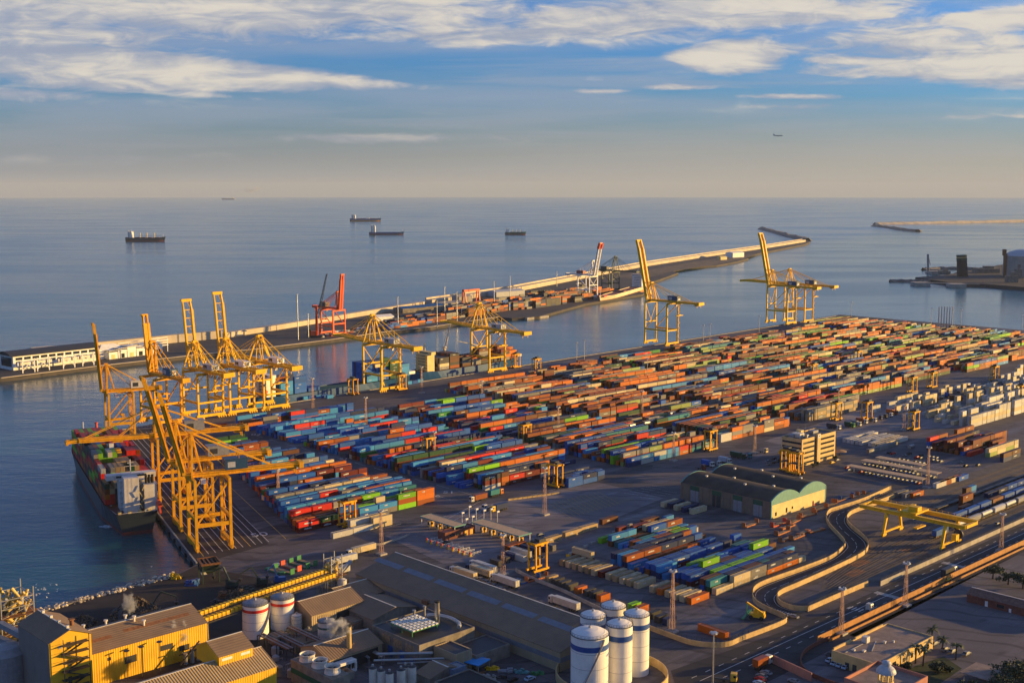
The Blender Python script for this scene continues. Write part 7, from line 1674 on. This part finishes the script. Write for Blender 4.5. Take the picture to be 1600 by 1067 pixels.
r = empty('stacking_crane', W(736, 478, Zp), R(45), 'orange-red portal stacking crane among the mole stacks', 'gantry crane'); b = MB(); b.box((0, 0, 22), (32, 5, 3)); b.build('girder', M['redo'], r)
for s in (-1, 1):
    for t in (-1, 1): b = MB(); b.bar((s * 14, t * 5, 0), (s * 14, t * 2, 22), 1.6); b.build('leg', M['redo'], r)
for k, (x, y, yt) in enumerate([(466, 531, 460), (482, 528, 490), (622, 512, 464), (695, 495, 448), (683, 512, 470), (714, 503, 456), (772, 478, 440), (797, 470, 432), (870, 448, 424)]):
    o = pole_mast(topz(x, y, yt), .6); o.location = W(x, y, Zp); tag(o, f'tall lamp pole on the outer mole, {ordn(k + 1)} from left', 'light pole', 'lamp poles on the outer mole')
for k, (x, y) in enumerate([(835, 497.5), (1085, 418)]):
    b = MB(); b.box((0, 0, -.5), (60 if k else 44, 14, 3.5)); o = b.build('barge', M['boot'] if k else M['concrete'], loc=WS(x, y), rz=rz_of(moled)); tag(o, ['pale flat pontoon beside the outer quay', 'dark red barge lying off the earth shoal'][k], 'barge')
# beacon at the wharf corner
r = empty('beacon', W(151, 676), 0, 'small red and white harbour beacon at the wharf corner', 'beacon'); b = MB(); b.tube((0, 0, 0), (0, 0, 3.4), 1.5, 14, 1.1); b.build('base', M['white'], r); b = MB(); b.tube((0, 0, 3.4), (0, 0, 7), .8, 12); b.tube((0, 0, 7), (0, 0, 7.6), 1.2, 12); b.build('lantern', M['redp'], r)
# six thin chimneys at the back of the yard
for k in range(6):
    x = 1466 + k * 4.2; h = topz(x, 512, 479); o = MB().tube((0, 0, 0), (0, 0, h), .75, 8, .6).build('thin_chimney', M['galv'], loc=W(x, 512)); tag(o, f'thin grey chimney behind the yard stacks, {ordn(k + 1)} of six from left', 'chimney', 'row of six thin chimneys')
# energy terminal at right
def spit(name, pxs, m, z=2.0): return slab(name, [WS(x, y) for x, y in pxs], -14, z, m)
spit('energy_quay', [(1430, 437.5), (1480, 434), (1500, 428), (1530, 425), (1560, 418), (1640, 410), (1900, 420), (1900, 470), (1640, 457), (1600, 453.5), (1540, 448.5), (1490, 447)], asphalt('energy_ground', (.04, .036, .034), (.06, .05, .045)))
rockarm([(1390, 440.5), (1420, 440.5), (1460, 441), (1500, 441.5)], 12, 5, 'low dark rock spit pointing left from the energy terminal', seed=7)
rockarm([(1442, 422), (1470, 420.5), (1510, 421), (1550, 422)], 10, 5, 'thin dark jetty behind the dark tower', seed=8)
for k, (x0, x1, y) in enumerate([(1426, 1450, 446), (1482, 1506, 448.5), (1452, 1466, 428)]):
    c, rz, L = aligned(WS(x0, y), WS(x1, y)); b = MB(); b.box((0, 0, -3), (L, 26, 9)); o = b.build('mooring_platform', M['concrete'], loc=c, rz=rz); tag(o, ['left', 'right', 'small rear'][k] + ' concrete mooring platform before the energy terminal', 'jetty platform', 'mooring platforms')
c, rz, L = aligned(WS(1450, 445.8), WS(1600, 450)); b = MB(); b.box((0, 0, 4), (L, 5, 1.2)); o = b.build('jetty_bridge', M['concrete'], loc=c, rz=rz); tag(o, 'thin jetty bridge linking the mooring platforms', 'jetty')
p = WS(1504, 436); hT = 46.0
r = empty('dark_tower', p, 0, 'dark leaning cylinder tower with banded top on the energy terminal', 'tower'); b = MB(); b.tube((0, 0, 0), (-4, 0, hT), 10.5, 24, 9.5); b.build('shaft', mat('dark_brown_tower', (.045, .028, .022), .7), r)
for k in range(3): b = MB(); b.tube((-3.4 - k * .3, 0, hT - 8 + k * 4), (-3.5 - k * .3, 0, hT - 6.6 + k * 4), 10.4, 24); b.build('top_band', M['gab'] if k == 1 else M['greenband'], r)
p = WS(1600, 436); r = empty('gas_tank', p, 0, 'huge pale domed gas tank at the right edge of the harbour', 'gas tank'); b = MB(); b.lathe((0, 0, 0), [(40, 0), (40, 46)], 48); b.build('shell', mat('gas_tank_concrete', (.30, .28, .25), .8, dirt=.2, vscale=.05), r); b = MB(); b.lathe((0, 0, 46.01), [(40.5, 0), (30, 7), (16, 11), (1, 12.5)], 48); b.build('dome', M['lgrey'], r)
b = MB(); b.box((-41, -6, 0), (4, 6, 50)); b.box((-38, 8, 46), (6, 6, 12)); b.build('pipe_tower', M['rust'], r)
p = WS(1450, 427); r = empty('loading_arm', p, 0, 'grey loading arm tower at the end of the thin jetty', 'loading arm'); b = MB(); b.box((0, 0, 0), (9, 9, 3)); b.bar((0, 0, 3), (-2, 0, 40), 3.5); b.bar((-2, 0, 40), (4, 0, 18), 1.2); b.build('tower', M['grey'], r); b = MB(); b.box((14, 0, 0), (18, 9, 9)); b.build('pump_house', M['concrete'], r)
for k, (x, y, w_, h) in enumerate([(1475, 431, 22, 8), (1540, 430, 46, 12), (1580, 446, 20, 16), (1590, 440, 12, 22)]):
    b = MB(); b.box((0, 0, 0), (w_, w_ * .6, h)); b.box((w_ * .1, 0, h), (w_ * .4, w_ * .3, h * .4)); o = b.build('energy_building', M['gwall'], loc=WS(x, y) + Vector((0, 0, 2))); tag(o, ['low dark hut left of the dark tower', 'long dark block right of the dark tower', 'tan plant block at the right quay edge', 'tall thin plant block at the right frame edge'][k], 'building', 'energy terminal blocks')
for k, (x, y) in enumerate([(1480, 318 + 27), (1481, 379), (1175, 305 + 100)]): pass

# ------------------------------------------------------------------ trees and planting
def leaf_mat(name, c):
    m = bpy.data.materials.new(name); m.use_nodes = True; b = m.node_tree.nodes['Principled BSDF']; w = NT(m.node_tree)
    g = w.n('ShaderNodeNewGeometry'); n = w.noise(g.outputs['Position'], .5, 3); k = w.mix(w.ss(n, .3, .7), C4(tuple(x * .6 for x in c)), C4(tuple(x * 1.4 for x in c)))
    k = w.mix(w.m('MULTIPLY', g.outputs['Random Per Island'], .6), k, C4(tuple(x * 1.3 for x in c))); w.L.new(k, b.inputs['Base Color']); b.inputs['Roughness'].default_value = .7; return m
M['leaf'] = leaf_mat('dark_foliage', (.035, .050, .018)); M['palm'] = leaf_mat('palm_frond', (.05, .065, .02)); M['bark'] = mat('tree_bark', (.09, .06, .04), .9, var=.3, vscale=2)
tr_ = random.Random(77)
def tree(p, h, rx, rzz, label, cat='tree', n=1500, group=None, trunk=True):
    r = empty('tree', p, 0, label, cat, group); c0 = h - rzz; b = MB()
    if trunk:
        b.taper((0, 0, 0), (.2, .1, c0), .55, .32)
        for k in range(5): a = k * 1.26; b.taper((.1, 0, c0 * .75), (rx * .6 * math.cos(a), rx * .6 * math.sin(a), c0 + rzz * .35), .28, .08)
        b.build('trunk', M['bark'], r)
    b = MB(); cl = [Vector((tr_.gauss(0, .42) * rx, tr_.gauss(0, .42) * rx, c0 + tr_.uniform(-.55, .7) * rzz)) for _ in range(16)]
    for _ in range(n):
        c = tr_.choice(cl); q = c + Vector((tr_.gauss(0, .19) * rx, tr_.gauss(0, .19) * rx, tr_.gauss(0, .17) * rzz)); s = tr_.uniform(.22, .55)
        u = Vector((tr_.gauss(0, 1), tr_.gauss(0, 1), tr_.gauss(0, .6))).normalized(); v = u.cross(Vector((tr_.gauss(0, 1), tr_.gauss(0, 1), tr_.gauss(0, 1)))).normalized()
        b.add([q - u * s, q + v * s * .7, q + u * s, q - v * s * .7], [(0, 1, 2, 3)])
    b.build('crown', M['leaf'], r); return r
def palm(p, h, label):
    r = empty('palm_tree', p, 0, label, 'palm tree', 'palm trees by the flat office'); b = MB(); b.taper((0, 0, 0), (.3, .2, h), .5, .34); b.build('trunk', M['bark'], r)
    b = MB()
    for k in range(26):
        a = tr_.uniform(0, 6.28); e = tr_.uniform(-.3, 1.2); L = tr_.uniform(2.2, 3.1); pts = [Vector((.3 + L * t * math.cos(a) * math.cos(e * (1 - .8 * t)), .2 + L * t * math.sin(a) * math.cos(e * (1 - .8 * t)), h + L * t * math.sin(e) - 1.5 * t * t)) for t in (0, .33, .66, 1)]
        sd_ = Vector((-math.sin(a), math.cos(a), 0))
        for u, v, w0, w1 in zip(pts, pts[1:], (.1, .42, .35), (.42, .35, .04)): b.add([u - sd_ * w0, v - sd_ * w1 - Vector((0, 0, w1 * .5)), v, u], [(0, 1, 2, 3)]); b.add([u, v, v + sd_ * w1 - Vector((0, 0, w1 * .5)), u + sd_ * w0], [(0, 1, 2, 3)])
    b.build('crown', M['palm'], r)
for x, y, lab in ((1455, 1006, 'palm tree at the right corner of the flat office'), (1472, 1018, 'palm tree in the middle of the lawn before the parked cars'), (1430, 1036, 'palm tree near the flat office windows'), (1493, 1030, 'palm tree nearest the lone parked car'), (1442, 1040, 'palm tree left on the small lawn')): palm(W(x, y), tr_.uniform(5, 6.5), lab)
for x, y, h, rx, lab in ((1551, 904, 6, 4.2, 'round dark pine behind the brick shed, leftmost of three'), (1575, 913, 6, 4.2, 'round dark pine behind the brick shed, middle of three'), (1598, 919, 6, 4, 'round dark pine behind the brick shed, at the frame edge')): tree(W(x, y), h, rx, 2.2, lab, n=1000, group='pines behind the brick shed')
for x, y, h, rx, lab in ((1560, 1085, 7, 4.5, 'dark bushy tree at the bottom right, left of the cluster'), (1580, 1070, 8, 5, 'dark bushy tree at the bottom right corner, middle'), (1600, 1060, 8.5, 5, 'dark bushy tree at the right edge near the bottom'), (1600, 1082, 8, 5, 'dark bushy tree in the bottom right corner'), (1525, 1088, 5.5, 3.4, 'low dark tree at the bottom edge left of the corner trees'), (1463, 1050, 4, 2.2, 'round sunlit bush between lawn and terrace wall'), (1418, 1046, 3, 1.8, 'small bush beside the flat office wall'), (1402, 1052, 2.6, 1.8, 'small sunlit bush near the domed lookout'), (1480, 1050, 2.5, 1.6, 'small dark bush at the lawn edge')): tree(W(x, y), h, rx, min(rx * .75, h * .45), lab, n=1600, group='trees at the bottom right')
for x, y in ((1278, 727), (1270, 730), (1304, 718)): tree(W(x, y), 2.6, 1.8, 1.1, {1278: 'green bush at the foot of the office block front', 1270: 'second green bush at the office block front, left', 1304: 'green bush at the right end of the office block'}[x], 'bush', n=200, group='bushes at the office block')
M['steel2'] = mat('bright_tank_steel', (.36, .34, .30), .35, .3)
flat('lawn', [AB(386, 189), AB(408, 190), AB(414, 200), AB(398, 203), AB(386, 202)], .06, mat('lawn_green', (.03, .045, .016), .95, var=.4, vscale=.6, coords='World'))
# ------------------------------------------------------------------ scrap yard on the bulk quay
M['scrap'] = mat('dark_scrap_metal', (.05, .038, .03), .7, var=.6, vscale=1.2); M['scrapl'] = mat('rusty_scrap_metal', (.22, .13, .06), .6, var=.5, vscale=1.5)
def heap(x, y, rx, ry, h, label, n=700, seed=1):
    rr = random.Random(seed); b = MB(); N = 28; R_ = 9; vs = []
    for k in range(R_ + 1):
        t = k / R_
        for i in range(N): a = 2 * math.pi * i / N; j = rr.uniform(.85, 1.15); vs.append((rx * t * math.cos(a) * j, ry * t * math.sin(a) * j, max(-.2, h * (1 - t) ** .8 * rr.uniform(.8, 1.15) - (.25 if k == R_ else 0))))
    b.add(vs, [(k * N + i, (k + 1) * N + i, (k + 1) * N + (i + 1) % N, k * N + (i + 1) % N) for k in range(R_) for i in range(N)])
    for _ in range(n):
        t = rr.random() ** .6; a = rr.uniform(0, 6.28); p = (rx * t * math.cos(a), ry * t * math.sin(a), h * (1 - t) ** .8); d = Vector((rr.gauss(0, 1), rr.gauss(0, 1), rr.gauss(0, .7))).normalized() * rr.uniform(.3, 1.0)
        b.mat(1 if rr.random() < .45 else 0); b.bar(Vector(p) - d, Vector(p) + d, rr.uniform(.15, .6), rr.uniform(.1, .4))
    return tag(b.build('scrap_heap', [M['scrap'], M['scrapl']], loc=W(x, y), rz=RQ), label, 'scrap heap', 'scrap heaps')
heap(215, 965, 15, 11, 8.5, 'tall dark heap of scrap metal behind the yellow hall roof')
heap(128, 975, 7, 6, 4, 'smaller dark scrap heap beside the yellow tower', 250, 2)
heap(375, 935, 8, 6, 4, 'heap of tangled dark scrap between hopper and red-banded tanks', 400, 3)
def handler(x, y, rz, label, m='dgreen', reach=9):
    r = empty('material_handler', W(x, y), rz, label, 'material handler', 'material handlers'); b = MB(); b.box((0, 0, .5), (4.5, 3, .8)); [b.tube((sx, -1.7, .6), (sx, 1.7, .6), .6, 10) for sx in (-1.5, 1.5)]; b.build('carriage', M['black'], r)
    b = MB(); b.box((-.8, 0, 1.4), (4, 2.8, 1.8)); b.box((1.2, .9, 1.6), (1.6, 1.3, 2.6)); b.build('cab', M[m], r)
    b = MB(); b.bar((.5, 0, 2.5), (reach * .45, 0, 9), .6); b.bar((reach * .45, 0, 9), (reach, 0, 6.5), .45); b.build('boom', M[m], r); b = MB(); b.bar((reach, 0, 6.5), (reach, 0, 4.4), .2); b.tube((reach, 0, 3.0), (reach, 0, 4.4), .3, 8, 1.0); b.build('grab', M['dark'], r)
handler(233, 958, R(10), 'dark long-armed scrap handler standing on the far side of the tall heap', reach=11); handler(362, 918, R(160), 'dark green handler with bent arm left of the blue machine'); handler(408, 915, R(200), 'dark green handler with bent arm beside the flat racks')
handler(436, 912, R(200), 'bright blue handler machine beside the green flat racks', 'bluep', 5)
r = empty('port_hopper', W(327, 906), RQ, 'dark green bulk hopper with rusty open top at the wharf end', 'hopper')
for sx in (-1, 1):
    for sy in (-1, 1): b = MB(); b.bar((sx * 4.4, sy * 3.6, 0), (sx * 4.4, sy * 3.6, 8.2), .55); b.build('leg', M['dgreen'], r)
b = MB(); vs = [(-1.2, -1.2, 3.4), (1.2, -1.2, 3.4), (1.2, 1.2, 3.4), (-1.2, 1.2, 3.4), (-5, -4.2, 8.6), (5, -4.2, 8.6), (5, 4.2, 8.6), (-5, 4.2, 8.6)]; b.add(vs, [(0, 1, 5, 4), (1, 2, 6, 5), (2, 3, 7, 6), (3, 0, 4, 7), (3, 2, 1, 0)]); b.build('funnel', M['dgreen'], r)
b = MB(); [b.box((0, s * 4.2, 8.3), (10.4, .4, .9)) for s in (-1, 1)]; [b.box((s * 5, 0, 8.3), (.4, 8, .9)) for s in (-1, 1)]; [b.box((0, -3.4 + q * 1.7, 8.5), (9.6, .5, .3)) for q in range(5)]; b.build('grate', M['rust'], r)
b = MB(); b.box((0, 0, 5.6), (10.5, 9, .2)); b.bar((-5.2, -4.5, 6.7), (5.2, -4.5, 6.7), .1); b.bar((5, -4.4, 5.6), (7.5, -4.4, 0), .8, .15); b.build('gangway', M['dgreen'], r)
b = MB(); b.box((6.2, 1, 1.2), (2.4, 2.4, 2.4)); b.build('control_cabin', M['offwhite'], r)
for k, (x, y, c, s) in enumerate([(300, 913, 'bluep', 1), (276, 903, 'yellow', .8), (385, 926, 'dgreen', 1.1), (402, 935, 'dgreen', 1), (350, 932, 'rust', 1), (450, 930, 'rust', 1), (340, 945, 'dark', .9), (420, 950, 'dgreen', .9)]):
    b = MB(); rr = random.Random(k)
    for _ in range(14): q = Vector((rr.uniform(-2.6, 2.6), rr.uniform(-2, 2), rr.uniform(.1, 1.6))) * s; b.box(q, (rr.uniform(.5, 2), rr.uniform(.5, 1.8), rr.uniform(.4, 1.2)), rr.uniform(0, 3))
    b.box((0, 0, 0), (5.6 * s, 4.4 * s, .5))
    o = b.build('spare_grab', M[c], loc=W(x, y)); tag(o, ['blue tarpaulined gear at the quay edge beside the hopper', 'yellow gear pile on the dark quay edge', 'green grab bucket pile right of the hopper', 'second green grab pile above the red-banded tanks', 'rusty grab parts under the hopper', 'rusty parts pile by the right red-banded tank', 'dark parts on the bulk quay', 'green parts behind the left red-banded tank'][k], 'machine parts', 'machine parts on the quay')
for k, (x, y) in enumerate([(745, 1052), (770, 1045), (790, 1048), (815, 1050), (840, 1052), (765, 1060), (780, 1058), (690, 1058), (650, 1052)]):
    b = MB(); rr = random.Random(40 + k)
    for _ in range(8): b.box((rr.uniform(-2.5, 2.5), rr.uniform(-1.2, 1.2), 0), (rr.uniform(.5, 2.2), rr.uniform(.4, 1.4), rr.uniform(.4, 1.4)), rr.uniform(0, 3))
    b.box((0, 0, 0), (4.8, 2.4, .35))
    o = b.build('yard_clutter', M[('rust', 'yellow', 'grey', 'teal', 'green', 'concrete', 'dark', 'bluep', 'rust')[k]], loc=W(x, y)); tag(o, f'pile of { ("rusty", "yellow", "grey", "teal", "green", "pale", "dark", "blue", "brown")[k] } parts in the dark yard beside the blue canopy', 'parts pile', 'parts piles in the dark yard')
# quay fenders and wharf clutter
for k in range(16):
    p = k0 + Q.to_3d() * (8 + k * 13.5) + QN.to_3d() * .35; b = MB(); b.tube((0, 0, -2.6), (0, 0, -.4), .9, 10); o = b.build('fender', M['black'], loc=p); tag(o, f'black rubber fender on the near wharf face, {ordn(k + 1)} from the hopper', 'fender', 'fenders on the near wharf')
wall('wharf_kerb', [k0 - QN.to_3d() * .8 + Q.to_3d() * 2, k1 - QN.to_3d() * .8 - Q.to_3d() * 2], .45, .7, M['concrete'], 'low concrete kerb along the near wharf edge', 'kerb')
wall('wharf_kerb', [W(160, 676.5), W(845, 567), W(1200, 511.5), W(1306, 494)], .5, .8, M['concrete'], 'low concrete kerb along the far wharf edge', 'kerb')
wall('shore_rocks', [p + Vector((0, 0, -1)) for p in smooth(coast[1:6], 3)], 1.4, 3, M['rock'], 'line of pale boulders along the bulk quay shore', 'rocks')
b = MB(); rr = random.Random(6)
for _ in range(220):
    x = rr.uniform(40, 270); y = 957 - (x - 55) * .27 + rr.uniform(-3, 4); s = rr.uniform(.4, 1.1); b.tube(W(x, y, -.3), W(x, y, -.3) + Vector((rr.uniform(-.4, .4), rr.uniform(-.4, .4), s)), s, 6, s * .6)
tag(b.build('shore_boulders', M['seawall']), 'countless small boulders heaped along the dark quay shore', 'boulders', kind='stuff')
# gulls over the basin
rr = random.Random(12); gm = None
for k in range(26):
    x, y = (rr.uniform(56, 92), rr.uniform(912, 934)) if k < 20 else rr.choice([(143, 840), (165, 880), (220, 885), (57, 900), (84, 945), (158, 790)]); x += k * .7 * (k > 19)
    if gm is None:
        b = MB(); b.add([(0, 0, 0), (.35, 0, .05), (.3, .75, .3), (.05, .7, .28)], [(0, 1, 2, 3)]); b.add([(0, 0, 0), (.35, 0, .05), (.3, -.75, .3), (.05, -.7, .28)], [(3, 2, 1, 0)]); b.tube((-.35, 0, 0), (.45, 0, .04), .13, 6, .07); o = gm = b.build('gull', M['white'])
    else: o = gm.copy(); col.objects.link(o)
    o.location = W(x, y, rr.uniform(3, 9)); o.scale = (.75, .75, .75); o.rotation_euler = (rr.uniform(-.3, .3), 0, rr.uniform(0, 6)); tag(o, 'white gull flying low over the dark basin water', 'gull', 'flock of gulls over the basin')
# ------------------------------------------------------------------ steam
def steam(p, size, dens, label, seed=0, freq=.35, name='steam_plume', colr=(.95, .95, .95)):
    b = MB(); n, m_ = 20, 12; vs = []
    for i in range(m_ + 1):
        t = math.pi * i / m_
        for j in range(n): a = 2 * math.pi * j / n; vs.append((math.sin(t) * math.cos(a) * size[0], math.sin(t) * math.sin(a) * size[1], math.cos(t) * size[2]))
    b.add(vs, [(i * n + j, (i + 1) * n + j, (i + 1) * n + (j + 1) % n, i * n + (j + 1) % n) for i in range(m_) for j in range(n)])
    m = bpy.data.materials.new(name); m.use_nodes = True; m.node_tree.nodes.clear(); w = NT(m.node_tree); out = w.n('ShaderNodeOutputMaterial'); v = w.n('ShaderNodeVolumePrincipled'); w.L.new(v.outputs[0], out.inputs['Volume']); v.inputs['Color'].default_value = C4(colr)
    tc = w.n('ShaderNodeTexCoord').outputs['Object']; nz = w.noise(w.mapping(tc, (freq, freq, freq), (seed, seed * 2, 0)), 1.0, 5, .6)
    sc_ = w.n('ShaderNodeVectorMath', operation='LENGTH'); w.L.new(w.mapping(tc, (1 / size[0], 1 / size[1], 1 / size[2])), sc_.inputs[0])
    d = w.m('MULTIPLY', w.ss(w.m('SUBTRACT', nz, w.m('MULTIPLY', sc_.outputs['Value'], .38)), .20, .42), dens); w.L.new(d, v.inputs['Density'])
    o = b.build(name, m, loc=p); tag(o, label, 'steam'); return o
steam(W(277, 992, 9), (6, 4.5, 6.5), 1.1, 'white steam cloud drifting up the yellow hall wall', 1)
steam(W(527, 981, 14), (6.5, 4, 4.5), 1.1, 'white steam cloud blown left from the short buff chimney', 2)
steam(W(203, 945, 11), (4, 3, 6), .35, 'faint steam wisp over the tall scrap heap', 3)
p = WS(395, 312); sm = steam(p + Vector((0, 0, 190)), (330, 60, 70), .009, 'faint pale smoke trail rising behind the hazy ship on the horizon', 4, .008, 'smoke_trail', (.9, .88, .8)); sm.rotation_euler = (0, -R(9), 0)
b = MB(); rr = random.Random(9); c = W(168, 822, SEA + .12); b.sheet([(c.x + rr.uniform(.6, 1) * 5.5 * math.cos(k * .52), c.y + rr.uniform(.6, 1) * 3.4 * math.sin(k * .52), c.z) for k in range(12)]); tag(b.build('discharge_foam', mat('white_foam', (.55, .58, .6), .9, var=.5, vscale=1.5, c2=(.08, .12, .14), coords='World')), kind='structure')
# tank containers shining in the fourth block
for k, (x, y) in enumerate([(987, 667), (1010, 663), (1020, 660), (1030, 657), (1050, 648), (1090, 640), (1424, 700)]):
    r = empty('tank_container', W(x, y, 5.6 if k < 6 else 0.05), RA, f'shiny cylindrical tank container {"on the fourth block stacks, " + ordn(k + 1) + " from left" if k < 6 else "alone beyond the car park"}', 'tank container', 'tank containers'); b = MB(); b.tube((-2.8, 0, 1.3), (2.8, 0, 1.3), 1.15, 14); b.build('tank', M['steel2'], r)
    b = MB(); [b.bar((sx * 3, sy * 1.2, 0), (sx * 3, sy * 1.2, 2.6), .15) for sx in (-1, 1) for sy in (-1, 1)]; [b.bar((-3, sy * 1.2, z), (3, sy * 1.2, z), .12) for sy in (-1, 1) for z in (.1, 2.55)]; b.build('frame', M['grey'], r)

# dense pipework of the sooty plant
rr = random.Random(15)
for k in range(16):
    x, y = rr.uniform(430, 600), rr.uniform(995, 1062); a, b2 = ab(x, y); z = rr.uniform(.6, 4.5); d = rr.random() < .5; L = rr.uniform(6, 16); p = AB(a, b2, z); q = AB(a + (L if d else 0), b2 + (0 if d else L), z + rr.uniform(-.5, 1.5)); b = MB()
    for j in range(rr.randint(1, 3)): o_ = Vector((j * .5, j * .3, j * .1)); b.tube(p + o_, q + o_, rr.uniform(.12, .3), 7); b.bar(p + o_, Vector((p.x + o_.x, p.y + o_.y, 0)), .16); b.bar(q + o_, Vector((q.x + o_.x, q.y + o_.y, 0)), .16)
    o = b.build('pipeline', M[rr.choice(('rust', 'grey', 'dark', 'galv'))]); tag(o, 'weathered pipe run in the sooty plant yard between tanks and power house', 'pipe', 'pipe runs of the sooty plant')
for k in range(12):
    x, y = rr.uniform(425, 600), rr.uniform(990, 1060); h = rr.uniform(1.5, 4); r_ = rr.uniform(.7, 1.7); b = MB(); b.lathe((0, 0, 0), [(r_, 0), (r_, h), (r_ * .5, h + .5), (.15, h + .6)], 14); b.bar((r_ * .6, 0, h * .5), (r_ * .6 + 1.6, .4, h * .5), .18); b.bar((r_ * .6 + 1.6, .4, 0), (r_ * .6 + 1.6, .4, h * .5), .18)
    o = b.build('plant_vessel', M[rr.choice(('gwall', 'rust', 'offwhite', 'grey'))], loc=W(x, y)); tag(o, 'small weathered vessel in the sooty plant yard between tanks and power house', 'vessel', 'small vessels of the sooty plant')

# ------------------------------------------------------------------ turn the container list into objects: the 300 that show largest, the rest as one mass
def tierword(e):
    if e['n'] == 1: return 'unstacked' if 'deck' not in e['desc'][0] else 'single'
    if e['tier'] == e['n'] - 1: return 'on top'
    return 'at bottom' if e['tier'] == 0 else 'mid-stack'
def letters(b, p, rz, g):
    """weathered pale carrier lettering on the long side: a row of unreadable strokes"""
    f = Vector((math.cos(rz), math.sin(rz), 0)); n = Vector((f.y, -f.x, 0)) * (CW / 2 + .02); b.colr((g, g, g * .95)); x = rg.uniform(-4.5, -1.0); z = rg.uniform(.9, 1.3)
    for _ in range(rg.randint(4, 8)):
        w_ = rg.uniform(.28, .55); q = p + n + f * x; h = rg.uniform(.55, .75)
        b.add([q + Vector((0, 0, z)), q + f * w_ + Vector((0, 0, z)), q + f * w_ + Vector((0, 0, z + h)), q + Vector((0, 0, z + h))], [(0, 1, 2, 3)]); x += w_ + .16
def build_boxes():
    cand = []
    for i, e in enumerate(BOXES):
        p = e['p']; dep = p.y * cp - (p.z - H) * sp
        x = 800 + F * p.x / dep
        if x < -20 or x > 1620: e['score'] = 0; continue
        e['score'] = (F / dep) * (e['L'] / CL) ** .5 * (0 if e['exp'] == 0 else (.9 if e['exp'] < 1.5 else 1.0))
        cand.append(e)
    cand.sort(key=lambda e: -e['score'])
    sel = cand[:300]; ids = set(id(e) for e in sel)
    used = {}
    for e in sel:
        pr = cont_proto(e['L'])
        if not pr.get('used'):
            o = pr; pr['used'] = 1
        else: o = copy_tree(pr)
        o.location = e['p']; o.rotation_euler = (0, 0, e['rz'])
        c = PAL[e['col']]; j = rg.uniform(.8, 1.15)
        o.color = (c[0] * j, c[1] * j, c[2] * j, 1)
        for ch in o.children: ch.color = o.color
        if e['L'] > 10 and e['col'] not in ('white', 'cream', 'tan') and rg.random() < .4:
            lb = MB(); letters(lb, Vector((0, 0, 0)), 0.0, .6); lo = lb.build('lettering', M['contv'], o, colors=True)
        pl, r, k = e['desc']
        if 'deck' in pl: lab = f"{e['col']} container {tierword(e)}, {ordn(r + 1)} across, {ordn(k + 1)} bay {pl}"
        elif k == 0 and pl in SINGLE_LINES: lab = f"{e['col']} container {tierword(e)}, {ordn(r + 1)} in the {pl}"
        elif r == 0 and pl in ROW_LINES: lab = f"{e['col']} container {tierword(e)}, {ordn(k + 1)} from left in the {pl}"
        else: lab = f"{e['col']} container {tierword(e)}, {ordn(k + 1)} from left, {ordn(r + 1)} row, {pl}"
        tag(o, lab, 'container', 'shipping containers stacked across the port')
    for pr in CMESH.values():
        if 'used' in pr: del pr['used']
        elif True:
            for ch in list(pr.children): bpy.data.objects.remove(ch)
            bpy.data.objects.remove(pr)
    for o in col.objects:
        if 'used' in o: del o['used']
    b = MB()
    for e in BOXES:
        if id(e) in ids: continue
        c = PAL[e['col']]; j = rg.uniform(.75, 1.2); b.colr((c[0] * j, c[1] * j, c[2] * j))
        b.box(e['p'], (e['L'], CW, CH), e['rz'], bottom=False)
        if e['L'] > 10 and e['exp'] and e['col'] not in ('white', 'cream') and rg.random() < .35: letters(b, e['p'], e['rz'], rg.choice((.62, .55, .40)))
    o = b.build('container_stacks', M['contv'], colors=True)
    tag(o, 'long rows of many coloured containers stacked across the terminal yard behind the nearest ones', 'containers', kind='stuff')
SINGLE_LINES = {'reefer line by the warehouse', 'end of the reefer line', 'line of short boxes beside the warehouse', 'boxes behind the gate', 'line of boxes facing the gate', 'boxes in front of the twin vaulted hangar', 'short row beside the parking lot', 'stack beside the railway tracks', 'blue line along the tracks', 'far wharf apron under the cranes', 'stack behind the reefer line', 'corner of the yard by the road'}
ROW_LINES = {'pale front row by the fence', 'pale second row by the fence', 'cream row at right', 'two-tier stack at right', 'loose white boxes behind the parking'}
build_boxes()

# ------------------------------------------------------------------ sea haze: one even volume round the whole scene
def haze():
    b = MB(); z0 = SEA - 64000 ** 2 / (2 * REFF) - 16
    b.box((0, 0, z0), (131000, 131000, 470 - z0))
    m = bpy.data.materials.new('haze_air'); m.use_nodes = True; m.node_tree.nodes.clear(); w = NT(m.node_tree)
    out = w.n('ShaderNodeOutputMaterial'); v = w.n('ShaderNodeVolumePrincipled'); w.L.new(v.outputs[0], out.inputs['Volume'])
    v.inputs['Color'].default_value = (.62, .73, .88, 1); v.inputs['Density'].default_value = 2.3e-5; v.inputs['Anisotropy'].default_value = 0.0
    o = b.build('haze', m); tag(o, kind='stuff'); tag(o, 'thin pale sea haze filling the air over the harbour', 'haze')
haze()
